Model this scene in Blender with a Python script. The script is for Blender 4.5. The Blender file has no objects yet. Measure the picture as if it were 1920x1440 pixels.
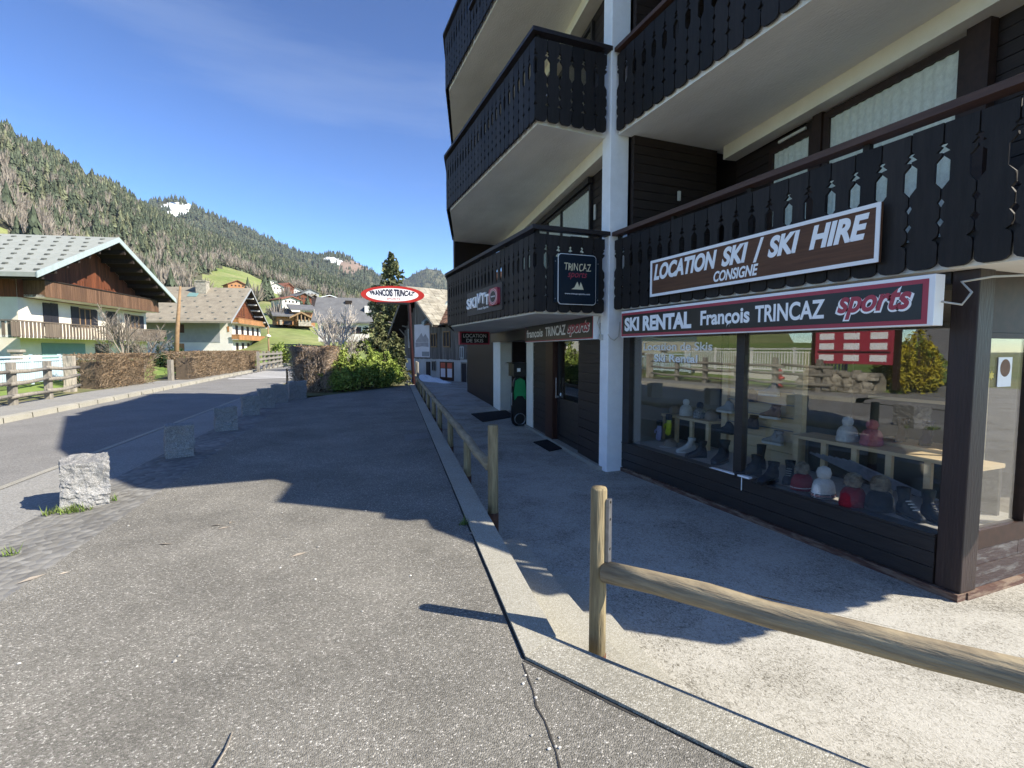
import bpy, bmesh, math, random
import numpy as np
from mathutils import Vector, Matrix
random.seed(7); RNG = np.random.default_rng(7)
S = bpy.context.scene
COL = S.collection
R = math.radians
# ------------------------------------------------------------------ camera
F = 940.0; CX, CY = 960.0, 720.0
TH = math.atan(65 / F); PS = math.atan(377 / (F / math.cos(TH)))
EYE = np.array([0, 0, 1.5])
FW = np.array([math.sin(PS) * math.cos(TH), math.cos(PS) * math.cos(TH), -math.sin(TH)])
RT = np.array([math.cos(PS), -math.sin(PS), 0.0]); UPV = np.cross(RT, FW)
cam = bpy.data.cameras.new('camera'); camo = bpy.data.objects.new('camera', cam); COL.objects.link(camo)
cam.sensor_width = 36; cam.lens = 36 * F / 1920; cam.clip_start = 0.05; cam.clip_end = 20000
camo.location = EYE; camo.rotation_euler = (math.pi / 2 - TH, 0, -PS)
S.camera = camo
# ------------------------------------------------------------------ light
SUN_AZ, SUN_EL = R(128), R(38.3)          # azimuth from +Y towards +X
SV = Vector((math.sin(SUN_AZ) * math.cos(SUN_EL), math.cos(SUN_AZ) * math.cos(SUN_EL), math.sin(SUN_EL)))
sun = bpy.data.lights.new('sun', 'SUN'); suno = bpy.data.objects.new('sun', sun); COL.objects.link(suno)
sun.energy = 4.8; sun.angle = R(0.5); sun.color = (1.0, 0.925, 0.80)
suno.rotation_euler = (-SV).to_track_quat('-Z', 'Y').to_euler()
W = bpy.data.worlds.new('World'); S.world = W; W.use_nodes = True
wn = W.node_tree.nodes; wl = W.node_tree.links
bg = wn['Background']; sky = wn.new('ShaderNodeTexSky'); sky.sky_type = 'NISHITA'; sky.sun_disc = False
sky.sun_elevation = SUN_EL; sky.sun_rotation = SUN_AZ; sky.altitude = 1000; sky.air_density = 1.0; sky.dust_density = 0.25; sky.ozone_density = 4.0
tc = wn.new('ShaderNodeTexCoord'); mp = wn.new('ShaderNodeMapping'); mp.inputs['Rotation'].default_value = (R(25), R(18), R(25)); mp.inputs['Scale'].default_value = (1.0, 2.6, 9.0)
nz = wn.new('ShaderNodeTexNoise'); nz.inputs['Scale'].default_value = 1.5; nz.inputs['Detail'].default_value = 7; nz.inputs['Roughness'].default_value = 0.55
cr = wn.new('ShaderNodeValToRGB'); cr.color_ramp.elements[0].position = 0.50; cr.color_ramp.elements[0].color = (0, 0, 0, 1); cr.color_ramp.elements[1].position = 0.85; cr.color_ramp.elements[1].color = (0.21, 0.21, 0.21, 1)
mx = wn.new('ShaderNodeMix'); mx.data_type = 'RGBA'; mx.inputs[7].default_value = (6.0, 7.2, 9.0, 1)
wl.new(tc.outputs['Generated'], mp.inputs['Vector']); wl.new(mp.outputs[0], nz.inputs['Vector']); wl.new(nz.outputs[0], cr.inputs[0])
wl.new(cr.outputs[0], mx.inputs[0]); gm = wn.new('ShaderNodeGamma'); gm.inputs[1].default_value = 1.6; wl.new(sky.outputs[0], gm.inputs[0]); hs_ = wn.new('ShaderNodeHueSaturation'); hs_.inputs['Value'].default_value = 0.84; wl.new(gm.outputs[0], hs_.inputs['Color']); ml = wn.new('ShaderNodeMix'); ml.data_type = 'RGBA'; ml.blend_type = 'MULTIPLY'; ml.inputs[0].default_value = 1; ml.inputs[7].default_value = (0.84, 0.97, 1.0, 1); wl.new(hs_.outputs[0], ml.inputs[6]); wl.new(ml.outputs[2], mx.inputs[6]); wl.new(mx.outputs[2], bg.inputs[0])
bg.inputs[1].default_value = 0.051
S.view_settings.view_transform = 'Standard'; S.view_settings.look = 'None'; S.view_settings.gamma = 1; S.view_settings.exposure = 1.2
S.cycles.max_bounces = 10; S.cycles.diffuse_bounces = 5; S.cycles.transparent_max_bounces = 24
S.cycles.use_denoising = True; S.cycles.caustics_reflective = False; S.cycles.caustics_refractive = False

# ------------------------------------------------------------------ pixel -> world helpers (used to measure places, on real planes)
def ray(x, y): return FW * F + RT * (x - CX) + UPV * (CY - y)
def az(x, y, z=0.0): d = ray(x, y); return EYE + d * ((z - 1.5) / d[2])
def ax(x, y, X): d = ray(x, y); return EYE + d * (X / d[0])
def ay(x, y, Y): d = ray(x, y); return EYE + d * (Y / d[1])
def apl(x, y, P, n):
    d = ray(x, y); n = np.array([n[0], n[1], 0.0]); return EYE + d * (np.dot(np.array([P[0], P[1], 0]) - EYE, n) / np.dot(d, n))
def ar(x, y, r): d = ray(x, y); return EYE + d * (r / math.hypot(d[0], d[1]))

# ------------------------------------------------------------------ materials
MATS = {}
def nodes_of(name):
    m = bpy.data.materials.new(name); m.use_nodes = True
    return m, m.node_tree.nodes, m.node_tree.links, m.node_tree.nodes['Principled BSDF']
def c4(c): return (c[0], c[1], c[2], 1)
def M(name, c1, c2=None, rough=0.8, scale=4.0, stretch=(1, 1, 1), detail=6, bump=0.0, bscale=None, spec=0.3, metal=0.0, lo=0.35, hi=0.65, island=0.0, big=0.0):
    """base colour wandering between c1 and c2 by a stretched noise, plus optional large-scale blotches, per-island tint and bump"""
    m, n, l, b = nodes_of(name)
    c2 = c2 or tuple(x * 0.8 for x in c1)
    t = n.new('ShaderNodeTexCoord'); mpn = n.new('ShaderNodeMapping'); mpn.inputs['Scale'].default_value = stretch
    l.new(t.outputs['Object'], mpn.inputs[0])
    z = n.new('ShaderNodeTexNoise'); z.inputs['Scale'].default_value = scale; z.inputs['Detail'].default_value = detail; z.inputs['Roughness'].default_value = 0.6
    l.new(mpn.outputs[0], z.inputs['Vector'])
    r = n.new('ShaderNodeValToRGB'); r.color_ramp.elements[0].position = lo; r.color_ramp.elements[1].position = hi
    r.color_ramp.elements[0].color = c4(c1); r.color_ramp.elements[1].color = c4(c2)
    l.new(z.outputs[0], r.inputs[0]); out = r.outputs[0]
    if big:
        z2 = n.new('ShaderNodeTexNoise'); z2.inputs['Scale'].default_value = scale * 0.13 if scale > 6 else 0.6; z2.inputs['Detail'].default_value = 4
        l.new(t.outputs['Object'], z2.inputs['Vector'])
        mr = n.new('ShaderNodeMapRange'); mr.inputs[1].default_value = 0.3; mr.inputs[2].default_value = 0.7; mr.inputs[3].default_value = 1 - big; mr.inputs[4].default_value = 1 + big
        l.new(z2.outputs[0], mr.inputs[0])
        hs = n.new('ShaderNodeHueSaturation'); l.new(mr.outputs[0], hs.inputs['Value']); l.new(out, hs.inputs['Color']); out = hs.outputs[0]
    if island:
        g = n.new('ShaderNodeNewGeometry'); mr = n.new('ShaderNodeMapRange'); mr.inputs[3].default_value = 1 - island; mr.inputs[4].default_value = 1 + island
        l.new(g.outputs['Random Per Island'], mr.inputs[0])
        hs = n.new('ShaderNodeHueSaturation'); l.new(mr.outputs[0], hs.inputs['Value']); l.new(out, hs.inputs['Color']); out = hs.outputs[0]
    l.new(out, b.inputs['Base Color'])
    b.inputs['Roughness'].default_value = rough; b.inputs['Metallic'].default_value = metal; b.inputs['Specular IOR Level'].default_value = spec
    if bump:
        z3 = n.new('ShaderNodeTexNoise'); z3.inputs['Scale'].default_value = bscale or scale * 3; z3.inputs['Detail'].default_value = 5
        l.new(mpn.outputs[0], z3.inputs['Vector'])
        bp = n.new('ShaderNodeBump'); bp.inputs['Strength'].default_value = bump; bp.inputs['Distance'].default_value = 0.02
        l.new(z3.outputs[0], bp.inputs['Height']); l.new(bp.outputs[0], b.inputs['Normal'])
    MATS[name] = m; return m
def grain(name, stops, cell, rough=0.9, bump=0.6, blotch=0.12, tint=None, bscale=None, bdist=0.006):
    """aggregate surface: every Voronoi cell (size 1/cell metres) is one stone, coloured from the ramp; blotches of wear on top"""
    m, n, l, b = nodes_of(name)
    t = n.new('ShaderNodeTexCoord')
    v = n.new('ShaderNodeTexVoronoi'); v.inputs['Scale'].default_value = cell; l.new(t.outputs['Object'], v.inputs['Vector'])
    s = n.new('ShaderNodeSeparateColor'); l.new(v.outputs['Color'], s.inputs[0])
    r = n.new('ShaderNodeValToRGB'); e = r.color_ramp.elements
    while len(e) < len(stops): e.new(0.5)
    for i, (p, c) in enumerate(stops): e[i].position = p; e[i].color = c4(c)
    l.new(s.outputs[0], r.inputs[0])
    z = n.new('ShaderNodeTexNoise'); z.inputs['Scale'].default_value = 0.9; z.inputs['Detail'].default_value = 8; z.inputs['Roughness'].default_value = 0.65; l.new(t.outputs['Object'], z.inputs['Vector'])
    mr = n.new('ShaderNodeMapRange'); mr.inputs[1].default_value = 0.3; mr.inputs[2].default_value = 0.7; mr.inputs[3].default_value = 1 - blotch; mr.inputs[4].default_value = 1 + blotch; l.new(z.outputs[0], mr.inputs[0])
    hs = n.new('ShaderNodeHueSaturation'); l.new(mr.outputs[0], hs.inputs['Value']); l.new(r.outputs[0], hs.inputs['Color'])
    l.new(hs.outputs[0], b.inputs['Base Color']); b.inputs['Roughness'].default_value = rough; b.inputs['Specular IOR Level'].default_value = 0.25
    bp = n.new('ShaderNodeBump'); bp.inputs['Strength'].default_value = bump; bp.inputs['Distance'].default_value = bdist
    l.new(v.outputs['Distance'], bp.inputs['Height']); bp.invert = True; l.new(bp.outputs[0], b.inputs['Normal'])
    MATS[name] = m; return m
grain('forecourt_asphalt', [(0.0, (0.12, 0.114, 0.097)), (0.4, (0.175, 0.166, 0.142)), (0.8, (0.228, 0.216, 0.187)), (0.94, (0.295, 0.28, 0.244)), (1.0, (0.54, 0.515, 0.46))], 150, blotch=0.28, bump=0.7)
grain('road_asphalt', [(0.0, (0.15, 0.147, 0.138)), (0.6, (0.2, 0.195, 0.182)), (1.0, (0.27, 0.263, 0.245))], 90, blotch=0.13, bump=0.4)
grain('pavement_asphalt', [(0.0, (0.2, 0.195, 0.18)), (0.6, (0.265, 0.26, 0.24)), (1.0, (0.34, 0.33, 0.3))], 95, blotch=0.1, bump=0.4)
grain('kerb_concrete', [(0.0, (0.24, 0.225, 0.18)), (0.5, (0.33, 0.315, 0.26)), (0.9, (0.4, 0.385, 0.33)), (1.0, (0.52, 0.5, 0.44))], 240, blotch=0.13, bump=0.3)
grain('aggregate_kerb', [(0.0, (0.21, 0.198, 0.16)), (0.45, (0.29, 0.274, 0.224)), (0.8, (0.36, 0.342, 0.285)), (1.0, (0.55, 0.53, 0.46))], 170, blotch=0.25, bump=0.4)
grain('granite', [(0.0, (0.09, 0.09, 0.088)), (0.15, (0.18, 0.18, 0.175)), (0.7, (0.27, 0.266, 0.256)), (1.0, (0.42, 0.41, 0.395))], 210, blotch=0.3, bump=0.5)
grain('cobbles', [(0.0, (0.15, 0.145, 0.132)), (0.5, (0.19, 0.185, 0.17)), (1.0, (0.24, 0.234, 0.215))], 13, blotch=0.25, bump=0.8, bdist=0.02)
def brushed():
    m, n, l, b = nodes_of('brushed_concrete')
    t = n.new('ShaderNodeTexCoord')
    def noise(sc, st, rot=0, det=5):
        a = n.new('ShaderNodeMapping'); a.inputs['Scale'].default_value = st; a.inputs['Rotation'].default_value = (0, 0, rot); l.new(t.outputs['Object'], a.inputs[0])
        z = n.new('ShaderNodeTexNoise'); z.inputs['Scale'].default_value = sc; z.inputs['Detail'].default_value = det; z.inputs['Roughness'].default_value = 0.65; z.inputs['Distortion'].default_value = 0.5; l.new(a.outputs[0], z.inputs['Vector']); return z
    fine = noise(58, (1.0, 0.75, 1), 0.5, 5); fine.inputs['Distortion'].default_value = 1.6; mid = noise(1.3, (1, 1, 1), 0, 8)
    ad = n.new('ShaderNodeMath'); ad.operation = 'MULTIPLY_ADD'; ad.inputs[1].default_value = 0.5; l.new(mid.outputs[0], ad.inputs[0]); l.new(fine.outputs[0], ad.inputs[2])
    r = n.new('ShaderNodeValToRGB'); e = r.color_ramp.elements; e[0].position = 0.58; e[0].color = (0.13, 0.12, 0.095, 1); e[1].position = 0.72; e[1].color = (0.34, 0.324, 0.276, 1); k = e.new(0.85); k.color = (0.45, 0.432, 0.378, 1)
    l.new(ad.outputs[0], r.inputs[0])
    l.new(r.outputs[0], b.inputs['Base Color']); b.inputs['Roughness'].default_value = 0.9; b.inputs['Specular IOR Level'].default_value = 0.2
    bp = n.new('ShaderNodeBump'); bp.inputs['Strength'].default_value = 0.5; bp.inputs['Distance'].default_value = 0.01; l.new(fine.outputs[0], bp.inputs['Height']); l.new(bp.outputs[0], b.inputs['Normal'])
    MATS['brushed_concrete'] = m
brushed()
M('white_paint', (0.9, 0.9, 0.9), (0.84, 0.84, 0.84), rough=0.7, scale=7, bump=0.15, bscale=60, big=0.05)
M('cream_render', (0.86, 0.81, 0.69), (0.8, 0.75, 0.63), rough=0.9, scale=5, bump=0.2, bscale=110, big=0.04)
M('soffit_render', (0.9, 0.88, 0.82), (0.78, 0.76, 0.7), rough=0.95, scale=2.5, stretch=(1, 0.3, 1), bump=0.45, bscale=60, big=0.08, lo=0.3, hi=0.75)
M('black_boards', (0.015, 0.013, 0.012), (0.026, 0.022, 0.02), rough=0.6, scale=9, stretch=(3, 3, 0.4), bump=0.2, bscale=40, spec=0.25, island=0.35, lo=0.3, hi=0.7)
M('rail_brown', (0.1, 0.055, 0.038), (0.065, 0.035, 0.025), rough=0.5, scale=9, stretch=(3, 0.3, 3), bump=0.15)
M('rail_dark', (0.03, 0.023, 0.022), (0.02, 0.016, 0.016), rough=0.5, scale=9, stretch=(3, 0.3, 3), bump=0.15)
M('dark_siding', (0.030, 0.019, 0.015), (0.018, 0.012, 0.010), rough=0.55, scale=6, stretch=(0.6, 0.6, 8), bump=0.15, island=0.15)
M('shop_siding', (0.032, 0.025, 0.024), (0.022, 0.018, 0.017), rough=0.5, scale=6, stretch=(0.6, 0.6, 8), bump=0.15, island=0.12)
M('shopfront_black', (0.016, 0.014, 0.014), (0.026, 0.022, 0.021), rough=0.42, scale=8, stretch=(1, 0.5, 5), bump=0.2, spec=0.45)
M('door_brown', (0.055, 0.02, 0.012), (0.04, 0.014, 0.009), rough=0.45, scale=8, stretch=(4, 4, 0.5))
M('corner_paint', (0.042, 0.028, 0.026), (0.03, 0.022, 0.021), rough=0.45, scale=5, stretch=(4, 4, 0.6), bump=0.2, lo=0.3, hi=0.7)
M('frame_brown', (0.04, 0.02, 0.014), (0.025, 0.013, 0.009), rough=0.5, scale=8, stretch=(2, 2, 2))
M('weathered_skirting', (0.22, 0.16, 0.115), (0.1, 0.055, 0.042), rough=0.9, scale=6, stretch=(0.8, 0.8, 5), bump=0.4, lo=0.42, hi=0.55)
M('peeling_panel', (0.05, 0.035, 0.033), (0.13, 0.125, 0.12), rough=0.7, scale=4, stretch=(1, 1, 5), bump=0.3, lo=0.5, hi=0.66)
M('log_wood', (0.33, 0.27, 0.17), (0.17, 0.135, 0.09), rough=0.85, scale=7, stretch=(0.5, 0.5, 6), bump=0.5, bscale=18, big=0.12, lo=0.4, hi=0.7)
M('log_wood_upright', (0.3, 0.24, 0.135), (0.16, 0.125, 0.07), rough=0.85, scale=9, stretch=(5, 5, 0.45), bump=0.5, bscale=18, big=0.12, lo=0.4, hi=0.7)
M('grey_wood', (0.3, 0.275, 0.23), (0.17, 0.155, 0.13), rough=0.9, scale=8, stretch=(3, 3, 0.6), bump=0.4, big=0.15)
M('rusty_steel', (0.12, 0.045, 0.022), (0.06, 0.03, 0.02), rough=0.8, scale=20, bump=0.3)
M('grey_steel', (0.3, 0.3, 0.31), (0.22, 0.22, 0.23), rough=0.4, metal=0.8, scale=20)
M('black_metal', (0.012, 0.012, 0.013), (0.02, 0.02, 0.02), rough=0.4, scale=20)
M('white_sign', (0.92, 0.92, 0.92), (0.88, 0.88, 0.88), rough=0.4, scale=6)
M('letter_white', (0.95, 0.95, 0.95), (0.93, 0.93, 0.93), rough=0.35, scale=3)
M('letter_cream', (0.8, 0.74, 0.5), (0.75, 0.69, 0.46), rough=0.4, scale=3)
M('sign_black', (0.018, 0.018, 0.02), (0.024, 0.024, 0.027), rough=0.3, scale=3)
M('sign_navy', (0.008, 0.016, 0.026), (0.011, 0.02, 0.032), rough=0.3, scale=3)
M('sign_red', (0.42, 0.055, 0.085), (0.38, 0.05, 0.075), rough=0.4, scale=3)
M('oval_red', (0.5, 0.035, 0.025), (0.43, 0.03, 0.025), rough=0.4, scale=3)
M('letter_navy', (0.012, 0.014, 0.035), (0.015, 0.017, 0.04), rough=0.4, scale=3)
M('sign_brown_wood', (0.135, 0.06, 0.028), (0.085, 0.036, 0.018), rough=0.5, scale=4, stretch=(4, 0.45, 9), bump=0.1)
M('sign_taupe', (0.075, 0.066, 0.06), (0.068, 0.06, 0.055), rough=0.6, scale=3)
M('mat_black', (0.009, 0.009, 0.012), (0.015, 0.015, 0.018), rough=1.0, scale=90, bump=0.8, bscale=140)
M('pole_red', (0.028, 0.007, 0.008), (0.02, 0.006, 0.007), rough=0.4, scale=8)
M('tile_grey', (0.30, 0.315, 0.285), (0.26, 0.275, 0.245), rough=0.9, scale=3, detail=8, bump=0.3, bscale=14, big=0.04)
M('tile_tan', (0.28, 0.245, 0.185), (0.19, 0.165, 0.125), rough=0.95, scale=1.2, detail=10, bump=0.4, bscale=9, big=0.1)
M('tile_slate', (0.15, 0.15, 0.15), (0.11, 0.11, 0.112), rough=0.9, scale=1.2, detail=8, bump=0.4, bscale=9)
M('tile_stone', (0.34, 0.32, 0.26), (0.22, 0.2, 0.155), rough=0.95, scale=2, detail=8, bump=0.4, bscale=14, island=0.22)
M('tile_brown', (0.26, 0.14, 0.085), (0.15, 0.085, 0.055), rough=0.95, scale=3, detail=8, island=0.35)
M('tile_red', (0.25, 0.1, 0.065), (0.17, 0.075, 0.05), rough=0.95, scale=1, detail=8)
M('zinc', (0.36, 0.42, 0.41), (0.31, 0.36, 0.35), rough=0.5, scale=3)
M('snow_guard', (0.11, 0.115, 0.1), (0.07, 0.075, 0.065), rough=0.8, scale=3)
M('larch_boards', (0.16, 0.05, 0.02), (0.075, 0.025, 0.012), rough=0.75, scale=3, stretch=(5, 5, 0.35), island=0.3, lo=0.35, hi=0.7)
M('balcony_larch', (0.15, 0.083, 0.048), (0.095, 0.05, 0.03), rough=0.8, scale=3, stretch=(5, 5, 0.35), island=0.25)
M('balcony_grey', (0.16, 0.125, 0.095), (0.1, 0.078, 0.06), rough=0.85, scale=3, stretch=(5, 5, 0.35), island=0.25)
M('honey_wood', (0.4, 0.2, 0.085), (0.3, 0.14, 0.055), rough=0.7, scale=3, stretch=(4, 4, 0.6), island=0.15)
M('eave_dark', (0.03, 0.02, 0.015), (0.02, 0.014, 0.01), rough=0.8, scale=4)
M('house_white', (0.7, 0.67, 0.61), (0.64, 0.61, 0.55), rough=0.9, scale=1.5, bump=0.1, big=0.05)
M('chalet_cream', (0.72, 0.66, 0.54), (0.66, 0.6, 0.48), rough=0.9, scale=1.5, big=0.05)
M('house_grey', (0.3, 0.31, 0.32), (0.26, 0.27, 0.28), rough=0.9, scale=1.5, big=0.05)
M('shutter_dark', (0.025, 0.024, 0.03), (0.017, 0.016, 0.02), rough=0.6, scale=8)
M('garage_teal', (0.16, 0.27, 0.25), (0.14, 0.24, 0.225), rough=0.5, scale=2)
M('rail_pale_blue', (0.55, 0.68, 0.74), (0.5, 0.63, 0.69), rough=0.5, scale=4)
M('rail_white', (0.75, 0.75, 0.72), (0.68, 0.68, 0.65), rough=0.5, scale=4)
M('field_stone', (0.42, 0.38, 0.3), (0.22, 0.2, 0.165), rough=0.95, scale=3, detail=8, bump=0.7, bscale=7, island=0.25)
M('snow', (0.82, 0.84, 0.86), (0.74, 0.77, 0.8), rough=0.7, scale=3, bump=0.4, bscale=9)
M('barn_siding', (0.2, 0.18, 0.16), (0.1, 0.09, 0.08), rough=0.9, scale=3, stretch=(4, 4, 0.35), island=0.3, bump=0.3)
M('barn_wall', (0.5, 0.5, 0.48), (0.42, 0.41, 0.38), rough=0.95, scale=1.6, bump=0.3, big=0.12)
M('window_wood', (0.32, 0.21, 0.11), (0.22, 0.14, 0.075), rough=0.8, scale=5)
M('poster_paper', (0.72, 0.7, 0.73), (0.65, 0.63, 0.66), rough=0.6, scale=2)
M('poster_grey', (0.38, 0.37, 0.39), (0.3, 0.29, 0.31), rough=0.6, scale=4)
M('poster_red', (0.55, 0.12, 0.07), (0.5, 0.1, 0.06), rough=0.6, scale=4)
M('curtain', (0.88, 0.87, 0.78), (0.74, 0.73, 0.65), rough=0.95, scale=26, stretch=(1, 1, 0.8), detail=3)
M('shop_wall', (0.24, 0.21, 0.17), (0.19, 0.165, 0.13), rough=0.9, scale=1.5)
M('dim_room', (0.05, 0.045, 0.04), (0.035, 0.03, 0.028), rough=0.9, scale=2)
M('pine_board', (0.72, 0.55, 0.33), (0.62, 0.46, 0.26), rough=0.7, scale=3, stretch=(3, 0.4, 5), bump=0.08)
M('display_floor', (0.5, 0.46, 0.41), (0.42, 0.39, 0.34), rough=0.9, scale=20)
M('knit_white', (0.72, 0.71, 0.68), (0.6, 0.59, 0.56), rough=1.0, scale=60, bump=0.6, bscale=90)
M('knit_red', (0.26, 0.012, 0.025), (0.2, 0.01, 0.02), rough=1.0, scale=60, bump=0.6, bscale=90)
M('knit_black', (0.012, 0.016, 0.02), (0.02, 0.024, 0.03), rough=1.0, scale=60, bump=0.6, bscale=90)
M('knit_navy', (0.02, 0.025, 0.06), (0.015, 0.02, 0.045), rough=1.0, scale=60, bump=0.6, bscale=90)
M('knit_grey', (0.42, 0.42, 0.41), (0.1, 0.1, 0.1), rough=1.0, scale=45, bump=0.6, bscale=90)
M('knit_beige', (0.33, 0.26, 0.2), (0.27, 0.21, 0.16), rough=1.0, scale=60, bump=0.6, bscale=90)
M('knit_pink', (0.5, 0.16, 0.17), (0.44, 0.13, 0.14), rough=1.0, scale=60, bump=0.6, bscale=90)
M('fur_grey', (0.3, 0.25, 0.19), (0.1, 0.085, 0.065), rough=1.0, scale=25, island=0.4)
M('boot_black', (0.013, 0.016, 0.022), (0.02, 0.024, 0.03), rough=0.55, scale=12)
M('boot_brown', (0.06, 0.038, 0.025), (0.045, 0.027, 0.018), rough=0.6, scale=12)
M('boot_grey', (0.33, 0.33, 0.32), (0.27, 0.27, 0.26), rough=0.8, scale=12)
M('boot_tan', (0.25, 0.15, 0.09), (0.19, 0.11, 0.065), rough=0.7, scale=12)
M('rubber_white', (0.68, 0.67, 0.63), (0.6, 0.59, 0.55), rough=0.6, scale=9)
M('rubber_black', (0.012, 0.012, 0.012), (0.018, 0.018, 0.018), rough=0.7, scale=9)
M('glove_pink', (0.6, 0.08, 0.28), (0.5, 0.06, 0.22), rough=0.8, scale=20)
M('glove_lilac', (0.42, 0.42, 0.66), (0.36, 0.36, 0.58), rough=0.8, scale=20)
M('glove_lime', (0.55, 0.6, 0.04), (0.45, 0.5, 0.03), rough=0.8, scale=20)
M('sledge_green', (0.02, 0.3, 0.1), (0.015, 0.24, 0.08), rough=0.35, scale=4)
M('sledge_black', (0.01, 0.01, 0.011), (0.016, 0.016, 0.017), rough=0.4, scale=6)
M('hydrant_red', (0.55, 0.03, 0.03), (0.48, 0.03, 0.03), rough=0.4, scale=4)
M('board_yellow', (0.75, 0.6, 0.12), (0.7, 0.55, 0.1), rough=0.5, scale=4)
M('grass', (0.11, 0.19, 0.03), (0.18, 0.23, 0.06), rough=1.0, scale=0.35, detail=10, bump=0.5, bscale=5, big=0.15)
M('grass_blade', (0.07, 0.13, 0.02), (0.15, 0.2, 0.05), rough=0.9, scale=3, island=0.3)
M('meadow', (0.13, 0.19, 0.04), (0.26, 0.26, 0.11), rough=1.0, scale=0.03, detail=12, bump=0.0, big=0.2)
M('dry_verge', (0.2, 0.17, 0.09), (0.09, 0.11, 0.04), rough=1.0, scale=1.2, detail=10, bump=0.5, bscale=12)
M('spruce_needles', (0.016, 0.036, 0.013), (0.036, 0.064, 0.022), rough=0.85, scale=1.5, island=0.45, spec=0.2)
M('spruce_old', (0.1, 0.12, 0.05), (0.19, 0.19, 0.09), rough=0.9, scale=1.0, island=0.45, spec=0.2)
M('yew_needles', (0.13, 0.2, 0.035), (0.27, 0.32, 0.075), rough=0.8, scale=2.2, island=0.45, spec=0.2)
M('forest_needles', (0.052, 0.068, 0.043), (0.10, 0.116, 0.073), rough=0.95, scale=0.02, detail=8, island=0.35, spec=0.1)
M('forest_floor', (0.06, 0.066, 0.035), (0.1, 0.095, 0.055), rough=1.0, scale=0.03, detail=12)
M('bare_twigs', (0.3, 0.26, 0.21), (0.21, 0.18, 0.145), rough=0.95, scale=0.4, island=0.3)
M('hedge_twigs', (0.27, 0.2, 0.13), (0.16, 0.12, 0.08), rough=0.95, scale=1.5, island=0.45)
M('hedge_greyed', (0.46, 0.37, 0.29), (0.27, 0.21, 0.16), rough=0.95, scale=1.5, island=0.4)
M('beech_leaf', (0.25, 0.165, 0.09), (0.17, 0.11, 0.06), rough=0.9, scale=2, island=0.35)
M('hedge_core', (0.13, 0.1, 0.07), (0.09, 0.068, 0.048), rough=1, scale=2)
M('birch_bark', (0.6, 0.56, 0.5), (0.42, 0.36, 0.3), rough=0.9, scale=5, stretch=(1, 1, 3))
M('bark', (0.1, 0.07, 0.05), (0.06, 0.042, 0.03), rough=0.95, scale=6, stretch=(3, 3, 0.6), bump=0.5)
M('cable_white', (0.6, 0.57, 0.5), (0.5, 0.48, 0.42), rough=0.6, scale=9)
M('paint_line', (0.72, 0.72, 0.7), (0.58, 0.58, 0.56), rough=0.8, scale=9, lo=0.4, hi=0.7)
M('crack_dark', (0.035, 0.033, 0.03), (0.05, 0.047, 0.042), rough=1, scale=20)
M('pebble', (0.55, 0.53, 0.48), (0.3, 0.29, 0.27), rough=0.9, scale=30, island=0.4)
def glass(name, ior=1.75, tint=(0.93, 0.95, 0.94)):
    m = bpy.data.materials.new(name); m.use_nodes = True; n = m.node_tree.nodes; l = m.node_tree.links; n.clear()
    o = n.new('ShaderNodeOutputMaterial'); f = n.new('ShaderNodeFresnel'); ge = n.new('ShaderNodeNewGeometry'); mm = n.new('ShaderNodeMix'); mm.inputs[2].default_value = ior; mm.inputs[3].default_value = 1 / ior; l.new(ge.outputs['Backfacing'], mm.inputs[0]); l.new(mm.outputs[0], f.inputs[0])
    t = n.new('ShaderNodeBsdfTransparent'); t.inputs[0].default_value = c4(tint); g = n.new('ShaderNodeBsdfGlossy'); g.inputs['Roughness'].default_value = 0.004
    tcx = n.new('ShaderNodeTexCoord'); z = n.new('ShaderNodeTexNoise'); z.inputs['Scale'].default_value = 1.1; z.inputs['Detail'].default_value = 1; l.new(tcx.outputs['Object'], z.inputs['Vector'])
    bp = n.new('ShaderNodeBump'); bp.inputs['Strength'].default_value = 0.035; bp.inputs['Distance'].default_value = 0.02; l.new(z.outputs[0], bp.inputs['Height']); l.new(bp.outputs[0], g.inputs['Normal'])
    mxs = n.new('ShaderNodeMixShader'); l.new(f.outputs[0], mxs.inputs[0]); l.new(t.outputs[0], mxs.inputs[1]); l.new(g.outputs[0], mxs.inputs[2]); l.new(mxs.outputs[0], o.inputs[0])
    MATS[name] = m
glass('shop_glass', 2.05, (0.98, 0.99, 0.985)); glass('window_glass', 1.45, (0.97, 0.98, 0.97))

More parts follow.
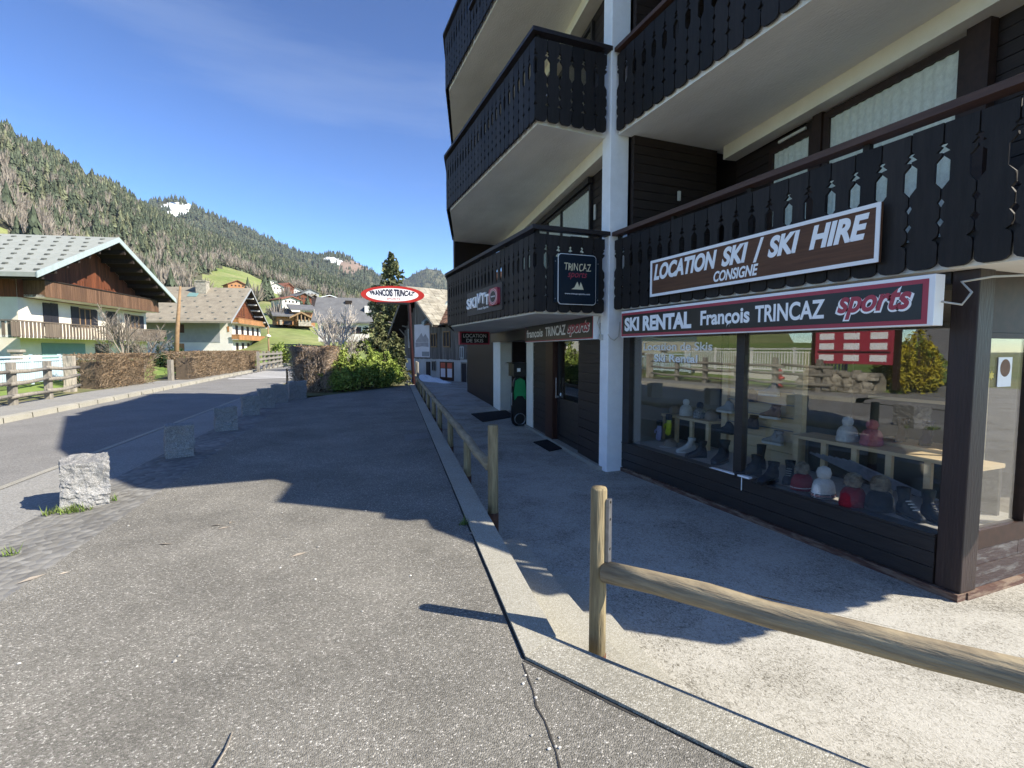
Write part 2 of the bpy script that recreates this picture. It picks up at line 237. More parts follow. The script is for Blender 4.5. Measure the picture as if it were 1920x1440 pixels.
# ------------------------------------------------------------------ mesh helpers
class MB:
    def __init__(s): s.v = []; s.f = []; s.m = []; s.cur = 0
    def add(s, vs, fs):
        b = len(s.v); s.v += [tuple(map(float, p)) for p in vs]; s.f += [tuple(b + i for i in f) for f in fs]; s.m += [s.cur] * len(fs); return s
    def box(s, x0, x1, y0, y1, z0, z1):
        return s.add([(x0, y0, z0), (x1, y0, z0), (x1, y1, z0), (x0, y1, z0), (x0, y0, z1), (x1, y0, z1), (x1, y1, z1), (x0, y1, z1)],
                     [(0, 3, 2, 1), (4, 5, 6, 7), (0, 1, 5, 4), (1, 2, 6, 5), (2, 3, 7, 6), (3, 0, 4, 7)])
    def obox(s, P, u, w, a0, a1, b0, b1, z0, z1):
        """box along unit directions u, w (horizontal) from P"""
        c = [(P[0] + u[0] * a + w[0] * b, P[1] + u[1] * a + w[1] * b, z) for z in (z0, z1) for a, b in ((a0, b0), (a1, b0), (a1, b1), (a0, b1))]
        return s.add(c, [(0, 3, 2, 1), (4, 5, 6, 7), (0, 1, 5, 4), (1, 2, 6, 5), (2, 3, 7, 6), (3, 0, 4, 7)])
    def prism(s, poly, z0, z1):
        n = len(poly); a = sum(poly[i][0] * poly[(i + 1) % n][1] - poly[(i + 1) % n][0] * poly[i][1] for i in range(n))
        if a < 0: poly = poly[::-1]
        vs = [(p[0], p[1], z0) for p in poly] + [(p[0], p[1], z1) for p in poly]
        return s.add(vs, [tuple(range(n))[::-1], tuple(range(n, 2 * n))] + [(i, (i + 1) % n, n + (i + 1) % n, n + i) for i in range(n)])
    def extrude(s, pts, d):
        """polygon of 3D points extruded by vector d"""
        n = len(pts); vs = [tuple(p) for p in pts] + [tuple(np.array(p, float) + np.array(d, float)) for p in pts]
        return s.add(vs, [tuple(range(n))[::-1], tuple(range(n, 2 * n))] + [(i, (i + 1) % n, n + (i + 1) % n, n + i) for i in range(n)])
    def tube(s, pts, rad, n=10, caps=True, jit=0.0):
        pts = [Vector(p) for p in pts]; rad = rad if hasattr(rad, '__len__') else [rad] * len(pts); b = len(s.v); vs = []
        up = Vector((0, 0, 1)); t0 = (pts[1] - pts[0]).normalized()
        if abs(t0.dot(up)) > 0.95: up = Vector((1, 0, 0))
        for i, p in enumerate(pts):
            t = (pts[min(i + 1, len(pts) - 1)] - pts[max(i - 1, 0)]).normalized(); a = t.cross(up).normalized(); c = a.cross(t).normalized()
            for k in range(n):
                th = 2 * math.pi * k / n; q = rad[i] * (1 + (random.uniform(-jit, jit) if jit else 0)); vs.append(p + (a * math.cos(th) + c * math.sin(th)) * q)
        fs = [(i * n + k, i * n + (k + 1) % n, (i + 1) * n + (k + 1) % n, (i + 1) * n + k) for i in range(len(pts) - 1) for k in range(n)]
        if caps: fs += [tuple(range(n))[::-1], tuple((len(pts) - 1) * n + k for k in range(n))]
        return s.add(vs, fs)
    def lathe(s, prof, c=(0, 0, 0), n=20, sx=1, sy=1):
        vs = [(c[0] + r * math.cos(2 * math.pi * k / n) * sx, c[1] + r * math.sin(2 * math.pi * k / n) * sy, c[2] + z) for r, z in prof for k in range(n)]
        fs = [(i * n + k, i * n + (k + 1) % n, (i + 1) * n + (k + 1) % n, (i + 1) * n + k) for i in range(len(prof) - 1) for k in range(n)]
        fs += [tuple(range(n))[::-1], tuple((len(prof) - 1) * n + k for k in range(n))]
        return s.add(vs, fs)
def mesh_of(name, mb, mats, off=(0, 0, 0), smooth=False, bevel=0):
    me = bpy.data.meshes.new(name); o = np.array(off, float)
    me.from_pydata([tuple(np.array(p) - o) for p in mb.v], [], mb.f)
    for m in (mats if isinstance(mats, (list, tuple)) else [mats]): me.materials.append(MATS[m])
    if mb.m and max(mb.m): me.polygons.foreach_set('material_index', mb.m)
    if smooth: me.polygons.foreach_set('use_smooth', [True] * len(me.polygons))
    me.update(); return me
def tag(o, label=None, cat=None, group=None, kind=None):
    if label: o['label'] = label
    if cat: o['category'] = cat
    if group: o['group'] = group
    if kind: o['kind'] = kind
    return o
WL = {}
def wloc(o):
    return np.array(WL.get(o.name, (0, 0, 0)), float) if o else np.zeros(3)
def part(name, mb, mats, parent=None, smooth=False, bevel=0, at=None, local=False, label=None):
    """one mesh object; vertices in world coordinates (or local ones), origin at the parent's place or at `at`"""
    at = np.array(at, float) if at is not None else wloc(parent)
    o = bpy.data.objects.new(name, mesh_of(name, mb, mats, (0, 0, 0) if local else at, smooth)); COL.objects.link(o)
    o.location = at - wloc(parent); WL[o.name] = at
    if parent: o.parent = parent
    if bevel:
        b = o.modifiers.new('bevel', 'BEVEL'); b.width = bevel; b.segments = 2; b.limit_method = 'ANGLE'; b.angle_limit = R(40)
    if label: o['label'] = label
    return o
def thing(name, label, cat, loc=(0, 0, 0), group=None):
    o = bpy.data.objects.new(name, None); COL.objects.link(o); o.location = loc; o.empty_display_size = 0.2; WL[o.name] = tuple(map(float, loc))
    return tag(o, label, cat, group)
def struct(name, mb, mats, smooth=False): return tag(part(name, mb, mats, smooth=smooth), kind='structure')
def dup(o, loc=None, rz=None, label=None, scale=None):
    c = o.copy(); COL.objects.link(c)
    if loc is not None: c.location = loc; WL[c.name] = tuple(map(float, loc))
    if rz is not None: c.rotation_euler.z = rz
    if scale is not None: c.scale = scale
    if label: c['label'] = label
    for ch in o.children:
        d = ch.copy(); COL.objects.link(d); d.parent = c
        for g in ch.children:
            h = g.copy(); COL.objects.link(h); h.parent = d
    return c
def raw_mesh(name, V, Fc, mats, parent=None, at=None, mi=None, smooth=False):
    """big mesh from numpy: V (n,3), Fc (m,k) all faces with k corners"""
    at = np.array(at, float) if at is not None else wloc(parent)
    me = bpy.data.meshes.new(name); V = np.asarray(V, float) - at; n, m, k = len(V), len(Fc), Fc.shape[1]
    me.vertices.add(n); me.vertices.foreach_set('co', V.astype(np.float32).ravel()); me.loops.add(m * k); me.loops.foreach_set('vertex_index', Fc.astype(np.int32).ravel())
    me.polygons.add(m); me.polygons.foreach_set('loop_start', np.arange(0, m * k, k, dtype=np.int32)); me.polygons.foreach_set('loop_total', np.full(m, k, np.int32))
    for x in (mats if isinstance(mats, (list, tuple)) else [mats]): me.materials.append(MATS[x])
    if mi is not None: me.polygons.foreach_set('material_index', np.asarray(mi, np.int32))
    if smooth: me.polygons.foreach_set('use_smooth', np.ones(m, bool))
    me.update(); me.validate()
    o = bpy.data.objects.new(name, me); COL.objects.link(o); o.location = at - wloc(parent); WL[o.name] = at
    if parent: o.parent = parent
    return o
# ------------------------------------------------------------------ text
def text(s, O, U, V, w, h, parent, mat='letter_white', name='lettering', shear=0.0, bold=0.0, depth=0.004, lift=0.004, warp=None, flat=False):
    """lettering fitted into the box (w, h) with its lower left corner at O, running along U, upright along V"""
    cu = bpy.data.curves.new('tmp', 'FONT'); cu.body = s; cu.size = 1; cu.offset = bold; cu.shear = shear; cu.extrude = 0.0 if flat else 0.5; cu.resolution_u = 6; cu.space_line = 0.9
    ob = bpy.data.objects.new('tmp', cu); COL.objects.link(ob); bpy.context.view_layer.update()
    dg = bpy.context.evaluated_depsgraph_get(); me = bpy.data.meshes.new_from_object(ob.evaluated_get(dg))
    P = np.empty(len(me.vertices) * 3); me.vertices.foreach_get('co', P); P = P.reshape(-1, 3)
    x0, x1, y0, y1 = P[:, 0].min(), P[:, 0].max(), P[:, 1].min(), P[:, 1].max()
    a = (P[:, 0] - x0) / (x1 - x0); b = (P[:, 1] - y0) / (y1 - y0); c = (P[:, 2] + 0.5) * depth + lift if not flat else np.full(len(P), lift)
    if warp: a, b = warp(a, b)
    O, U, V = (np.array(q, float) for q in (O, U, V)); N = np.cross(U, V)
    Q = O + np.outer(a * w, U) + np.outer(b * h, V) + np.outer(c, N) - wloc(parent)
    me.vertices.foreach_set('co', Q.ravel()); me.materials.clear(); me.materials.append(MATS[mat]); me.update(); me.name = name
    bpy.data.objects.remove(ob); bpy.data.curves.remove(cu)
    o = bpy.data.objects.new(name, me); COL.objects.link(o); o.parent = parent; return o
Z3 = np.array([0, 0, 1.0])
E2 = np.array([0.1506, 0.9886]); N2 = np.array([-0.9886, 0.1506])      # the angled inner wall line and its outward normal

# ================================================================== GROUND
XK = lambda y: -6.3 + (y - 14.2) * 0.0929          # far kerb of the road
XN = lambda y: -3.29 + (y - 7.31) * 0.109          # near kerb of the road
XB = lambda y: -2.30 + (y - 5.8) * 0.112           # line of granite blocks
XC = lambda y: -1.62 + (y - 5.2) * 0.095           # edge between cobbles and forecourt
XF = lambda y: 0.6 + 0.152 * y                     # forecourt side of the terrace kerb
def strip(fa, fb, ys, za, zb, mb=None):
    mb = mb or MB()
    vs = [(f(y), y, z) for y in ys for f, z in ((fa, za), (fb, zb))]
    return mb.add(vs, [(2 * i, 2 * i + 1, 2 * i + 3, 2 * i + 2) for i in range(len(ys) - 1)])
YS = list(np.linspace(-16, 44, 31))
# road: follows the two kerbs, then bends to the right behind the hedge
def road_pts(f, off):
    p = [(f(y), y) for y in np.linspace(-16, 46, 32)]; x, y = p[-1]; a = math.atan(0.1)
    for i in range(16):
        a += 0.075; st = (4.2 if off else 3.2); x += math.sin(a) * st; y += math.cos(a) * st; p.append((x, y))
    return p
l_, r_ = road_pts(XK, True), road_pts(XN, False)
mb = MB(); mb.add([(p[0], p[1], -0.12) for pr in zip(l_, r_) for p in pr], [(2 * i, 2 * i + 1, 2 * i + 3, 2 * i + 2) for i in range(len(l_) - 1)])
struct('road', mb, 'road_asphalt')
mb = MB(); strip(lambda y: XK(y) - 1.75, lambda y: XK(y) - 0.14, list(np.linspace(10.2, 60, 26)), 0.015, 0.015, mb); struct('far_pavement', mb, 'pavement_asphalt')
mb = MB(); ys = list(np.linspace(10.2, 60, 50))
for a, b in zip(ys[:-1], ys[1:]): mb.add([(XK(a) - 0.14, a, 0.02), (XK(a), a, 0.0), (XK(b) - 0.01, b - 0.01, 0.0), (XK(b) - 0.14, b - 0.01, 0.02), (XK(a) + 0.01, a, -0.16), (XK(b), b - 0.01, -0.16)], [(0, 1, 2, 3), (1, 4, 5, 2)])
struct('far_kerb', mb, 'kerb_concrete')
mb = MB(); strip(lambda y: XN(y) + 0.12, lambda y: XB(y) + 0.45, YS[:-7], -0.035, -0.012, mb); struct('near_pavement', mb, 'pavement_asphalt')
mb = MB(); strip(lambda y: XN(y), lambda y: XN(y) + 0.12, YS[:-7], -0.04, -0.03, mb); strip(lambda y: XN(y) - 0.012, lambda y: XN(y), YS[:-7], -0.14, -0.04, mb); struct('near_kerb', mb, 'kerb_concrete')
mb = MB(); strip(lambda y: XB(y) - 0.02, lambda y: XC(y), [y for y in YS if y < 18], -0.006, 0.001, mb); struct('cobble_strip', mb, 'cobbles')
# forecourt, up to the kerb of the terrace and the lower kerb in the foreground
mb = MB(); ys = [y for y in np.linspace(2.12, 21, 20)]
poly = [(XC(y), y) for y in (-14, -6, 0, 5.2, 9, 13, 16.2)] + [(0.8, 17.8), (3.79, 21.0)] + [(0.92, 2.12), (1.4, 1.27), (3.1, -1.75), (6, -7), (9, -14)]
mb.add([(p[0], p[1], 0.004) for p in poly], [tuple(range(len(poly)))[::-1]]); fo = struct('forecourt', mb, 'forecourt_asphalt')
mb = MB()                                                      # the crack that runs from the kerb corner towards the camera
cp = [az(x, y, 0.006) for x, y in ((980, 1243), (990, 1270), (1000, 1296), (1006, 1325), (1022, 1352), (1032, 1380), (1043, 1410), (1050, 1440), (1060, 1475))]
for i, (a, b) in enumerate(zip(cp[:-1], cp[1:])):
    w1, w2 = 0.0025 + 0.002 * (i % 2), 0.0025 + 0.002 * ((i + 1) % 2); mb.add([(a[0] - w1, a[1], 0.007), (a[0] + w1, a[1], 0.007), (b[0] + w2, b[1], 0.007), (b[0] - w2, b[1], 0.007)], [(0, 3, 2, 1)])
struct('forecourt_crack', mb, 'crack_dark')
mb = MB(); pts = [az(x, y, .008) for x, y in ((757, 815), (800, 811), (805, 821), (760, 827))]; mb.add([tuple(p) for p in pts], [(0, 3, 2, 1)]); struct('tarmac_patch', mb, 'road_asphalt')
mb = MB()
for i in range(34):                                            # loose grit
    if i < 10: p = random.choice(cp); p = p + np.array([random.gauss(0, 0.03), random.gauss(0, 0.06), 0])
    else: p = np.array([random.uniform(-1.6, 0.7), random.uniform(1.2, 5.5), 0])
    r = random.uniform(0.005, 0.011); mb.lathe([(r * 0.3, 0), (r, r * 0.3), (r * 0.9, r * 0.7), (r * 0.3, r)], (p[0], p[1], 0.004), 6, 1, random.uniform(0.6, 1.2))
tag(part('loose_grit', mb, 'pebble'), 'pale loose grit scattered over the grey forecourt', 'grit', kind='stuff')
mb = MB()                                                      # open joint between tarmac and kerb
ys = list(np.linspace(2.14, 20.8, 60))
for i, (a, b) in enumerate(zip(ys[:-1], ys[1:])): w1, w2 = (0.012 + 0.010 * ((i * 7) % 5) / 5), (0.012 + 0.010 * (((i + 1) * 7) % 5) / 5); mb.add([(XF(a) - w1, a, .006), (XF(a) + .002, a, .006), (XF(b) + .002, b, .006), (XF(b) - w2, b, .006)], [(0, 1, 2, 3)])
q0, q1 = np.array([.92, 2.13]), np.array([3.1, -1.75])
for i in range(30):
    a, b = q0 + (q1 - q0) * i / 30, q0 + (q1 - q0) * (i + 1) / 30; a[0] += 0.02 * math.sin(math.pi * i / 30); b[0] += 0.02 * math.sin(math.pi * (i + 1) / 30); w = 0.014 + .012 * ((i * 5) % 4) / 4; mb.add([(a[0] - w, a[1], .0062), (a[0] + .03, a[1], .0062), (b[0] + .03, b[1], .0062), (b[0] - w, b[1], .0062)], [(0, 3, 2, 1)])
struct('kerb_joint', mb, 'crack_dark')
mb = MB(); a = az(403, 1440, .02); b = az(436, 1372, .012); mb.tube([a, (a + b) / 2 + np.array([.01, 0, .004]), b], [.004, .003, .002], 5); tag(part('twig', mb, 'bare_twigs'), 'thin dry twig lying on the tarmac in the foreground', 'twig')
mb = MB()
for px_, py_ in ((405, 985), (432, 980), (420, 990), (60, 1085), (120, 1075), (310, 1020), (560, 1040), (885, 1000)):
    p = az(px_, py_, .007); a = random.uniform(0, 3); L = random.uniform(.03, .09); u = np.array([math.cos(a), math.sin(a)]); v = np.array([-u[1], u[0]]) * L * .25; mb.add([(p[0] - u[0] * L, p[1] - u[1] * L, .008), (p[0] + v[0], p[1] + v[1], .014), (p[0] + u[0] * L, p[1] + u[1] * L, .008), (p[0] - v[0], p[1] - v[1], .008)], [(0, 3, 2, 1)])
tag(part('leaf_litter', mb, 'bare_twigs'), 'few dry leaf scraps scattered on the tarmac', 'leaves', kind='stuff')
# terrace and steps
mb = MB(); poly = [(4.5, 36), (XF(24.5) + 0.1, 24.5), (XF(2.0) + 0.12, 2.0), (1.5, 1.25), (3.2, -1.7), (6.2, -7), (9.2, -14), (30, -14), (30, 36)]
mb.add([(p[0], p[1], -0.32) for p in poly], [tuple(range(len(poly)))]); struct('terrace', mb, 'brushed_concrete')
mb = MB()
ys = [2.22 + 0.95 * i for i in range(21)]
for a, b in zip(ys[:-1], ys[1:]):
    mb.prism([(XF(a), a) if a > 2.3 else (0.926, 2.139), (XF(a) + 0.205, a) if a > 2.3 else (1.141, 2.239), (XF(b) + 0.205, b - 0.006), (XF(b), b - 0.006)], -0.5, 0.022)
struct('terrace_kerb', mb, 'kerb_concrete')
mb = MB(); mb.prism([(0.925, 2.135), (1.125, 2.23), (1.815, 1.07), (3.66, -1.6), (3.1, -1.75), (1.41, 1.26)], -0.5, 0.02); struct('lower_kerb', mb, 'aggregate_kerb')
mb = MB(); L2 = lambda y: 1.27 + 0.0929 * y
L2 = lambda y: 1.30 + 0.088 * y; L3 = lambda y: 1.385 + 0.147 * y
bk = lambda x: 2.235 - (x - 1.14) * 1.59 + 0.004                # back edge of the lower kerb
mb.prism([(XF(3.92) + 0.207, 3.92), (L2(3.92), 3.92), (L2(2.4), 2.4), (1.47, bk(1.47)), (1.16, bk(1.16)), (XF(2.4) + 0.207, 2.4)], -0.4, -0.13)
mb.prism([(L2(3.9) + 0.003, 3.5), (L3(3.2), 3.2), (L3(2.5), 2.5), (1.66, bk(1.66)), (1.475, bk(1.475)), (L2(2.4) + 0.003, 2.4)], -0.4, -0.235)
struct('terrace_steps', mb, 'kerb_concrete')
# snow left over in front of the barn
mb = MB()
def mound(mb, cx, cy, rx, ry, h, z, ang=0, n=22, rings=6, k=0):
    ph = [random.uniform(0, 6.28) for _ in range(4)]; vs = [(cx, cy, z + h)]
    for i in range(1, rings + 1):
        t = i / rings
        for j in range(n):
            a = 2 * math.pi * j / n; q = t * (1 + 0.16 * math.sin(3 * a + ph[0]) + 0.1 * math.sin(7 * a + ph[1])); x, y = rx * q * math.cos(a), ry * q * math.sin(a)
            hh = h * (1 - t ** 2) * (1 + 0.25 * math.sin(4 * a + ph[2] + 3 * t)) if i < rings else -0.02
            vs.append((cx + x * math.cos(ang) - y * math.sin(ang), cy + x * math.sin(ang) + y * math.cos(ang), z + hh))
    fs = [(0, 1 + j, 1 + (j + 1) % n) for j in range(n)] + [(1 + i * n + j, 1 + (i + 1) * n + j, 1 + (i + 1) * n + (j + 1) % n, 1 + i * n + (j + 1) % n) for i in range(rings - 1) for j in range(n)]
    mb.add(vs, fs)
for px_, py_, rx, ry, h in ((795, 713, 1.1, .35, .3), (815, 716, 1.0, .3, .22), (832, 718, .6, .22, .12), (760, 711, .6, .22, .1), (748, 713, .4, .2, .06), (905, 721, .8, .2, .05)):
    p = az(px_, py_, -.32); mound(mb, p[0], p[1], rx, ry, h, -0.33, -1.2)
struct('snow_patch', mb, 'snow', smooth=True)
# left side: lawn rising behind the far pavement, planting bed at the head of the forecourt
NX, NY = 44, 40
def lawn_z(d): return 0.0 + 0.45 * min(1, max(0, d / 3.2)) ** 1.2 + 0.045 * max(0, d - 3.2)
vs, fs = [], []
for j in range(NY):
    y = 10.3 + 62 * j / (NY - 1)
    for i in range(NX):
        d = 0.0 + 46 * (i / (NX - 1)) ** 1.8; vs.append((XK(y) - 1.72 - d, y, lawn_z(d) + 0.03 * math.sin(y * 1.3 + d) * min(1, d)))
for j in range(NY - 1):
    for i in range(NX - 1): a = j * NX + i; fs.append((a, a + NX, a + NX + 1, a + 1))
struct('lawn', MB().add(vs, fs), 'grass', smooth=True)
mb = MB(); strip(lambda y: XK(y) - 2.7, lambda y: XK(y) - 1.7, list(np.linspace(10.3, 32, 14)), 0.09, 0.022, mb); struct('verge', mb, 'dry_verge')
# driveway across the road that climbs to the left (seen in the shop window)
mb = MB(); vs = []
for i in range(16):
    d = i * 2.2; z = -0.1 + 0.075 * d + 0.0012 * d * d; xl, yl_, xr, yr_ = XK(10) - d, 10.0 + d * .52, XK(-9) - d, -9 + d * .52
    vs += [(xr, yr_, z), (xl, yl_, z), (xl, yl_, z - 3)]
mb.add(vs, [(3 * i, 3 * i + 3, 3 * i + 4, 3 * i + 1) for i in range(15)] + [(3 * i + 1, 3 * i + 4, 3 * i + 5, 3 * i + 2) for i in range(15)]); struct('driveway', mb, 'road_asphalt')
mb = MB(); pts = [(XN(24) - 0.3, 17), (0.8, 17.7), (3.85, 21), (4.2, 26), (3, 44), (XN(44) + 0.3, 44), (XN(30) + 0.4, 30), (XN(25) + 0.3, 25)]
mb.add([(p[0], p[1], -0.002 if p[1] < 30 else 0.02) for p in pts], [tuple(range(len(pts)))]); struct('planting_bed', mb, 'dry_verge')
mb = MB()
for i in range(7):
    y = 31 + i * 1.55; mb.add([(XK(y) + 0.5, y, -0.112), (XN(y) - 0.3, y + 0.25, -0.112), (XN(y) - 0.3, y + 0.8, -0.112), (XK(y) + 0.5, y + 0.55, -0.112)], [(0, 1, 2, 3)])
struct('crossing_stripes', mb, 'paint_line')

# ================================================================== APARTMENT BUILDING
XS, XBF, XL = 4.33, 4.10, 2.86          # shop glass, balcony front of the near bay, balcony front of the far bay
P0 = np.array([4.03, 6.42]); Q0 = np.array([5.86, 6.07])
def s_at(px, py, P=P0, off=0.0):
    q = apl(px, py, np.array(P) + N2 * off, N2); return float(np.dot(q[:2] - np.array(P), E2)), float(q[2])
B = thing('apartment_building', 'tall dark timber balconied apartment building with a ski shop at street level', 'building', (5.0, 6.0, -0.32))
mb = MB(); mb.box(4.03, 4.34, 6.30, 6.52, -0.4, 8.6); part('column', mb, 'white_paint', B, bevel=0.012)
# slabs, balustrades, rails
HALF = [(0.0, 0.055), (0.010, 0.028), (0.032, 0.008), (0.15, 0.004), (0.18, 0.013), (0.20, 0.042), (0.22, 0.013), (0.25, 0.004), (0.285, 0.004), (0.32, 0.026), (0.35, 0.004), (0.42, 0.004), (0.455, 0.024), (0.485, 0.004), (0.55, 0.006), (0.60, 0.046), (0.735, 0.046), (0.775, 0.007), (0.795, 0.006), (0.802, 0.042), (0.835, 0.009), (0.85, 0.026), (0.868, 0.005), (0.99, 0.005), (1.0, 0.005)]
def board(mb, a, u, w, zb, h, nrm, th=0.024):
    """one fretwork board: starts at a (x, y), width w along u"""
    L = [(i * w / 0.2 if w < 0.2 else i, z) for z, i in HALF]; pts = [(x, z) for x, z in L] + [(w - x, z) for x, z in L[::-1]]
    P = [(a[0] + u[0] * x, a[1] + u[1] * x, zb + z * h) for x, z in pts]
    mb.extrude(P, (nrm[0] * -th, nrm[1] * -th, 0))
def balustrade(B_, mbb, mbr, path, zb, h, zr, pitch, rail_end=(0, 0)):
    for (p, q) in zip(path[:-1], path[1:]):
        p, q = np.array(p), np.array(q); L = np.linalg.norm(q - p); u = (q - p) / L; nrm = np.array([u[1], -u[0]]); n = max(1, round(L / pitch)); w = L / n
        for i in range(n): board(mbb, p + u * (i * w), u, w, zb + random.uniform(-0.004, 0.004), h, nrm)
        for i in range(int(L / 1.15) + 2):                       # posts behind the boards carrying the rail
            t = min(L - 0.06, 0.06 + i * 1.15); c = p + u * t - nrm * 0.055
            mbb.obox(c, u, nrm, -0.025, 0.025, -0.025, 0.025, zb + 0.1, zr - 0.062)
        mbb.obox(p, u, nrm, 0.02, L - 0.02, -0.05, -0.027, zb + 0.14, zb + 0.22); mbb.obox(p, u, nrm, 0.02, L - 0.02, -0.05, -0.027, zb + h - 0.13, zb + h - 0.05)
    # rail: one mitred sweep
    pts = [np.array(p, float) for p in path]; prof = [(-0.09, -0.06), (0.045, -0.06), (0.045, -0.008), (0.035, 0), (-0.08, 0), (-0.09, -0.008)]; rings = []
    for i, p in enumerate(pts):
        d0 = pts[i] - pts[i - 1] if i else pts[1] - pts[0]; d1 = pts[i + 1] - pts[i] if i < len(pts) - 1 else d0
        d0, d1 = d0 / np.linalg.norm(d0), d1 / np.linalg.norm(d1); n0, n1 = np.array([d0[1], -d0[0]]), np.array([d1[1], -d1[0]]); m = n0 + n1; m = m / np.dot(m, m) * 2
        e = -d0 * rail_end[0] if i == 0 else (d1 * rail_end[1] if i == len(pts) - 1 else 0)
        rings.append([(p[0] + m[0] * a + (e[0] if not np.isscalar(e) else 0), p[1] + m[1] * a + (e[1] if not np.isscalar(e) else 0), zr + b) for a, b in prof])
    k = len(prof); vs = [v for r in rings for v in r]
    mbr.add(vs, [(i * k + j, i * k + (j + 1) % k, (i + 1) * k + (j + 1) % k, (i + 1) * k + j) for i in range(len(rings) - 1) for j in range(k)] + [tuple(range(k)), tuple((len(rings) - 1) * k + j for j in range(k))[::-1]])
def balcony(zs, path, slab, zb, h, zr, pitch, rail='rail_dark', rail_end=(0, 0)):
    mb = MB(); mb.prism(slab, zs, zs + 0.15); b = part('balcony', mb, 'soffit_render', B)
    m1, m2 = MB(), MB(); balustrade(B, m1, m2, path, zb, h, zr, pitch, rail_end); part('balustrade', m1, 'black_boards', b); part('handrail', m2, rail, b)
    return b
LSLAB = [(2.93, 6.40), (2.93, 11.0), (3.85, 14.0), (5.25, 14.1), (4.05, 6.53), (4.03, 6.45)]
LPATH = [(XL + 0.0, 11.05), (XL, 6.33), (3.98, 6.33)]
LPATH = [(3.80, 14.05)] + LPATH
MSLAB = [(4.15, 6.28), (5.9, 6.28), (5.9, 6.1), (5.16, 1.2), (5.0, 0.45), (4.72, 0.45), (4.15, 1.62)]
for zs, zr in ((2.0, 3.19), (4.55, 5.75), (7.1, 8.3)):
    if zs > 7:
        m1, m2 = MB(), MB(); balustrade(B, m1, m2, [(XL, 9.18), (XL, 7.75)], zs + .02, .5, 7.72, .19); q_ = part('low_balustrade', m1, 'black_boards', B); part('handrail', m2, 'rail_dark', q_)
    balcony(zs, LPATH if zs < 7 else LPATH[:2] + [(XL, 9.2)], LSLAB, zs + 0.02, 1.06, zr, 0.19, rail_end=(0, 0.06))
balcony(2.06, [(XBF, 6.27), (XBF, 1.6), (4.7, 0.4), (6.3, 0.4)], [(4.15, 6.28), (6.4, 6.28), (6.4, 0.45), (4.72, 0.45), (4.15, 1.62)], 2.07, 0.99, 3.18, 0.205, 'rail_brown')
MS2 = [(4.15, 6.28), (6.35, 6.28), (6.35, 0.9), (5.37, 0.9), (4.15, 2.8)]
balcony(4.55, [(XBF, 6.27), (XBF, 2.78), (5.3, 2.78)], MS2, 4.58, 1.04, 5.72, 0.205, 'rail_brown')
mb = MB(); mb.prism(MS2, 7.1, 7.25); part('upper_slab', mb, 'soffit_render', B)
# beams under the slabs along the walls
mb = MB()
for zs in (4.55, 7.1): mb.obox(P0, E2, N2, 0.08, 7.6, -0.22, -0.001, zs - 0.2, zs - 0.002)
part('soffit_beam', mb, 'cream_render', B)
zbm = apl(1357, 299, Q0, N2)[2]
mb = MB(); mb.obox(Q0, E2, N2, -5.2, -0.02, -0.22, 0.0, zbm, 4.548); part('soffit_beam', mb, 'cream_render', B)
# plank walls
def planks(mb, P, u, w, a0, a1, b, z0, z1, ph=0.125, th=0.022, back=0.1):
    mb.obox(P, u, w, a0 + 0.004, a1 - 0.004, b - th - back, b - th, z0, z1); n = max(1, round((z1 - z0) / ph)); ph = (z1 - z0) / n
    for i in range(n): mb.obox(P, u, w, a0, a1, b - th + 0.001, b + random.uniform(-0.002, 0.002), z0 + i * ph + 0.004, z0 + (i + 1) * ph - 0.004)
mb = MB()
for z0, z1 in ((2.15, 4.34), (4.7, 6.88), (7.25, 9.3)): planks(mb, P0, E2, N2, 0.1, 7.9, -0.22, z0, z1)
part('upper_wall', mb, 'dark_siding', B)
mb = MB()
for z0, z1 in ((2.14, 4.549), (4.7, 7.09)): planks(mb, np.array([4.36, 6.2]), np.array([1.0, 0]), np.array([0, -1.0]), 0, 1.52, 0.0, z0, z1, back=0.06)
part('party_wall', mb, 'dark_siding', B)
mb = MB()
for z0, z1, q0 in ((2.14, zbm, -5.2), (4.7, 7.09, -4.1)): planks(mb, Q0, E2, N2, q0, 0.0, -0.25, z0, z1)
part('loggia_wall', mb, 'dark_siding', B)
mb = MB(); mb.obox((3.86, 14.02), np.array([0.99, 0.09]), np.array([-0.09, 0.99]), 0, 1.3, 0, 0.12, 2.0, 9.4); part('end_wall', mb, 'dark_siding', B)
# hidden mass of the building and its roof
mb = MB(); prof = [(2.25, 2.0), (2.25, 5.9), (4.2, 7.5), (7.7, 9.0), (10.9, 9.2), (10.9, 2.0)]
mb.extrude([(6.3, y, z) for y, z in prof], (8, 0, 0)); mb.box(5.6, 6.8, 10.905, 11.4, -0.35, 9.3); mb.box(7.0, 14.3, 6.4, 10.9, -0.35, 1.99)
mb.extrude([(8.0, y, z) for y, z in ((10.91, -.35), (10.91, 8.6), (13.0, 8.2), (15.1, 6.5), (16.6, 5.3), (17.4, 4.6), (17.4, -.35))], (6.3, 0, 0)); mb.box(8.0, 14.3, 17.41, 23.0, -.35, 3.4); part('body', mb, 'dark_siding', B)  # unseen rear wing and low shed, added to shade forecourt and terrace
mb = MB(); mb.obox(Q0, E2, N2, -5.2, -4.0, -0.9, -0.26, 2.14, 5.72); part('gable_wall', mb, 'dark_siding', B)
mb = MB(); rp = [(1.83, 5.75), (4.0, 7.7), (7.7, 9.42)]; rp = rp + [(y, z + 0.25) for y, z in rp[::-1]]
mb.extrude([(4.15, y, z) for y, z in rp], (10.35, 0, 0)); mb.prism([(4.35, 7.702), (14.5, 7.702), (14.5, 8.4), (8.4, 10.2), (4.9, 14.2), (4.35, 14.2)], 9.42, 9.67); part('roof', mb, 'tile_slate', B)
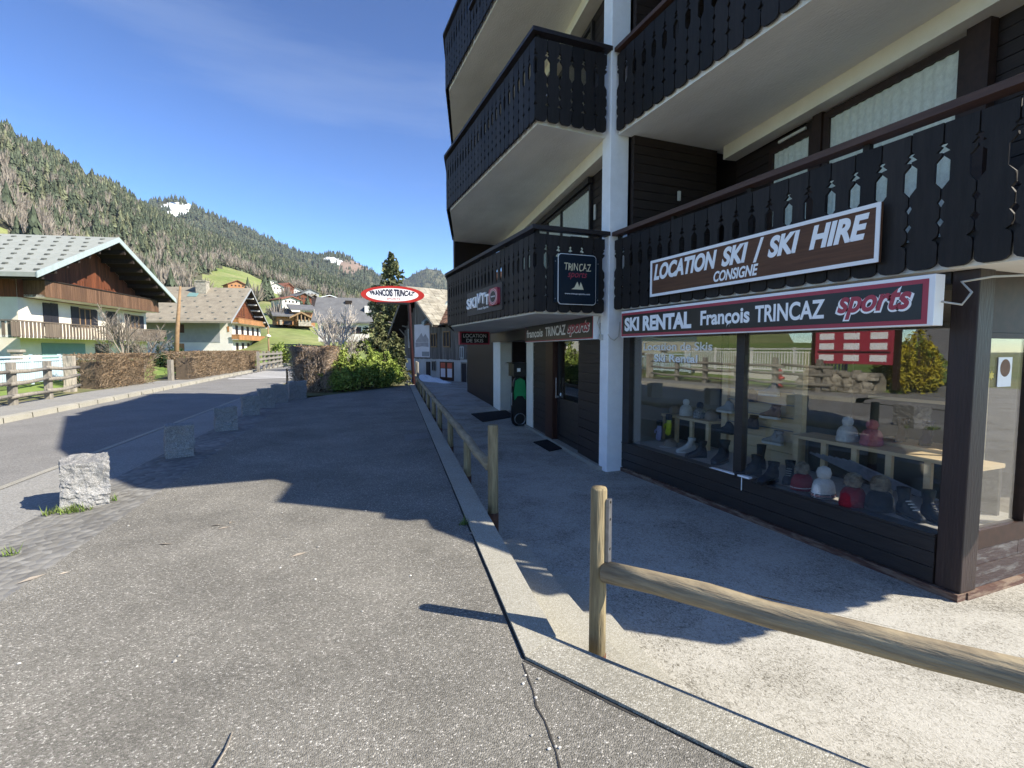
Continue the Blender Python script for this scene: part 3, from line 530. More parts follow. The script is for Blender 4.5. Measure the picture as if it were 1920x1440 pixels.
# windows
def curtain(mb, P, u, w, a0, a1, b, z0, z1, folds=9, amp=0.02):
    n = max(12, int((a1 - a0) * 60)); vs = []
    for i in range(n + 1):
        t = i / n; a = a0 + (a1 - a0) * t; o = b + amp * math.sin(t * folds * 6.283 + 0.7 * math.sin(t * 9)); vs += [(P[0] + u[0] * a + w[0] * o, P[1] + u[1] * a + w[1] * o, z) for z in (z0, z1)]
    mb.add(vs, [(2 * i, 2 * i + 2, 2 * i + 3, 2 * i + 1) for i in range(n)])
def window(P, u, w, a0, a1, b, z0, z1, fw=0.06, mull=(), curt=True, fmat='frame_brown', name='window', depth=0.05, bars=None):
    mb = MB(); f = fw
    mb.obox(P, u, w, a0, a1, b, b + depth, z0, z0 + f); mb.obox(P, u, w, a0, a1, b, b + depth, z1 - f, z1)
    mb.obox(P, u, w, a0, a0 + f, b, b + depth, z0 + f, z1 - f); mb.obox(P, u, w, a1 - f, a1, b, b + depth, z0 + f, z1 - f)
    for m in mull: mb.obox(P, u, w, m - f * 0.6, m + f * 0.6, b + 0.002, b + depth - 0.002, z0 + f, z1 - f)
    o = part(name, mb, fmat, B)
    g = MB(); g.obox(P, u, w, a0 + f * 0.5, a1 - f * 0.5, b + 0.024, b + 0.027, z0 + f * 0.5, z1 - f * 0.5); part('pane', g, 'window_glass', o)
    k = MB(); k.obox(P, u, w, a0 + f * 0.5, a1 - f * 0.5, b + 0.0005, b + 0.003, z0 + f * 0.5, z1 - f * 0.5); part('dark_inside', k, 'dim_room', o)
    if curt:
        k = MB(); curtain(k, P, u, w, a0 + f, a1 - f, b + 0.0135, z0 + f, z1 - f * 0.6, folds=max(4, int((a1 - a0) * 9)), amp=0.007); part('curtain', k, 'curtain', o, smooth=True)
    return o
a_n, a_m, a_f = s_at(1112, 380, off=-0.22)[0], s_at(1056, 400, off=-0.22)[0], s_at(1012, 420, off=-0.22)[0]
window(P0, E2, N2, a_n, a_f, -0.215, 2.2, 4.22, mull=(a_m,), fmat='shopfront_black'); window(P0, E2, N2, 3.4, 5.6, -0.215, 2.2, 4.22, mull=(4.5,), fmat='shopfront_black')
window(P0, E2, N2, a_n, a_f, -0.215, 4.75, 6.8, mull=(a_m,), fmat='shopfront_black', curt=False)
mb = MB(); mb.obox(P0, E2, N2, a_n - 0.02, a_f + 0.1, -0.2, -0.12, 4.23, 4.33); part('blind_box', mb, 'shopfront_black', B)
mb = MB(); sa = s_at(1117, 398, off=-0.21); mb.obox(P0, E2, N2, sa[0] - 0.03, sa[0] + 0.03, -0.205, -0.185, sa[1] - 0.12, sa[1] + 0.12); part('wall_light', mb, 'cable_white', B)
w0 = [s_at(x, 240, Q0, -0.25)[0] for x in (1530, 1450)]; w1 = [s_at(x, 200, Q0, -0.25)[0] for x in (1818, 1552)]
window(Q0, E2, N2, w0[0] - 0.02, w0[1], -0.245, 2.25, zbm - 0.12, fw=0.07); window(Q0, E2, N2, w1[0], w1[1], -0.245, 2.25, zbm - 0.03, fw=0.08)
for q0, q1, q2 in ((w1[1] + 0.005, w0[0] - 0.025, -0.17), (w1[0] - 0.2, w1[0] - 0.01, -0.15)): mb = MB(); mb.obox(Q0, E2, N2, q0, q1, -0.24, q2, 2.15, zbm - 0.003); part('window_post', mb, 'frame_brown', B)
mb = MB(); sa = s_at(1480, 236, Q0, -0.2); mb.obox(Q0, E2, N2, s_at(1513, 232, Q0, -0.19)[0], s_at(1462, 256, Q0, -0.19)[0], -0.19, -0.165, zbm - 0.11, zbm - 0.075); part('wall_light', mb, 'cable_white', B)
window(Q0, E2, N2, -2.6, -0.5, -0.245, 4.75, 6.9, fmat='shopfront_black', curt=False)
mb = MB(); q = ay(1272, 368, 6.17); mb.obox((q[0], 6.17), np.array([1.0, 0]), np.array([0, -1.0]), -0.02, 0.02, 0.0, 0.03, q[2] - 0.07, q[2] + 0.07); part('wall_light', mb, 'cable_white', B)
# ---------------- ground floor, angled part
def sg(px, py=820, off=0.0): return s_at(px, py, P0, off)[0]
s1, s2, s3, s4, s5 = sg(1083, 848), sg(1038, 810), sg(1025, 800), sg(1000, 790), sg(988, 790); s6, s7 = sg(938, 765), sg(925, 760)
mb = MB(); planks(mb, P0, E2, N2, 0.1, s1, 0.0, -0.26, 1.9, ph=0.15); part('siding_panel', mb, 'shop_siding', B)
mb = MB(); planks(mb, P0, E2, N2, s3 + 0.002, s4, 0.0, -0.26, 1.9, ph=0.15); part('siding_panel', mb, 'shop_siding', B)
mb = MB(); mb.obox(P0, E2, N2, s2, s3, -0.14, 0.03, -0.3, 1.9); part('door_post', mb, 'door_brown', B)
mb = MB(); mb.obox(P0, E2, N2, s4 + 0.002, s5, -0.3, 0.015, -0.32, 1.9); part('jamb', mb, 'cream_render', B)
mb = MB(); mb.obox(P0, E2, N2, s6, s7, -0.35, 0.0, -0.32, 1.98); part('end_column', mb, 'cream_render', B, bevel=0.01)
mb = MB(); mb.obox(P0, E2, N2, s5 - 0.4, s7 + 0.1, -0.3, 0.05, 1.72, 1.985); part('door_beam', mb, 'shopfront_black', B)
mb = MB(); mb.obox(P0, E2, N2, 0.0, s5, -0.1, 0.06, -0.33, -0.265); part('threshold', mb, 'kerb_concrete', B)
mb = MB(); mb.obox(P0, E2, N2, 0.05, s5 - 0.42, -0.3, -0.02, 1.901, 1.985); part('lintel', mb, 'shopfront_black', B)
# glazed shop door
d0, d1 = s1 + 0.004, s2 - 0.004
mb = MB(); f = 0.085
mb.obox(P0, E2, N2, d0, d1, -0.12, -0.07, -0.26, -0.16); mb.obox(P0, E2, N2, d0, d1, -0.12, -0.07, 1.78, 1.9); mb.obox(P0, E2, N2, d0, d0 + f, -0.12, -0.07, -0.16, 1.78); mb.obox(P0, E2, N2, d1 - f, d1, -0.12, -0.07, -0.16, 1.78)
for i in range(5): mb.obox(P0, E2, N2, d0 + f, d1 - f, -0.11, -0.085, -0.16 + i * 0.13 + 0.004, -0.16 + (i + 1) * 0.13)
mb.obox(P0, E2, N2, d0 + f, d1 - f, -0.12, -0.075, 0.49, 0.55)
dr = part('shop_door', mb, 'shopfront_black', B)
mb = MB(); mb.obox(P0, E2, N2, d0 + f - 0.01, d1 - f + 0.01, -0.1, -0.095, 0.54, 1.79); part('pane', mb, 'shop_glass', dr)
mb = MB(); pp = P0 + E2 * (d1 - 0.045) + N2 * -0.03; mb.tube([(pp[0], pp[1], 0.55), (pp[0], pp[1], 0.95)], 0.011, 8); mb.obox(P0, E2, N2, d1 - 0.08, d1 - 0.015, -0.07, -0.028, 0.56, 0.6); part('handle', mb, 'grey_steel', dr)
mb = MB(); mb.obox(P0, E2, N2, d1 - 0.17, d1 - 0.1, -0.094, -0.092, 0.60, 0.66); part('sticker', mb, 'white_sign', dr)
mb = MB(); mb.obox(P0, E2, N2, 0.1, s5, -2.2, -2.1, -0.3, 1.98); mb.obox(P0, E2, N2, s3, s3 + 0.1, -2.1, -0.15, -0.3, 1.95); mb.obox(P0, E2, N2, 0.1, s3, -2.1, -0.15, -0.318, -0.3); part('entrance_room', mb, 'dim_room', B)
# recessed dark entrance
mb = MB(); mb.obox(P0, E2, N2, s5 + 0.003, s6 - 0.003, -1.25, -1.15, -0.32, 1.72); mb.obox(P0, E2, N2, s5 + 0.003, s5 + 0.06, -1.15, -0.31, -0.32, 1.72); mb.obox(P0, E2, N2, s6 - 0.06, s6 - 0.003, -1.15, -0.36, -0.32, 1.72); part('entrance_recess', mb, 'dark_siding', B)
mb = MB(); sm = s5 + (s6 - s5) * 0.5; mb.obox(P0, E2, N2, s5 + 0.1, sm - 0.01, -0.8, -0.75, -0.31, 1.7); mb.obox(P0, E2, N2, sm + 0.01, s6 - 0.1, -0.8, -0.75, -0.31, 1.7); part('entrance_door', mb, 'shopfront_black', B)
mb = MB(); mb.obox(P0, E2, N2, s7, s7 + 6.0, -0.3, -0.02, -0.33, 1.98); part('rear_wall', mb, 'dark_siding', B)
# ---------------- shop front of the near bay
YC = 2.05
mb = MB(); mb.box(XS - 0.03, XS + 0.07, YC + 0.17, 6.29, -0.26, 0.10)
for i in range(3): mb.box(XS - 0.042, XS - 0.031, YC + 0.17, 6.29, -0.25 + i * 0.117, -0.25 + (i + 1) * 0.117 - 0.006)
mb.box(XS - 0.05, XS + 0.09, YC + 0.17, 6.29, 0.101, 0.122)
sf = part('shop_front', mb, 'shopfront_black', B)
mb = MB(); mb.box(XS - 0.06, XS + 0.05, YC, 6.29, -0.34, -0.265); part('skirting', mb, 'weathered_skirting', sf)
mb = MB(); mb.box(XS - 0.04, XS + 0.06, 6.13, 6.29, 0.123, 1.97); mb.box(XS - 0.03, XS + 0.05, 4.06, 4.17, 0.123, 1.97); mb.box(XS - 0.035, XS + 0.06, YC + 0.17, 6.29, 1.971, 2.058); part('window_frame', mb, 'shopfront_black', sf)
mb = MB(); mb.box(XS - 0.03, XS + 0.16, YC, YC + 0.165, -0.262, 2.058); part('corner_post', mb, 'corner_paint', B, bevel=0.008)
for y0, y1 in ((4.165, 6.135), (YC + 0.16, 4.065)):
    mb = MB(); mb.box(XS, XS + 0.006, y0, y1, 0.121, 1.975); part('pane', mb, 'shop_glass', sf)
mb = MB(); yd = 4.02; mb.extrude([(XS - .052, 4.5, .123), (XS - .052, 3.93, .123), (XS - .052, 3.93, .145), (XS - .052, 4.5, .127)], (.05, 0, 0)); mb.box(XS - .052, XS - .048, yd, yd + .01, -.02, .12); part('loose_trim', mb, 'white_sign', sf)
# the face round the corner, towards the sun
mb = MB(); mb.box(XS + 0.165, 9.4, YC + 0.03, YC + 0.1, 0.02, 0.16); mb.box(XS + 0.165, 9.4, YC + 0.03, YC + 0.12, 1.62, 2.058); mb.box(XS + 0.165, 9.4, YC + 0.02, YC + 0.1, 1.58, 1.618)
for x in (5.12, 6.3, 7.8, 9.3): mb.box(x, x + 0.09, YC + 0.02, YC + 0.11, 0.161, 1.579)
sd = part('side_front', mb, 'frame_brown', B)
mb = MB(); mb.box(XS + 0.165, 5.12, YC + 0.055, YC + 0.061, 0.16, 1.58); part('pane', mb, 'shop_glass', sd)
for x0, x1 in ((5.21, 6.3), (6.39, 7.8), (7.89, 9.3)): mb = MB(); mb.box(x0, x1, YC + 0.055, YC + 0.061, 0.16, 1.58); part('pane', mb, 'shop_glass', sd)  # last two panes are unseen, added so sun brightens the shop inside
mb = MB(); mb.box(XS + 0.165, 5.1, YC + 0.035, YC + 0.08, -0.1, 0.018); mb.box(XS + 0.165, 9.4, YC + 0.02, YC + 0.09, -0.262, -0.104); mb.box(5.105, 9.4, YC + 0.035, YC + 0.08, -0.1, 0.018); part('lower_panel', mb, 'peeling_panel', sd)
mb = MB(); mb.box(XS + 0.05, 9.4, YC - 0.01, YC + 0.1, -0.34, -0.265); part('skirting', mb, 'weathered_skirting', sd)
# display room behind the glass
mb = MB(); mb.box(XS + 0.09, 5.45, YC + 0.13, 6.25, 0.07, 0.115); part('display_floor', mb, 'display_floor', B)
mb = MB(); mb.box(9.3, 9.4, YC + 0.13, 6.25, -0.3, 1.98); mb.box(XS + 0.1, 9.3, 6.26, 6.3, -0.3, 1.98); mb.box(XS + 0.1, 9.3, YC + 0.13, 6.25, 1.94, 1.985); mb.box(5.46, 9.3, YC + 0.13, 6.25, -0.32, -0.28); part('shop_room', mb, 'shop_wall', B)

# ================================================================== SIGNS
UY = np.array([0, -1.0, 0])                                     # along the street front, towards the camera
def frame_box(mb, O, U, V, w, h, d0, d1):
    O, U, V = np.array(O, float), np.array(U, float), np.array(V, float); N = np.cross(U, V)
    pts = [O, O + U * w, O + U * w + V * h, O + V * h]; mb.extrude([p + N * d0 for p in pts], N * (d1 - d0))
def span(x0, x1, y, X): a, b = ax(x0, y, X), ax(x1, y, X); return a[1], b[1]
# board above: LOCATION SKI / SKI HIRE
X1 = 4.03; yl, yr = span(1220, 1646, 520, X1); zb, zt = ax(1220, 557, X1)[2], ax(1220, 490, X1)[2]
t = thing('sign_board', 'brown wooden sign board with white frame reading LOCATION SKI / SKI HIRE on the balcony', 'sign', (X1, yl, zb))
w, h = yl - yr, zt - zb; O = np.array([X1, yl, zb])
mb = MB(); frame_box(mb, O, UY, Z3, w, h, -0.025, 0); part('panel', mb, 'sign_brown_wood', t)
mb = MB(); fw = 0.032
for a, b, c, d in ((0, 0, w, fw), (0, h - fw, w, fw), (0, fw, fw, h - 2 * fw), (w - fw, fw, fw, h - 2 * fw)): frame_box(mb, O + UY * a + Z3 * b, UY, Z3, c, d, 0.0005, 0.008)
part('frame', mb, 'white_sign', t)
ly = lambda px: yl - ax(px, 520, X1)[1]
for s_, x0, x1, v0, v1 in (('LOCATION', 1226, 1343, .44, .88), ('SKI', 1352, 1401, .44, .88), ('/', 1411, 1430, .40, .90), ('SKI', 1438, 1497, .43, .87), ('HIRE', 1515, 1625, .43, .87), ('CONSIGNE', 1338, 1421, .12, .37)):
    text(s_, O + UY * ly(x0) + Z3 * (v0 * h), UY, Z3, ly(x1) - ly(x0), (v1 - v0) * h, t, shear=0.25, bold=0.045 if s_ != 'CONSIGNE' else 0.03, depth=0.002, lift=0.0005)
# long light box below it
X2 = 4.0; yl, yr = span(1165, 1750, 600, X2); zb, zt = 1.665, 2.02; w, h = yl - yr, zt - zb; O = np.array([X2, yl, zb])
t = thing('light_box_sign', 'long black and red light box sign reading SKI RENTAL over the shop window', 'sign', (X2, yl, zb))
mb = MB(); frame_box(mb, O, UY, Z3, w, h, -0.11, 0); part('box', mb, 'white_sign', t, bevel=0.004)
mb = MB(); frame_box(mb, O + UY * 0.012 + Z3 * 0.012, UY, Z3, w - 0.05, h - 0.04, 0.0005, 0.003); part('border', mb, 'sign_red', t)
mb = MB(); frame_box(mb, O + UY * 0.04 + Z3 * 0.045, UY, Z3, w - 0.115, h - 0.105, 0.0035, 0.005); part('face', mb, 'sign_black', t)
ly = lambda px: yl - ax(px, 600, X2)[1]
for s_, x0, x1, v0, v1, bo in (('SKI', 1172, 1199, .22, .74, .05), ('RENTAL', 1206, 1297, .21, .75, .05), ('François', 1314, 1406, .17, .72, .03), ('TRINCAZ', 1416, 1546, .26, .72, .025)):
    text(s_, O + UY * ly(x0) + Z3 * (v0 * h), UY, Z3, ly(x1) - ly(x0), (v1 - v0) * h, t, bold=bo, depth=0.001, lift=0.0052)
text('sports', O + UY * ly(1566) + Z3 * (.17 * h), UY, Z3, ly(1713) - ly(1566), .66 * h, t, shear=0.3, bold=0.075, depth=0.001, lift=0.0052)
text('sports', O + UY * ly(1570) + Z3 * (.2 * h), UY, Z3, ly(1708) - ly(1570), .6 * h, t, mat='sign_red', shear=0.3, bold=0.03, depth=0.001, lift=0.0066)
mb = MB(); mb.tube([(4.06, yr - 0.01, 1.83), (4.08, yr - 0.12, 1.80), (4.1, yr - 0.16, 1.88), (4.14, yr - 0.08, 1.96), (4.25, yr - 0.2, 1.985), (4.5, yr - 0.5, 1.98), (4.75, yr - 0.9, 1.975)], 0.008, 6); tag(part('electric_cable', mb, 'cable_white', smooth=True), 'thin white cable looping from the end of the long light box sign', 'cable')
mb = MB(); c = ax(1130, 590, 4.02); mb.tube([(4.02, 6.53, 1.99), (4.0, 6.54, 1.9), (4.01, 6.5, 1.8), (4.02, 6.49, 1.72), (4.025, 6.48, 1.69)], 0.007, 6); mb.box(3.99, 4.028, 6.43, 6.48, 1.64, 1.72)
tag(part('junction_box', mb, 'cable_white'), 'small cable and junction box on the white column beside the left light box', 'cable')
mb = MB(); mb.tube([(4.02, 6.29, 1.72), (4.05, 6.27, 1.66), (4.12, 6.275, 1.63), (4.2, 6.28, 1.69), (4.22, 6.285, 1.9)], 0.006, 6); tag(part('electric_cable', mb, 'cable_white', smooth=True), 'short pale cable hanging on the white column by the long sign', 'cable')
# left light box on the angled wall
OFF = 0.1; sa, sb = s_at(1113, 610, P0, OFF)[0], s_at(985, 640, P0, OFF)[0]; zb, zt = s_at(1112, 636, P0, OFF)[1], s_at(1112, 588, P0, OFF)[1]
U = np.array([-E2[0], -E2[1], 0]); O3 = np.array([*(P0 + E2 * sb + N2 * OFF), zb]); w, h = sb - sa, zt - zb
t = thing('light_box_sign', 'black light box sign reading François TRINCAZ sports above the shop door', 'sign', O3)
mb = MB(); frame_box(mb, O3, U, Z3, w, h, -0.16, 0); part('box', mb, 'white_sign', t, bevel=0.004)
mb = MB(); frame_box(mb, O3 + U * 0.012 + Z3 * 0.012, U, Z3, w - 0.03, h - 0.024, 0.0005, 0.003); part('border', mb, 'sign_red', t)
mb = MB(); frame_box(mb, O3 + U * 0.035 + Z3 * 0.032, U, Z3, w - 0.08, h - 0.068, 0.0035, 0.005); part('face', mb, 'sign_black', t)
lw = lambda px: sb - s_at(px, 615, P0, OFF)[0]
for s_, x0, x1, v0, v1, bo in (('françois', 988, 1018, .16, .72, .03), ('TRINCAZ', 1023, 1061, .26, .74, .025)): text(s_, O3 + U * lw(x0) + Z3 * (v0 * h), U, Z3, lw(x1) - lw(x0), (v1 - v0) * h, t, bold=bo, depth=0.001, lift=0.0052)
text('sports', O3 + U * lw(1064) + Z3 * (.15 * h), U, Z3, lw(1107) - lw(1064), .66 * h, t, shear=0.3, bold=0.07, depth=0.001, lift=0.0052)
text('sports', O3 + U * (lw(1064) + 0.02) + Z3 * (.18 * h), U, Z3, lw(1107) - lw(1064) - 0.04, .6 * h, t, mat='sign_red', shear=0.3, bold=0.03, depth=0.001, lift=0.0066)
# square navy board on the end of the balcony
YB = 6.285; U = np.array([1.0, 0, 0]); a, b = ay(1047, 569, YB), ay(1117, 481, YB); O4 = np.array([a[0], YB, a[2]]); w, h = b[0] - a[0], b[2] - a[2]
t = thing('hanging_sign', 'square navy sign with cream mountains reading TRINCAZ sports on the balcony end', 'sign', O4)
def rrect(O, U, V, w, h, r, n=5):
    pts = []
    for cx, cy, a0 in ((w - r, r, -90), (w - r, h - r, 0), (r, h - r, 90), (r, r, 180)):
        for i in range(n + 1): q = R(a0 + 90 * i / n); pts.append(np.array(O) + np.array(U) * (cx + r * math.cos(q)) + np.array(V) * (cy + r * math.sin(q)))
    return pts
NB = np.array([0, -1.0, 0])
mb = MB(); frame_box(mb, O4 + U * -0.06 + Z3 * 0.02, U, Z3, w + 0.12, h - 0.06, -0.035, -0.012); part('backing', mb, 'sign_navy', t)
mb = MB(); mb.extrude([p + NB * -0.011 for p in rrect(O4 + U * -0.008 + Z3 * -0.008, U, Z3, w + 0.016, h + 0.016, 0.05)], NB * 0.009); part('trim', mb, 'letter_white', t)
mb = MB(); mb.extrude([p + NB * -0.008 for p in rrect(O4, U, Z3, w, h, 0.045)], NB * 0.012); part('panel', mb, 'sign_navy', t)
text('TRINCAZ', O4 + U * (.14 * w) + Z3 * (.68 * h), U, Z3, .72 * w, .15 * h, t, mat='letter_cream', shear=0.0, bold=0.0, depth=0.001, lift=0.0045, warp=lambda a, b: (a + 0.03 * np.sin(b * 3), b + 0.06 * np.sin(a * 19)))
text('sports', O4 + U * (.24 * w) + Z3 * (.50 * h), U, Z3, .52 * w, .15 * h, t, mat='sign_red', shear=0.35, depth=0.001, lift=0.0045)
mb = MB()
for pts in (((.34, .30), (.42, .34), (.47, .42), (.50, .46), (.53, .40), (.56, .30)), ((.52, .30), (.57, .40), (.585, .455), (.62, .40), (.67, .30))):
    mb.extrude([O4 + U * (p[0] * w) + Z3 * (p[1] * h) + NB * (0.0045 if pts[0][0] < .4 else 0.0049) for p in pts], NB * 0.0008)
part('mountain_emblem', mb, 'letter_cream', t)
text('www.trincaz-sports.com', O4 + U * (.16 * w) + Z3 * (.185 * h), U, Z3, .68 * w, .04 * h, t, bold=0.01, depth=0.001, lift=0.0045)
for u_, v_ in ((-0.045, .1), (-0.045, .85), (w + 0.045, .1), (w + 0.045, .85)):
    mb = MB(); q = O4 + U * u_ + Z3 * (v_ * h); mb.tube([q + NB * -0.013, q + NB * -0.006], 0.008, 8); part('screw_head', mb, 'grey_steel', t)
# SKI VTT board on the long balcony front
X5 = XL - 0.02; a, b = ax(876, 605, X5), ax(941, 540, X5); yl, yr = a[1], b[1]; zb, zt = ax(941, 580, X5)[2], ax(941, 528, X5)[2]; w, h = yl - yr, zt - zb; O = np.array([X5, yl, zb])
t = thing('raised_letter_sign', 'taupe sign with raised white SKI VTT letters on the long balcony front', 'sign', O)
mb = MB(); frame_box(mb, O, UY, Z3, w, h, -0.03, 0); part('panel', mb, 'sign_taupe', t)
ly = lambda px: yl - ax(px, 565, X5)[1]
text('SKI', O + UY * ly(877.5) + Z3 * (.28 * h), UY, Z3, ly(896) - ly(877.5), .46 * h, t, bold=0.035, depth=0.03, lift=0.0)
for s_, x0, x1, v0, v1 in (('V', 896.5, 904, .42, .84), ('T', 904, 912, .38, .80), ('T', 911.5, 920, .30, .70)): text(s_, O + UY * ly(x0) + Z3 * (v0 * h), UY, Z3, ly(x1) - ly(x0), (v1 - v0) * h, t, bold=0.035, depth=0.03, lift=0.0)
text('Trincaz Sports', O + UY * ly(895) + Z3 * (.14 * h), UY, Z3, ly(916) - ly(895), .13 * h, t, bold=0.01, depth=0.002)
q = O + UY * ly(921.5) + Z3 * (.2 * h); bw, bh = ly(938) - ly(921.5), .64 * h
mb = MB(); mb.extrude(rrect(q, UY, Z3, bw, bh, 0.06), np.array([-0.05, 0, 0])); bd = part('badge', mb, 'sign_red', t)
mb = MB()
def ring(mb, c, U, V, r0, r1, n=40, d=0.0, th=0.002, sv=1.0):
    N = np.cross(U, V); c = np.array(c)
    for i in range(n):
        t0, t1 = 2 * math.pi * i / n, 2 * math.pi * (i + 1) / n; P = [c + (U * math.cos(k) + V * math.sin(k) * sv) * r + N * d for k, r in ((t0, r0), (t0, r1), (t1, r1), (t1, r0))]
        mb.extrude(P, N * th)
cc = q + UY * (bw / 2) + Z3 * (bh / 2) + np.array([-0.05, 0, 0])
ring(mb, cc, UY, Z3, bw * .43, bw * .45, sv=bh / bw); ring(mb, cc, UY, Z3, bw * .33, bw * .35, sv=bh / bw); part('badge_ring', mb, 'letter_white', bd)
mb = MB(); ring(mb, cc, UY, Z3, 0.0, bw * .33, d=0.0, th=0.0015, sv=bh / bw); part('badge_disc', mb, 'sign_taupe', bd)
text('TRINCAZ', cc + UY * (-bw * .24) + Z3 * (-bh * .04), UY, Z3, bw * .48, bh * .09, t, bold=0.02, depth=0.001, lift=0.002, name='badge_lettering')
# LOCATION DE SKIS
Y6 = 13.6; a, b = ay(862, 646, Y6), ay(918, 622, Y6); O = np.array([a[0], Y6, a[2]]); w, h = b[0] - a[0], b[2] - a[2]; U = np.array([1.0, 0, 0])
t = thing('light_box_sign', 'small black sign with dark red edge reading LOCATION DE SKIS under the balcony', 'sign', O)
mb = MB(); frame_box(mb, O, U, Z3, w, h, -0.12, 0); part('box', mb, 'sign_red', t)
mb = MB(); frame_box(mb, O + U * 0.05 + Z3 * 0.045, U, Z3, w - 0.1, h - 0.09, 0.0005, 0.004); part('face', mb, 'sign_black', t)
text('LOCATION', O + U * (.12 * w) + Z3 * (.54 * h), U, Z3, .76 * w, .27 * h, t, depth=0.001, lift=0.0045); text('DE SKIS', O + U * (.22 * w) + Z3 * (.17 * h), U, Z3, .56 * w, .27 * h, t, depth=0.001, lift=0.0045)
mb = MB(); mb.box(O[0] + 0.1, O[0] + 0.14, Y6 + 0.02, Y6 + 0.06, O[2] + h, 2.02); mb.box(O[0] + w - 0.14, O[0] + w - 0.1, Y6 + 0.02, Y6 + 0.06, O[2] + h, 2.02); part('bracket', mb, 'black_metal', t)
# oval sign on its pole
D7 = 23.0; c = ar(737, 553, D7); g = ar(776, 700, D7); e = ar(678, 553, D7); e2 = ar(797, 553, D7); ov = (e2 - e) / np.linalg.norm(e2 - e); ov[2] = 0; ov /= np.linalg.norm(ov); rw = np.linalg.norm(e2 - e) / 2; rh = 15.5 / 940 * D7 * 1.02
t = thing('oval_sign', 'red and white oval sign reading FRANCOIS TRINCAZ SPORTS on a dark red pole', 'sign', (g[0], g[1], -0.3))
def ellipse(c, U, rw, rh, n=56): return [np.array(c) + U * (rw * math.cos(2 * math.pi * i / n)) + Z3 * (rh * math.sin(2 * math.pi * i / n)) for i in range(n)]
NV = np.cross(ov, Z3)
mb = MB(); mb.extrude([p - NV * 0.06 for p in ellipse(c, ov, rw, rh)], NV * 0.12); bxo = part('panel', mb, 'oval_red', t)
mb = MB(); mb.extrude([p + NV * 0.0605 for p in ellipse(c + ov * -0.02, ov, rw * .82, rh * .74)], NV * 0.004); part('face', mb, 'letter_white', t)
def bulge(a, b): u = (a - .5) * 2; top = 1 - .30 * u * u; bot = 0.0 + .34 * (1 - u * u) * 0.35 + .3 * np.abs(u) ** 2; return a + (b - .5) * u * 0.05, bot + (top - bot) * b
for i, s_ in enumerate(('FRANCOIS TRINCAZ',)): text(s_, c + ov * (-rw * .71) + Z3 * (-rh * .32), ov, Z3, rw * 1.38, rh * .96, t, mat='letter_navy', bold=0.045, depth=0.002, lift=0.066, warp=bulge)
text('SPORTS', c + ov * (-rw * .2) + Z3 * (-rh * .56), ov, Z3, rw * .42, rh * .2, t, mat='oval_red', bold=0.01, depth=0.002, lift=0.066)
mb = MB(); q = c + ov * (-rw * .5) + Z3 * (-rh * 1.04); frame_box(mb, q, ov, Z3, rw * 1.02, rh * .2, -0.09, 0.09); part('tray', mb, 'black_metal', t)
mb = MB(); top = c + ov * (rw * .5) + Z3 * (-rh * 1.0); mb.tube([(g[0] + 0.0, g[1], -0.33), (top[0], top[1], top[2])], 0.075, 12); part('pole', mb, 'pole_red', t)

# ================================================================== TERRACE THINGS
# wooden handrails
def post_mesh(mb, x, y, z0, z1, r): mb.tube([(x, y, z0), (x, y, z0 + 0.5 * (z1 - z0)), (x, y, z1 - 0.012), (x, y, z1)], [r * 1.03, r, r * .97, r * .88], 18)
def knotty(mb, a, b, r, n=14, wob=0.008):
    a, b = np.array(a, float), np.array(b, float); pts = [a + (b - a) * i / n + np.array([random.uniform(-wob, wob), random.uniform(-wob, wob), random.uniform(-wob, wob)]) * (0 < i < n) for i in range(n + 1)]
    mb.tube(pts, [r * random.uniform(.96, 1.05) for _ in pts], 16)
NPX = np.array([1.362, 2.195])
t = thing('handrail_fence', 'weathered log handrail with one tall round post beside the steps in the foreground', 'fence', (NPX[0], NPX[1], -0.32))
mb = MB(); post_mesh(mb, NPX[0], NPX[1], -0.3, 0.79, 0.043); part('post', mb, 'log_wood_upright', t, smooth=True)
mb = MB(); mb.tube([(NPX[0], NPX[1], -0.3), (NPX[0], NPX[1], -0.1)], 0.047, 18); part('post_shoe', mb, 'rusty_steel', t, smooth=True)
ru = np.array([0.84, -1.34, 0.05]) / np.linalg.norm([0.84, -1.34, 0.05]); ra = np.array([NPX[0] + 0.02, NPX[1] - 0.03, 0.352])
mb = MB(); knotty(mb, ra, ra + ru * 4.6, 0.056, 18, 0.006); part('rail', mb, 'log_wood', t, smooth=True)
mb = MB(); bx, by = NPX[0] + 0.034, NPX[1] - 0.033
mb.obox((bx, by), np.array([.84, -1.34]) / 1.58, np.array([1.34, .84]) / 1.58, -0.004, 0.014, -0.018, 0.018, 0.40, 0.735); part('steel_strip', mb, 'grey_steel', t)
mb = MB()
for z in (0.72, 0.63, 0.475): mb.obox((bx, by), np.array([.84, -1.34]) / 1.58, np.array([1.34, .84]) / 1.58, 0.0142, 0.0155, -0.007, 0.007, z - 0.006, z + 0.006)
part('bolt_hole', mb, 'black_metal', t)
mb = MB(); mb.tube([tuple(ra + ru * 0.02), tuple(ra + ru * 0.1)], 0.0575, 14, caps=False); 
mb = MB(); sd_ = np.cross(ru, Z3); sd_ /= np.linalg.norm(sd_); un = np.cross(sd_, ru)
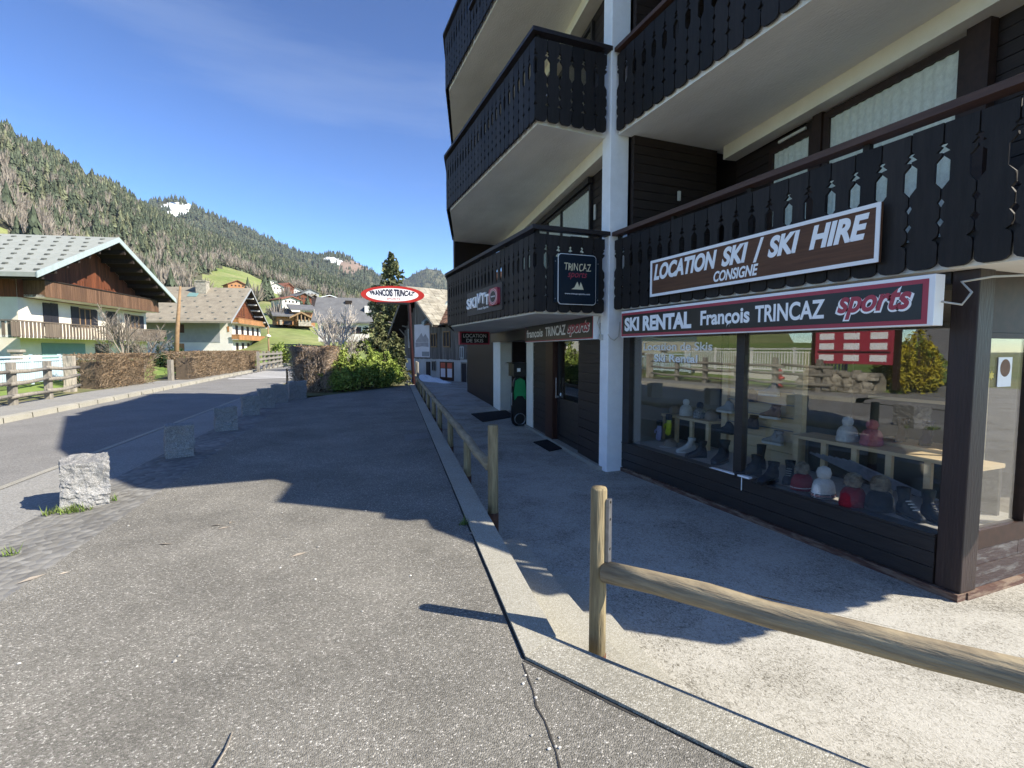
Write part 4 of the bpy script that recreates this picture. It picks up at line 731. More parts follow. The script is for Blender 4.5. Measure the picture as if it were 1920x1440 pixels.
for L0, L1, th0, w in ((.25, .95, .5, .003), (.7, .86, .9, .009), (1.1, 2.3, .35, .003), (1.9, 2.8, 1.0, .004), (.4, 1.5, 1.35, .002), (2.4, 3.6, .6, .004)):
    for i in range(8):
        q = [L0 + (L1 - L0) * (i + k) / 8 for k in (0, 1)]; P = []
        for k in (0, 1): a = th0 + .05 * math.sin(q[k] * 7); ww = w * math.sin(math.pi * min(.98, max(.02, (i + k) / 8))); dr = -sd_ * math.cos(a) + un * math.sin(a); tn = sd_ * math.sin(a) + un * math.cos(a); c = ra + ru * q[k] + dr * .0605; P += [c - tn * ww, c + tn * ww]
        mb.add(P, [(0, 1, 3, 2)])
part('split', mb, 'crack_dark', t)
KX = lambda y: XF(y) + 0.275
FPY = [4.45, 5.96, 7.89, 9.83, 11.41, 13.3, 15.2, 17.1, 19.0, 20.6, 21.9]
t = thing('handrail_fence', 'long weathered log handrail on a row of short posts along the terrace kerb', 'fence', (1.58, 4.45, -0.32))
mb = MB(); post_mesh(mb, 1.585, 4.45, -0.3, 0.785, 0.05); part('post', mb, 'log_wood_upright', t, smooth=True)
mb = MB(); mb.tube([(1.585, 4.45, -0.32), (1.585, 4.45, -0.06)], 0.0535, 18); part('post_shoe', mb, 'rusty_steel', t, smooth=True)
for y in FPY[1:9]:
    mb = MB(); post_mesh(mb, KX(y), y, -0.31, 0.36, 0.046); part('post', mb, 'log_wood_upright', t, smooth=True)
    mb = MB(); mb.tube([(KX(y), y, -0.32), (KX(y), y, -0.08)], 0.05, 14); part('post_shoe', mb, 'rusty_steel', t, smooth=True)
for y in FPY[9:]:
    mb = MB(); post_mesh(mb, KX(y) + 0.05, y, -0.3, 0.98, 0.05); part('post', mb, 'grey_wood', t, smooth=True)
mb = MB()
for (ya, yb) in ((4.47, 9.3), (9.3, 15.4), (15.4, 21.9)): knotty(mb, (KX(ya) + 0.0, ya, 0.40 - 0.002 * ya), (KX(yb), yb, 0.40 - 0.002 * yb), 0.05, 14, 0.012)
part('rail', mb, 'log_wood', t, smooth=True)
# door mats
def pix_poly(pts, z): return [tuple(az(x, y, z)[:2]) for x, y in pts]
mb = MB(); mb.prism(pix_poly(((883, 776), (948, 769), (966, 781), (905, 791)), -0.31), -0.318, -0.302); tag(part('door_mat', mb, 'mat_black'), 'large black door mat in front of the dark entrance', 'mat')
mb = MB(); mb.prism(pix_poly(((1000, 829), (1034, 823), (1062, 839), (1030, 846)), -0.31), -0.318, -0.302); tag(part('door_mat', mb, 'mat_black'), 'small dark door mat in front of the glazed shop door', 'mat')
# mailbox on the jamb
ms = sg(975, 690, 0.1); mz0, mz1 = s_at(975, 707, P0, 0.2)[1], s_at(975, 682, P0, 0.2)[1]
mb = MB(); mb.obox(P0, E2, N2, ms - 0.28, ms + 0.28, 0.02, 0.32, mz0, mz1); t0 = thing('mailbox', 'black mailbox mounted on the pale jamb beside the dark entrance', 'mailbox', (*(P0 + E2 * ms), mz0)); part('body', mb, 'black_metal', t0, bevel=0.01)
mb = MB(); mb.obox(P0, E2, N2, ms - 0.3, ms + 0.3, 0.018, 0.36, mz1, mz1 + 0.02); part('lid', mb, 'black_metal', t0)
mb = MB(); mb.obox(P0, E2, N2, ms - 0.283, ms - 0.281, 0.16, 0.24, mz0 + 0.12, mz0 + 0.2); part('label_plate', mb, 'white_sign', t0)
# sledge leaning upright under the mailbox
ss = sg(974, 780, 0.12); Ls = np.array([*(P0 + E2 * ss + N2 * 0.14), -0.32])
t = thing('sledge', 'black and green plastic sledge standing upright against the wall under the mailbox', 'sledge', Ls)
Us, Vs = np.array([-N2[0], -N2[1], 0]), np.array([-E2[0], -E2[1], 0])
def sl(u, z, d): return Ls + Us * u * 1.0 + Vs * d + Z3 * z
prof = [(0.0, .10), (0.05, .17), (.2, .2), (.6, .2), (.85, .19), (1.05, .16), (1.16, .1), (1.2, .03)]
mb = MB(); mb.extrude([sl(-u, z, 0) for z, u in prof] + [sl(u, z, 0) for z, u in prof[::-1]], Vs * 0.12); part('shell', mb, 'sledge_black', t, bevel=0.02)
mb = MB(); mb.extrude([sl(u * .8, z, 0.121) for u, z in ((-.17, .62), (-.19, .8), (-.14, 1.08), (0, 1.15), (.14, 1.08), (.19, .8), (.17, .62), (.08, .72), (-.08, .72))], Vs * 0.03); part('seat', mb, 'sledge_green', t)
mb = MB()
for s_ in (-1, 1): mb.tube([sl(s_ * .19, z, d) for z, d in ((0.12, .12), (.35, .15), (.7, .15), (.95, .14))], 0.018, 8)
part('runner', mb, 'sledge_black', t, smooth=True)
mb = MB()
for s_ in (-1, 1): mb.tube([sl(s_ * .2, z, .15) for z in (.5, .8)], 0.012, 6)
part('strap', mb, 'rubber_white', t)
mb = MB(); pts = [sl(.13 * math.cos(a), .17 + .13 * math.sin(a), .14) for a in np.linspace(0, 2 * math.pi, 18)]; mb.tube(pts, 0.012, 6); part('brake_ring', mb, 'grey_steel', t)

# granite blocks along the pavement
def rough_block(mb, x, y, rz, w, d, h, seed):
    rs = random.Random(seed); n = 9; c, s_ = math.cos(rz), math.sin(rz); bm = bmesh.new(); bmesh.ops.create_cube(bm, size=1.0); bmesh.ops.subdivide_edges(bm, edges=bm.edges[:], cuts=19, use_grid_fill=True)
    from mathutils import noise
    for v in bm.verts:
        p = v.co.copy(); k = noise.noise(Vector((p.x * 3 + seed * 9, p.y * 3, p.z * 3))) * 0.09 + noise.noise(Vector((p.x * 7 + seed, p.y * 7, p.z * 13))) * 0.075 + noise.noise(Vector((p.x * 19 + seed, p.y * 19, p.z * 30))) * 0.03
        q = p * (1 + k); q.x += 0.05 * p.z * math.sin(seed); v.co = Vector((x + (q.x * w) * c - (q.y * d) * s_, y + (q.x * w) * s_ + (q.y * d) * c, -0.02 + (q.z + .5) * h))
    b = len(mb.v); bm.verts.index_update(); mb.add([tuple(v.co) for v in bm.verts], [tuple(v.index for v in f.verts) for f in bm.faces]); bm.free()
labels = ['rough pale granite block standing in full sun nearest the camera', 'granite block second from the camera, just inside the building shadow', 'granite block third from the camera along the shaded pavement', 'granite block fourth from the camera along the shaded pavement', 'granite block fifth from the camera beside the cobble strip', 'granite block sixth from the camera, before the end slab', 'upright granite slab at the end of the row beside the clipped hedge']
bp = [(-2.1, 6.08, 0.32, .36, .5, .45), (-1.76, 8.26, 0.25, .34, .3, .46), (-1.51, 10.63, 0.2, .36, .3, .45), (-1.33, 12.9, .2, .36, .32, .46), (-1.12, 14.4, .2, .36, .35, .5), (-.86, 15.6, .2, .4, .3, .52), (-.42, 16.5, .25, .5, .28, .55)]
for i, (x, y, rz, w, d, h) in enumerate(bp):
    mb = MB(); rough_block(mb, x, y, rz, w, d, h, i + 1); tag(part('granite_block', mb, 'granite', at=(x, y, 0)), labels[i], 'bollard', 'granite blocks along the pavement')
mb = MB()
def tuft(mb, x, y, z, n, r, h):
    for _ in range(n):
        a = random.uniform(0, 6.28); q = r * math.sqrt(random.random()); px, py = x + q * math.cos(a), y + q * math.sin(a) * .5; l = h * random.uniform(.5, 1.2); b = random.uniform(0, 6.28); w = 0.005
        mb.add([(px - w * math.sin(b), py + w * math.cos(b), z), (px + w * math.sin(b), py - w * math.cos(b), z), (px + l * .7 * math.cos(b), py + l * .7 * math.sin(b), z + l)], [(0, 1, 2)])
for q, n, r in (((115, 962), 90, .14), ((150, 958), 60, .1), ((195, 940), 60, .12), ((20, 1040), 20, .06), ((868, 985), 26, .04)):
    p = az(*q, 0); tuft(mb, p[0], p[1], 0.0, n, r, 0.07)
tag(part('grass_tufts', mb, 'grass_blade'), 'green grass tufts at the foot of the nearest granite block', 'grass', kind='stuff')
# black bollard by the road
p = az(539, 721, 0); t = thing('street_bollard', 'slim black metal bollard with a ball head at the edge of the road', 'bollard', (p[0], p[1], 0))
mb = MB(); mb.lathe([(.07, 0), (.07, .06), (.05, .1), (.042, .5), (.055, .52), (.055, .56), (.03, .58)], (p[0], p[1], 0), 16); part('shaft', mb, 'black_metal', t, smooth=True)
mb = MB(); mb.lathe([(.02, 0), (.05, .02), (.062, .06), (.05, .1), (.015, .12)], (p[0], p[1], .57), 16); part('ball_head', mb, 'black_metal', t, smooth=True)

# ================================================================== SHOP WINDOW DISPLAY
FZ = 0.115
def base(px, py, z=FZ): return az(px, py, z)
def beanie(name, label, p, h, r, mat, stripes=(), pom=None, pr=0.06, cuff=True):
    t = thing(name, label, 'hat', p)
    prof = [(r * .96, 0), (r * 1.04, h * .05), (r * 1.05, h * .28), (r * .97, h * .31), (r, h * .4), (r * .95, h * .62), (r * .78, h * .82), (r * .45, h * .95), (r * .1, h)] if cuff else [(r * .95, 0), (r, h * .1), (r * 1.02, h * .4), (r * .92, h * .68), (r * .7, h * .86), (r * .35, h * .97), (r * .08, h)]
    mb = MB(); mb.lathe(prof, p, 28, 1, .8)
    for i in range(len(mb.v)):                                # knitted ribs
        x, y, z = mb.v[i]; a = math.atan2(y - p[1], x - p[0]); k = 1 + 0.02 * math.cos(a * 14); mb.v[i] = (p[0] + (x - p[0]) * k, p[1] + (y - p[1]) * k, z)
    part('knit', mb, mat, t, smooth=True)
    for z, m in stripes:
        mb = MB(); mb.lathe([(r * 1.055, h * z), (r * 1.065, h * (z + .02)), (r * 1.055, h * (z + .05))], p, 28, 1, .8); part('stripe', mb, m, t, smooth=True)
    if pom:
        mb = MB(); c = np.array([p[0], p[1], p[2] + h + pr * .6])
        if pom == 'fur_grey':
            for _ in range(420):
                d = np.array([random.gauss(0, 1) for _ in range(3)]); d /= np.linalg.norm(d); s_ = np.cross(d, [random.random(), random.random(), random.random()]); s_ = s_ / np.linalg.norm(s_) * .006; L = pr * random.uniform(.8, 1.25); b = c + d * pr * .3; mb.add([b - s_, b + s_, c + d * L + np.array([0, 0, -.012])], [(0, 1, 2)])
        mb.lathe([(pr * .2, -pr * .9), (pr * .75, -pr * .6), (pr * .9, 0), (pr * .7, pr * .6), (pr * .15, pr * .88)], c, 18); part('pompom', mb, pom, t, smooth=pom != 'fur_grey')
    return t
beanie('beanie', 'red knitted beanie with grey fur pompom and a white stripe, left of the white one', base(1503, 918), .17, .11, 'knit_red', ((.18, 'knit_white'),), 'fur_grey', .075)
beanie('beanie', 'white knitted beanie with striped cuff between the two red hats', base(1543, 932), .19, .11, 'knit_white', ((.06, 'knit_navy'), (.13, 'knit_red'), (.2, 'knit_navy')), 'knit_white', .072)
beanie('beanie', 'plain red knitted beanie with grey fur pompom beside the dark hat', base(1598, 948), .18, .115, 'knit_red', (), 'fur_grey', .08)
beanie('beanie', 'black knitted beanie with grey fur pompom near the right window corner', base(1648, 956), .18, .12, 'knit_black', (), 'fur_grey', .085)
SX = 5.15
def onshelf(px, py): return ax(px, py, SX)
zs_ = onshelf(1285, 779)[2]
for px, r, h, m, pom, lab in ((1248, .095, .14, 'knit_grey', 'knit_grey', 'speckled grey beanie at the left end of the hat shelf'), (1265, .09, .14, 'knit_beige', None, 'brown beanie second on the hat shelf'), (1286, .1, .17, 'knit_white', 'knit_white', 'white bobble hat standing in the middle of the hat shelf'), (1312, .1, .15, 'knit_grey', 'knit_black', 'grey patterned beanie with black pompom on the hat shelf'), (1334, .095, .15, 'knit_beige', None, 'beige beanie at the right end of the hat shelf')):
    q = onshelf(px, 779); beanie('beanie', lab, (SX, q[1], zs_), h, r, m, (), pom, .055, cuff=False)
def shelf(label, yl, yr, z, x=SX, posts=True):
    t = thing('display_shelf', label, 'shelf', (x, yl, FZ)); mb = MB(); mb.box(x - .17, x + .2, yr, yl, z - .035, z); part('board', mb, 'pine_board', t)
    mb = MB(); n = max(2, int((yl - yr) / .32))
    for i in range(n + 1):
        y = yr + .03 + (yl - yr - .1) * i / n; mb.box(x - .14, x - .1, y, y + .055, FZ, z - .036)
    part('slats', mb, 'pine_board', t)
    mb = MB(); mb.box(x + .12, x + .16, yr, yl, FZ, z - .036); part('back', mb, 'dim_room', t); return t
yl, yr = onshelf(1228, 770)[1], onshelf(1347, 795)[1]; shelf('low pine shelf carrying five knitted hats at the left of the shop window', yl, yr, zs_)
zr_ = onshelf(1560, 822)[2]; yl2, yr2 = onshelf(1503, 815)[1], 2.3; shelf('long pine shelf with a white and a pink hat, right in the shop window', yl2, yr2, zr_)
for px, m, lab in ((1588, 'knit_white', 'white bobble hat on the right hand pine shelf'), (1634, 'knit_pink', 'faded pink bobble hat on the right hand pine shelf')):
    q = onshelf(px, 825); beanie('beanie', lab, (SX, q[1], zr_), .17, .11, m, (), m, .06)
# slatted shoe wall
ya, yb = onshelf(1350, 790)[1], onshelf(1500, 800)[1]
t = thing('slat_wall', 'pine slat wall panel holding shoes in the middle of the shop window', 'shelf', (SX + .1, ya, FZ))
mb = MB(); n = 9
for i in range(n): mb.box(SX + .06, SX + .085, yb + .1, ya - .1, FZ + .15 * i + .006, FZ + .15 * (i + 1))
mb.box(SX + .086, SX + .1, yb, ya, FZ, FZ + 1.36); mb.box(SX + .02, SX + .085, yb, yb + .098, FZ, FZ + 1.36); mb.box(SX + .02, SX + .085, ya - .098, ya, FZ, FZ + 1.36); part('slats', mb, 'pine_board', t)
mb = MB()
for z in (.42, .57, .72, .87): mb.box(SX + .04, SX + .058, yb + .1, ya - .1, FZ + z, FZ + z + .012)
part('rail', mb, 'grey_steel', t)
def shoe(name, label, p, L, yaw, shaft, mat, sole='rubber_black', boot=True, laces=None):
    """side profile swept across the foot"""
    t = thing(name, label, 'boot' if boot else 'shoe', p); c, s_ = math.cos(yaw), math.sin(yaw)
    def P(x, y, z): return (p[0] + x * c - y * s_, p[1] + x * s_ + y * c, p[2] + z)
    W = L * .36; st = [(0.0, .13, .55), (.06, .2, .8), (.18, .24, .95), (.32, .30, 1.0), (.45, .36, .9), (.55, .46, .8)]
    mb = MB(); n = 14; secs = []
    for x, h, w in st + [(.62, .6, .75), (.70, .62, .74), (.82, .6, .74), (.95, .5, .7), (1.0, .3, .5)]:
        secs.append([P(L * (.5 - x), W * .5 * w * math.cos(a) , L * (.06 + max(0, h - .06) * (.5 + .5 * math.sin(a)))) for a in np.linspace(0, 2 * math.pi, n, endpoint=False)])
    vs = [v for q in secs for v in q]; k = len(secs); mb.add(vs, [(i * n + j, i * n + (j + 1) % n, (i + 1) * n + (j + 1) % n, (i + 1) * n + j) for i in range(k - 1) for j in range(n)] + [tuple(range(n))[::-1], tuple((k - 1) * n + j for j in range(n))])
    if boot: mb.tube([P(-L * .27, 0, L * .3), P(-L * .28, 0, L * .6), P(-L * .3, 0, L * shaft * .8), P(-L * .31, 0, L * shaft)], [W * .42, W * .44, W * .5, W * .56], 14)
    part('upper', mb, mat, t, smooth=True)
    mb = MB(); out = [(.5, .5), (.36, .95), (.1, 1.05), (-.15, .8), (-.38, .85), (-.49, .55)]; mb.extrude([P(L * x, W * .5 * w, 0) for x, w in out] + [P(L * x, -W * .5 * w, 0) for x, w in out[::-1]], (0, 0, L * .09)); part('sole', mb, sole, t)
    if laces:
        mb = MB()
        for i in range(4): mb.tube([P(L * (.22 - .1 * i), -W * .28, L * (.34 + .07 * i)), P(L * (.22 - .1 * i), W * .28, L * (.34 + .07 * i))], .005, 5)
        part('laces', mb, laces, t)
    return t
YW = R(200)
shoe('snow_boot', 'black lace-up snow boot at the right end of the window display', base(1706, 972), .25, R(250), .95, 'boot_black', laces='rubber_white')
shoe('snow_boot', 'dark navy boot half hidden behind the corner post', base(1752, 978), .25, R(245), .95, 'boot_black', laces='knit_navy')
shoe('snow_boot', 'tall black boot with a pale badge standing left of the slat wall middle', base(1415, 880), .26, R(170), 1.1, 'boot_black')
shoe('snow_boot', 'low black boot in front of the tall black one', base(1440, 905), .3, R(190), .7, 'boot_black')
shoe('snow_boot', 'black boot just right of the window mullion', base(1402, 893), .28, R(150), .85, 'boot_black')
shoe('snow_boot', 'dark grey boot beside the striped red beanie', base(1478, 905), .26, R(210), .85, 'boot_black', laces='boot_grey')
shoe('snow_boot', 'short black boot beside the white boot in the left pane', base(1305, 858), .27, R(160), .8, 'boot_black')
shoe('snow_boot', 'white quilted snow boot in the left pane', base(1286, 848), .26, R(165), .75, 'rubber_white', 'rubber_white')
shoe('snow_boot', 'large black boot pile left of the mullion', base(1350, 868), .34, R(200), .8, 'boot_black')
def wallshoe(name, label, px, py, mat, sole, boot): q = ax(px, py, SX - .02); shoe(name, label, (SX - .06, q[1], q[2]), .27, R(90), .62, mat, sole, boot, None)
wallshoe('hiking_boot', 'pale grey hiking boot with white sole on the slat wall', 1453, 832, 'boot_grey', 'rubber_white', True)
wallshoe('hiking_boot', 'dark brown ankle boot on the slat wall', 1408, 802, 'boot_brown', 'rubber_black', True)
wallshoe('hiking_boot', 'brown and tan hiking boot high on the slat wall', 1448, 784, 'boot_tan', 'rubber_white', True)
wallshoe('low_shoe', 'white soled low shoe at the upper left of the slat wall', 1364, 773, 'boot_grey', 'rubber_white', False)
wallshoe('low_shoe', 'black low shoe at the lower left of the slat wall', 1364, 812, 'boot_black', 'rubber_black', False)
wallshoe('low_shoe', 'dark low shoe at the top of the slat wall', 1406, 752, 'boot_brown', 'rubber_black', False)
wallshoe('low_shoe', 'pale blue soled shoe at the top right of the slat wall', 1446, 742, 'boot_grey', 'rubber_white', False)
def glove(label, p, mat, cuff):
    t = thing('ski_glove', label, 'glove', p); mb = MB(); mb.lathe([(.03, 0), (.05, .02), (.055, .08), (.045, .12), (.045, .16)], p, 12, .5, 1)
    for i in range(4):
        y = p[1] - .04 + i * .027; mb.tube([(p[0], y, p[2] + .03), (p[0] - .015, y - .004, p[2] - .03), (p[0] - .02, y - .004, p[2] - .075 - .012 * (i in (1, 2)))], [.015, .014, .011], 7)
    mb.tube([(p[0], p[1] + .05, p[2] + .08), (p[0] - .01, p[1] + .085, p[2] + .05), (p[0] - .01, p[1] + .09, p[2] + .01)], [.016, .015, .012], 7); part('hand', mb, mat, t, smooth=True)
    mb = MB(); mb.lathe([(.05, .14), (.055, .16), (.058, .21), (.052, .22)], p, 12, .6, 1); part('cuff', mb, cuff, t, smooth=True)
for px, py, m, cf, lab in ((1221, 818, 'glove_pink', 'knit_black', 'pink glove hanging at the left of the window'), (1236, 815, 'glove_lilac', 'knit_black', 'lilac glove between the pink and the lime ones'), (1254, 805, 'glove_lime', 'knit_black', 'black and lime glove below the hat shelf')): glove(lab, ax(px, py, 4.85), m, cf)
q = ax(1257, 838, 4.75); t = thing('baseball_cap', 'beige peaked cap on a stand below the gloves', 'hat', q); mb = MB(); mb.lathe([(.09, 0), (.095, .03), (.08, .08), (.05, .11), (.01, .12)], q, 18); part('crown', mb, 'knit_beige', t, smooth=True)
mb = MB(); mb.extrude([(q[0] - .06 - .13 * math.sin(a), q[1] + .08 * math.cos(a), q[2] + .005) for a in np.linspace(0, math.pi, 12)], (0, 0, .008)); part('peak', mb, 'rubber_white', t)
mb = MB(); mb.tube([(q[0], q[1], FZ), (q[0], q[1], q[2])], .05, 12); part('stand', mb, 'boot_brown', t)
q = base(1585, 900); mb = MB()
for i in range(7): a = np.array([4.95, 3.75 - i * .07, FZ + .28]); mb.tube([a, a + np.array([.05, -.75, -.2])], .012, 6)
tag(part('ski_poles', mb, 'grey_steel'), 'bundle of pale ski poles lying slanted behind the beanies', 'ski poles')
# lettering on the left pane
t = thing('window_lettering', 'white stuck-on lettering reading Location de Skis Ski Rental on the left pane', 'lettering', ax(1206, 660, XS - .002))
XT = XS - .002; zA = ax(1268, 655, XT)[2]; yy = lambda px: ax(px, 650, XT)[1]
o = np.array([XT, yy(1207), ax(1207, 657, XT)[2]]); text('Location de Skis', o, UY, Z3, yy(1207) - yy(1336), .105, t, bold=.018, depth=.0, lift=.0, flat=True)
o = np.array([XT, yy(1227), ax(1227, 678, XT)[2]]); text('Ski Rental', o, UY, Z3, yy(1227) - yy(1308), .1, t, bold=.018, depth=.0, lift=.0, flat=True)
q = ay(1884, 700, YC + .05); t = thing('no_parking_sticker', 'round red sticker above a small notice on the side pane', 'sticker', q)
mb = MB(); mb.box(q[0] - .09, q[0] + .09, YC + .05, YC + .053, q[2] - .1, q[2] + .12); part('paper', mb, 'white_sign', t)
mb = MB(); ring(mb, (q[0], YC + .0495, q[2] + .04), np.array([1.0, 0, 0]), Z3, 0, .065, th=.001); part('red_disc', mb, 'boot_tan', t)
q = ay(1860, 704, YC + .05); mb = MB(); mb.extrude([(q[0] + .035 * math.cos(a) * (1 if i % 2 else .6), YC + .052, q[2] + .035 * math.sin(a) * (1 if i % 2 else .6)) for i, a in enumerate(np.linspace(0, 2 * math.pi, 12, endpoint=False))], (0, .001, 0)); tag(part('orange_sticker', mb, 'board_yellow'), 'tiny orange flower sticker on the side pane', 'sticker')
# stuff seen through the side pane
x0 = 5.0; mb = MB(); mb.box(5.3, 5.7, 2.6, 3.4, .55, .58); mb.box(5.3, 5.7, 2.6, 3.4, 1.0, 1.03); mb.box(5.3, 5.34, 2.6, 2.64, FZ, 1.3); mb.box(5.66, 5.7, 2.6, 2.64, FZ, 1.3); tag(part('side_shelf', mb, 'pine_board'), 'open pine shelf just inside the side pane', 'shelf')
for i, m in enumerate(('boot_black', 'knit_navy', 'boot_brown')): shoe('snow_boot', ['black boot on the lower side shelf', 'navy boot on the lower side shelf', 'brown boot on the lower side shelf'][i], (5.5, 2.75 + .22 * i, .58), .25, R(200), .9, m)

# ================================================================== HOUSES ACROSS THE ROAD
CU = np.array([math.sin(R(12.2)), math.cos(R(12.2))]); CN = np.array([CU[1], -CU[0]]); CV = -CN     # along the gable fronts, outward, backward
def plane_fn(A, u=CU, n=CN):
    def f(px, py, off=0.0):
        q = apl(px, py, np.array(A) + n * off, n); return float((q[:2] - np.array(A)) @ u), float(q[2])
    return f
def P3(A, u, n, a, o, z): return (A[0] + u[0] * a + n[0] * o, A[1] + u[1] * a + n[1] * o, z)
def gable_house(t, A, u, n, W, D, z0, zr, ar, m, of, os, wall, roofm, tk=0.22, back=0.6):
    """body and roof of a house whose gable front starts at A, runs along u and faces n"""
    zs = lambda a: zr - m * abs(a - ar)
    mb = MB(); mb.extrude([P3(A, u, n, a, 0, z) for a, z in ((0, z0), (W, z0), (W, zs(W)), (ar, zr), (0, zs(0)))], np.array([-n[0] * D, -n[1] * D, 0])); part('wall', mb, wall, t)
    mb = MB()
    for sgn in (-1, 1):
        e = ar + sgn * (max(ar, W - ar) + os); pts = [(ar, zr + 0.02), (e, zs(e) + 0.02), (e, zs(e) + 0.02 + tk), (ar, zr + 0.02 + tk * 1.15)]
        mb.extrude([P3(A, u, n, a, of, z) for a, z in pts], np.array([-n[0] * (D + of + back), -n[1] * (D + of + back), 0]))
    rf = part('roof', mb, [roofm], t); mb = MB()
    for sgn in (-1, 1):
        e = ar + sgn * (max(ar, W - ar) + os - .04); pts = [(ar, zr - .02), (e, zs(e) - .02), (e, zs(e) + .015), (ar, zr + .015)]
        mb.extrude([P3(A, u, n, a, of - .02, z) for a, z in pts], np.array([-n[0] * (D + of + back - .05), -n[1] * (D + of + back - .05), 0]))
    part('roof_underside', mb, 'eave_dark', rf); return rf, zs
def verge(rf, A, u, n, zr, ar, m, W, of, os, mat, tk=0.3, w=0.06):
    mb = MB()
    for sgn in (-1, 1):
        e = ar + sgn * (max(ar, W - ar) + os + 0.03); zs = zr - m * abs(e - ar)
        mb.extrude([P3(A, u, n, a, of + 0.002, z) for a, z in ((ar, zr - 0.02), (e, zs - 0.02), (e, zs + tk), (ar, zr + tk))], np.array([n[0] * w, n[1] * w, 0]))
    part('verge', mb, mat, rf)
def guards(rf, A, u, n, zr, ar, m, e, D, of, rows, cols, sgn, tk=0.27, s=0.3):
    mb = MB(); sl = math.hypot(1, m)
    for i in range(rows):
        for j in range(cols):
            d = (i + .6) / rows * abs(e - ar); a = ar + sgn * d; o = of - (j + (.25 if i % 2 else .75)) / cols * (D + of); z = zr - m * d + tk
            mb.extrude([P3(A, u, n, a + sgn * q, o + p, z - m * q + 0.002 + h) for p, q, h in ((-s * .5, 0, 0), (s * .5, 0, 0), (s * .28, s * .5, 0), (-s * .28, s * .5, 0))], (0, 0, 0.07))
    part('snow_guards', mb, 'snow_guard', rf)
def rect(mb, f, A, u, n, x0, y0, x1, y1, off, d0, d1):
    a0, z1 = f(x0, y0, off); a1, _ = f(x1, y0, off); _, z0 = f(x0, y1, off); mb.obox(A, u, n, a0, a1, off + d0, off + d1, z0, z1); return a0, a1, z0, z1
def board_balcony(parent, A, u, n, a0, a1, depth, z0, z1, mat, slab, railm, gap=0.04, pitch=0.2, end=True, name='balcony'):
    mb = MB(); mb.obox(A, u, n, a0, a1, 0.0, depth - 0.05, z0 - 0.12, z0 + 0.03); b = part(name, mb, slab, parent)
    mb = MB(); k = max(2, int((a1 - a0) / pitch))
    for i in range(k): mb.obox(A, u, n, a0 + (a1 - a0) * i / k + gap * .5, a0 + (a1 - a0) * (i + 1) / k - gap * .5, depth - 0.03, depth, z0 - 0.1, z1 - 0.08)
    ke = max(2, int(depth / pitch))
    for i in range(ke):
        for q in (a0, a1 - 0.03): mb.obox(A, u, n, q, q + 0.03, depth * i / ke + gap * .5, depth * (i + 1) / ke - gap * .5, z0 - 0.1, z1 - 0.08)
    part('balustrade', mb, mat, b)
    mb = MB(); mb.obox(A, u, n, a0 - 0.05, a1 + 0.05, depth - 0.09, depth + 0.05, z1 - 0.07, z1); mb.obox(A, u, n, a0 - 0.05, a0 + 0.06, 0, depth - 0.1, z1 - 0.07, z1); mb.obox(A, u, n, a1 - 0.06, a1 + 0.05, 0, depth - 0.1, z1 - 0.07, z1); part('handrail', mb, railm, b)
    return b
def house_window(t, A, u, n, a0, a1, z0, z1, frame='window_wood', off=0.0, shutters=None, sw=None, glass_='window_glass'):
    mb = MB(); f = min(0.07, (a1 - a0) * .1); d = 0.05
    for q in ((a0, a1, z0, z0 + f), (a0, a1, z1 - f, z1), (a0, a0 + f, z0 + f, z1 - f), (a1 - f, a1, z0 + f, z1 - f), ((a0 + a1) / 2 - f / 2, (a0 + a1) / 2 + f / 2, z0 + f, z1 - f)): mb.obox(A, u, n, q[0], q[1], off + 0.003, off + d, q[2], q[3])
    w = part('window', mb, frame, t); mb = MB(); mb.obox(A, u, n, a0 + f, a1 - f, off + 0.004, off + 0.02, z0 + f, z1 - f); part('pane', mb, 'shutter_dark', w)
    if shutters:
        sw = sw or (a1 - a0) * .5
        for q in (a0 - sw, a1): mb = MB(); mb.obox(A, u, n, q + 0.01, q + sw - 0.01, off + 0.003, off + 0.045, z0 - 0.02, z1 + 0.02); part('shutter', mb, shutters, t)
    return w
# ---- chalet with the big grey roof
ZC = -0.1; A1 = az(42, 705, ZC)[:2]; f1 = plane_fn(A1); W1 = f1(278, 684)[0]
t = thing('chalet', 'large cream chalet with pale grey tiled roof and two dark wooden balconies', 'house', (A1[0], A1[1], ZC))
OF1 = 2.3; al, zl = f1(68, 505, OF1); ar_, zr_a = f1(222, 446, OF1); arr, zrr = f1(329, 564, OF1); half = (arr - al) / 2; arC = (arr + al) / 2; zrC = zr_a; m1 = (zrC - (zl + zrr) / 2) / half
rf, zs1 = gable_house(t, A1, CU, CN, W1, 13, ZC - 0.5, zrC - 0.3, arC, m1, OF1, half - max(arC, W1 - arC), 'chalet_cream', 'tile_grey', tk=0.26)
verge(rf, A1, CU, CN, zrC - 0.3, arC, m1, W1, OF1, half - max(arC, W1 - arC), 'zinc', tk=0.34)
guards(rf, A1, CU, CN, zrC - 0.3, arC, m1, al, 13, OF1, 8, 17, -1, tk=0.30, s=0.3)
mb = MB(); kk = int(W1 / .17); zb1 = f1(297, 585, 1.2)[1] - 0.1
for i in range(kk):
    a0, a1 = W1 * i / kk, W1 * (i + 1) / kk; z0, z1 = zb1, min(zs1(a0), zs1(a1)) - 0.02
    if z1 > z0 + .1: mb.obox(A1, CU, CN, a0 + .006, a1 - .006, 0.004, 0.04, z0, z1)
part('gable_boards', mb, 'larch_boards', t)
mb = MB(); kk = 40
for i in range(kk): mb.obox(A1, CU, CN, -0.04, -0.003, -13 * (i + 1) / kk + .006, -13 * i / kk - .006, zb1, zs1(0) - 0.02)
part('side_boards', mb, 'larch_boards', t)
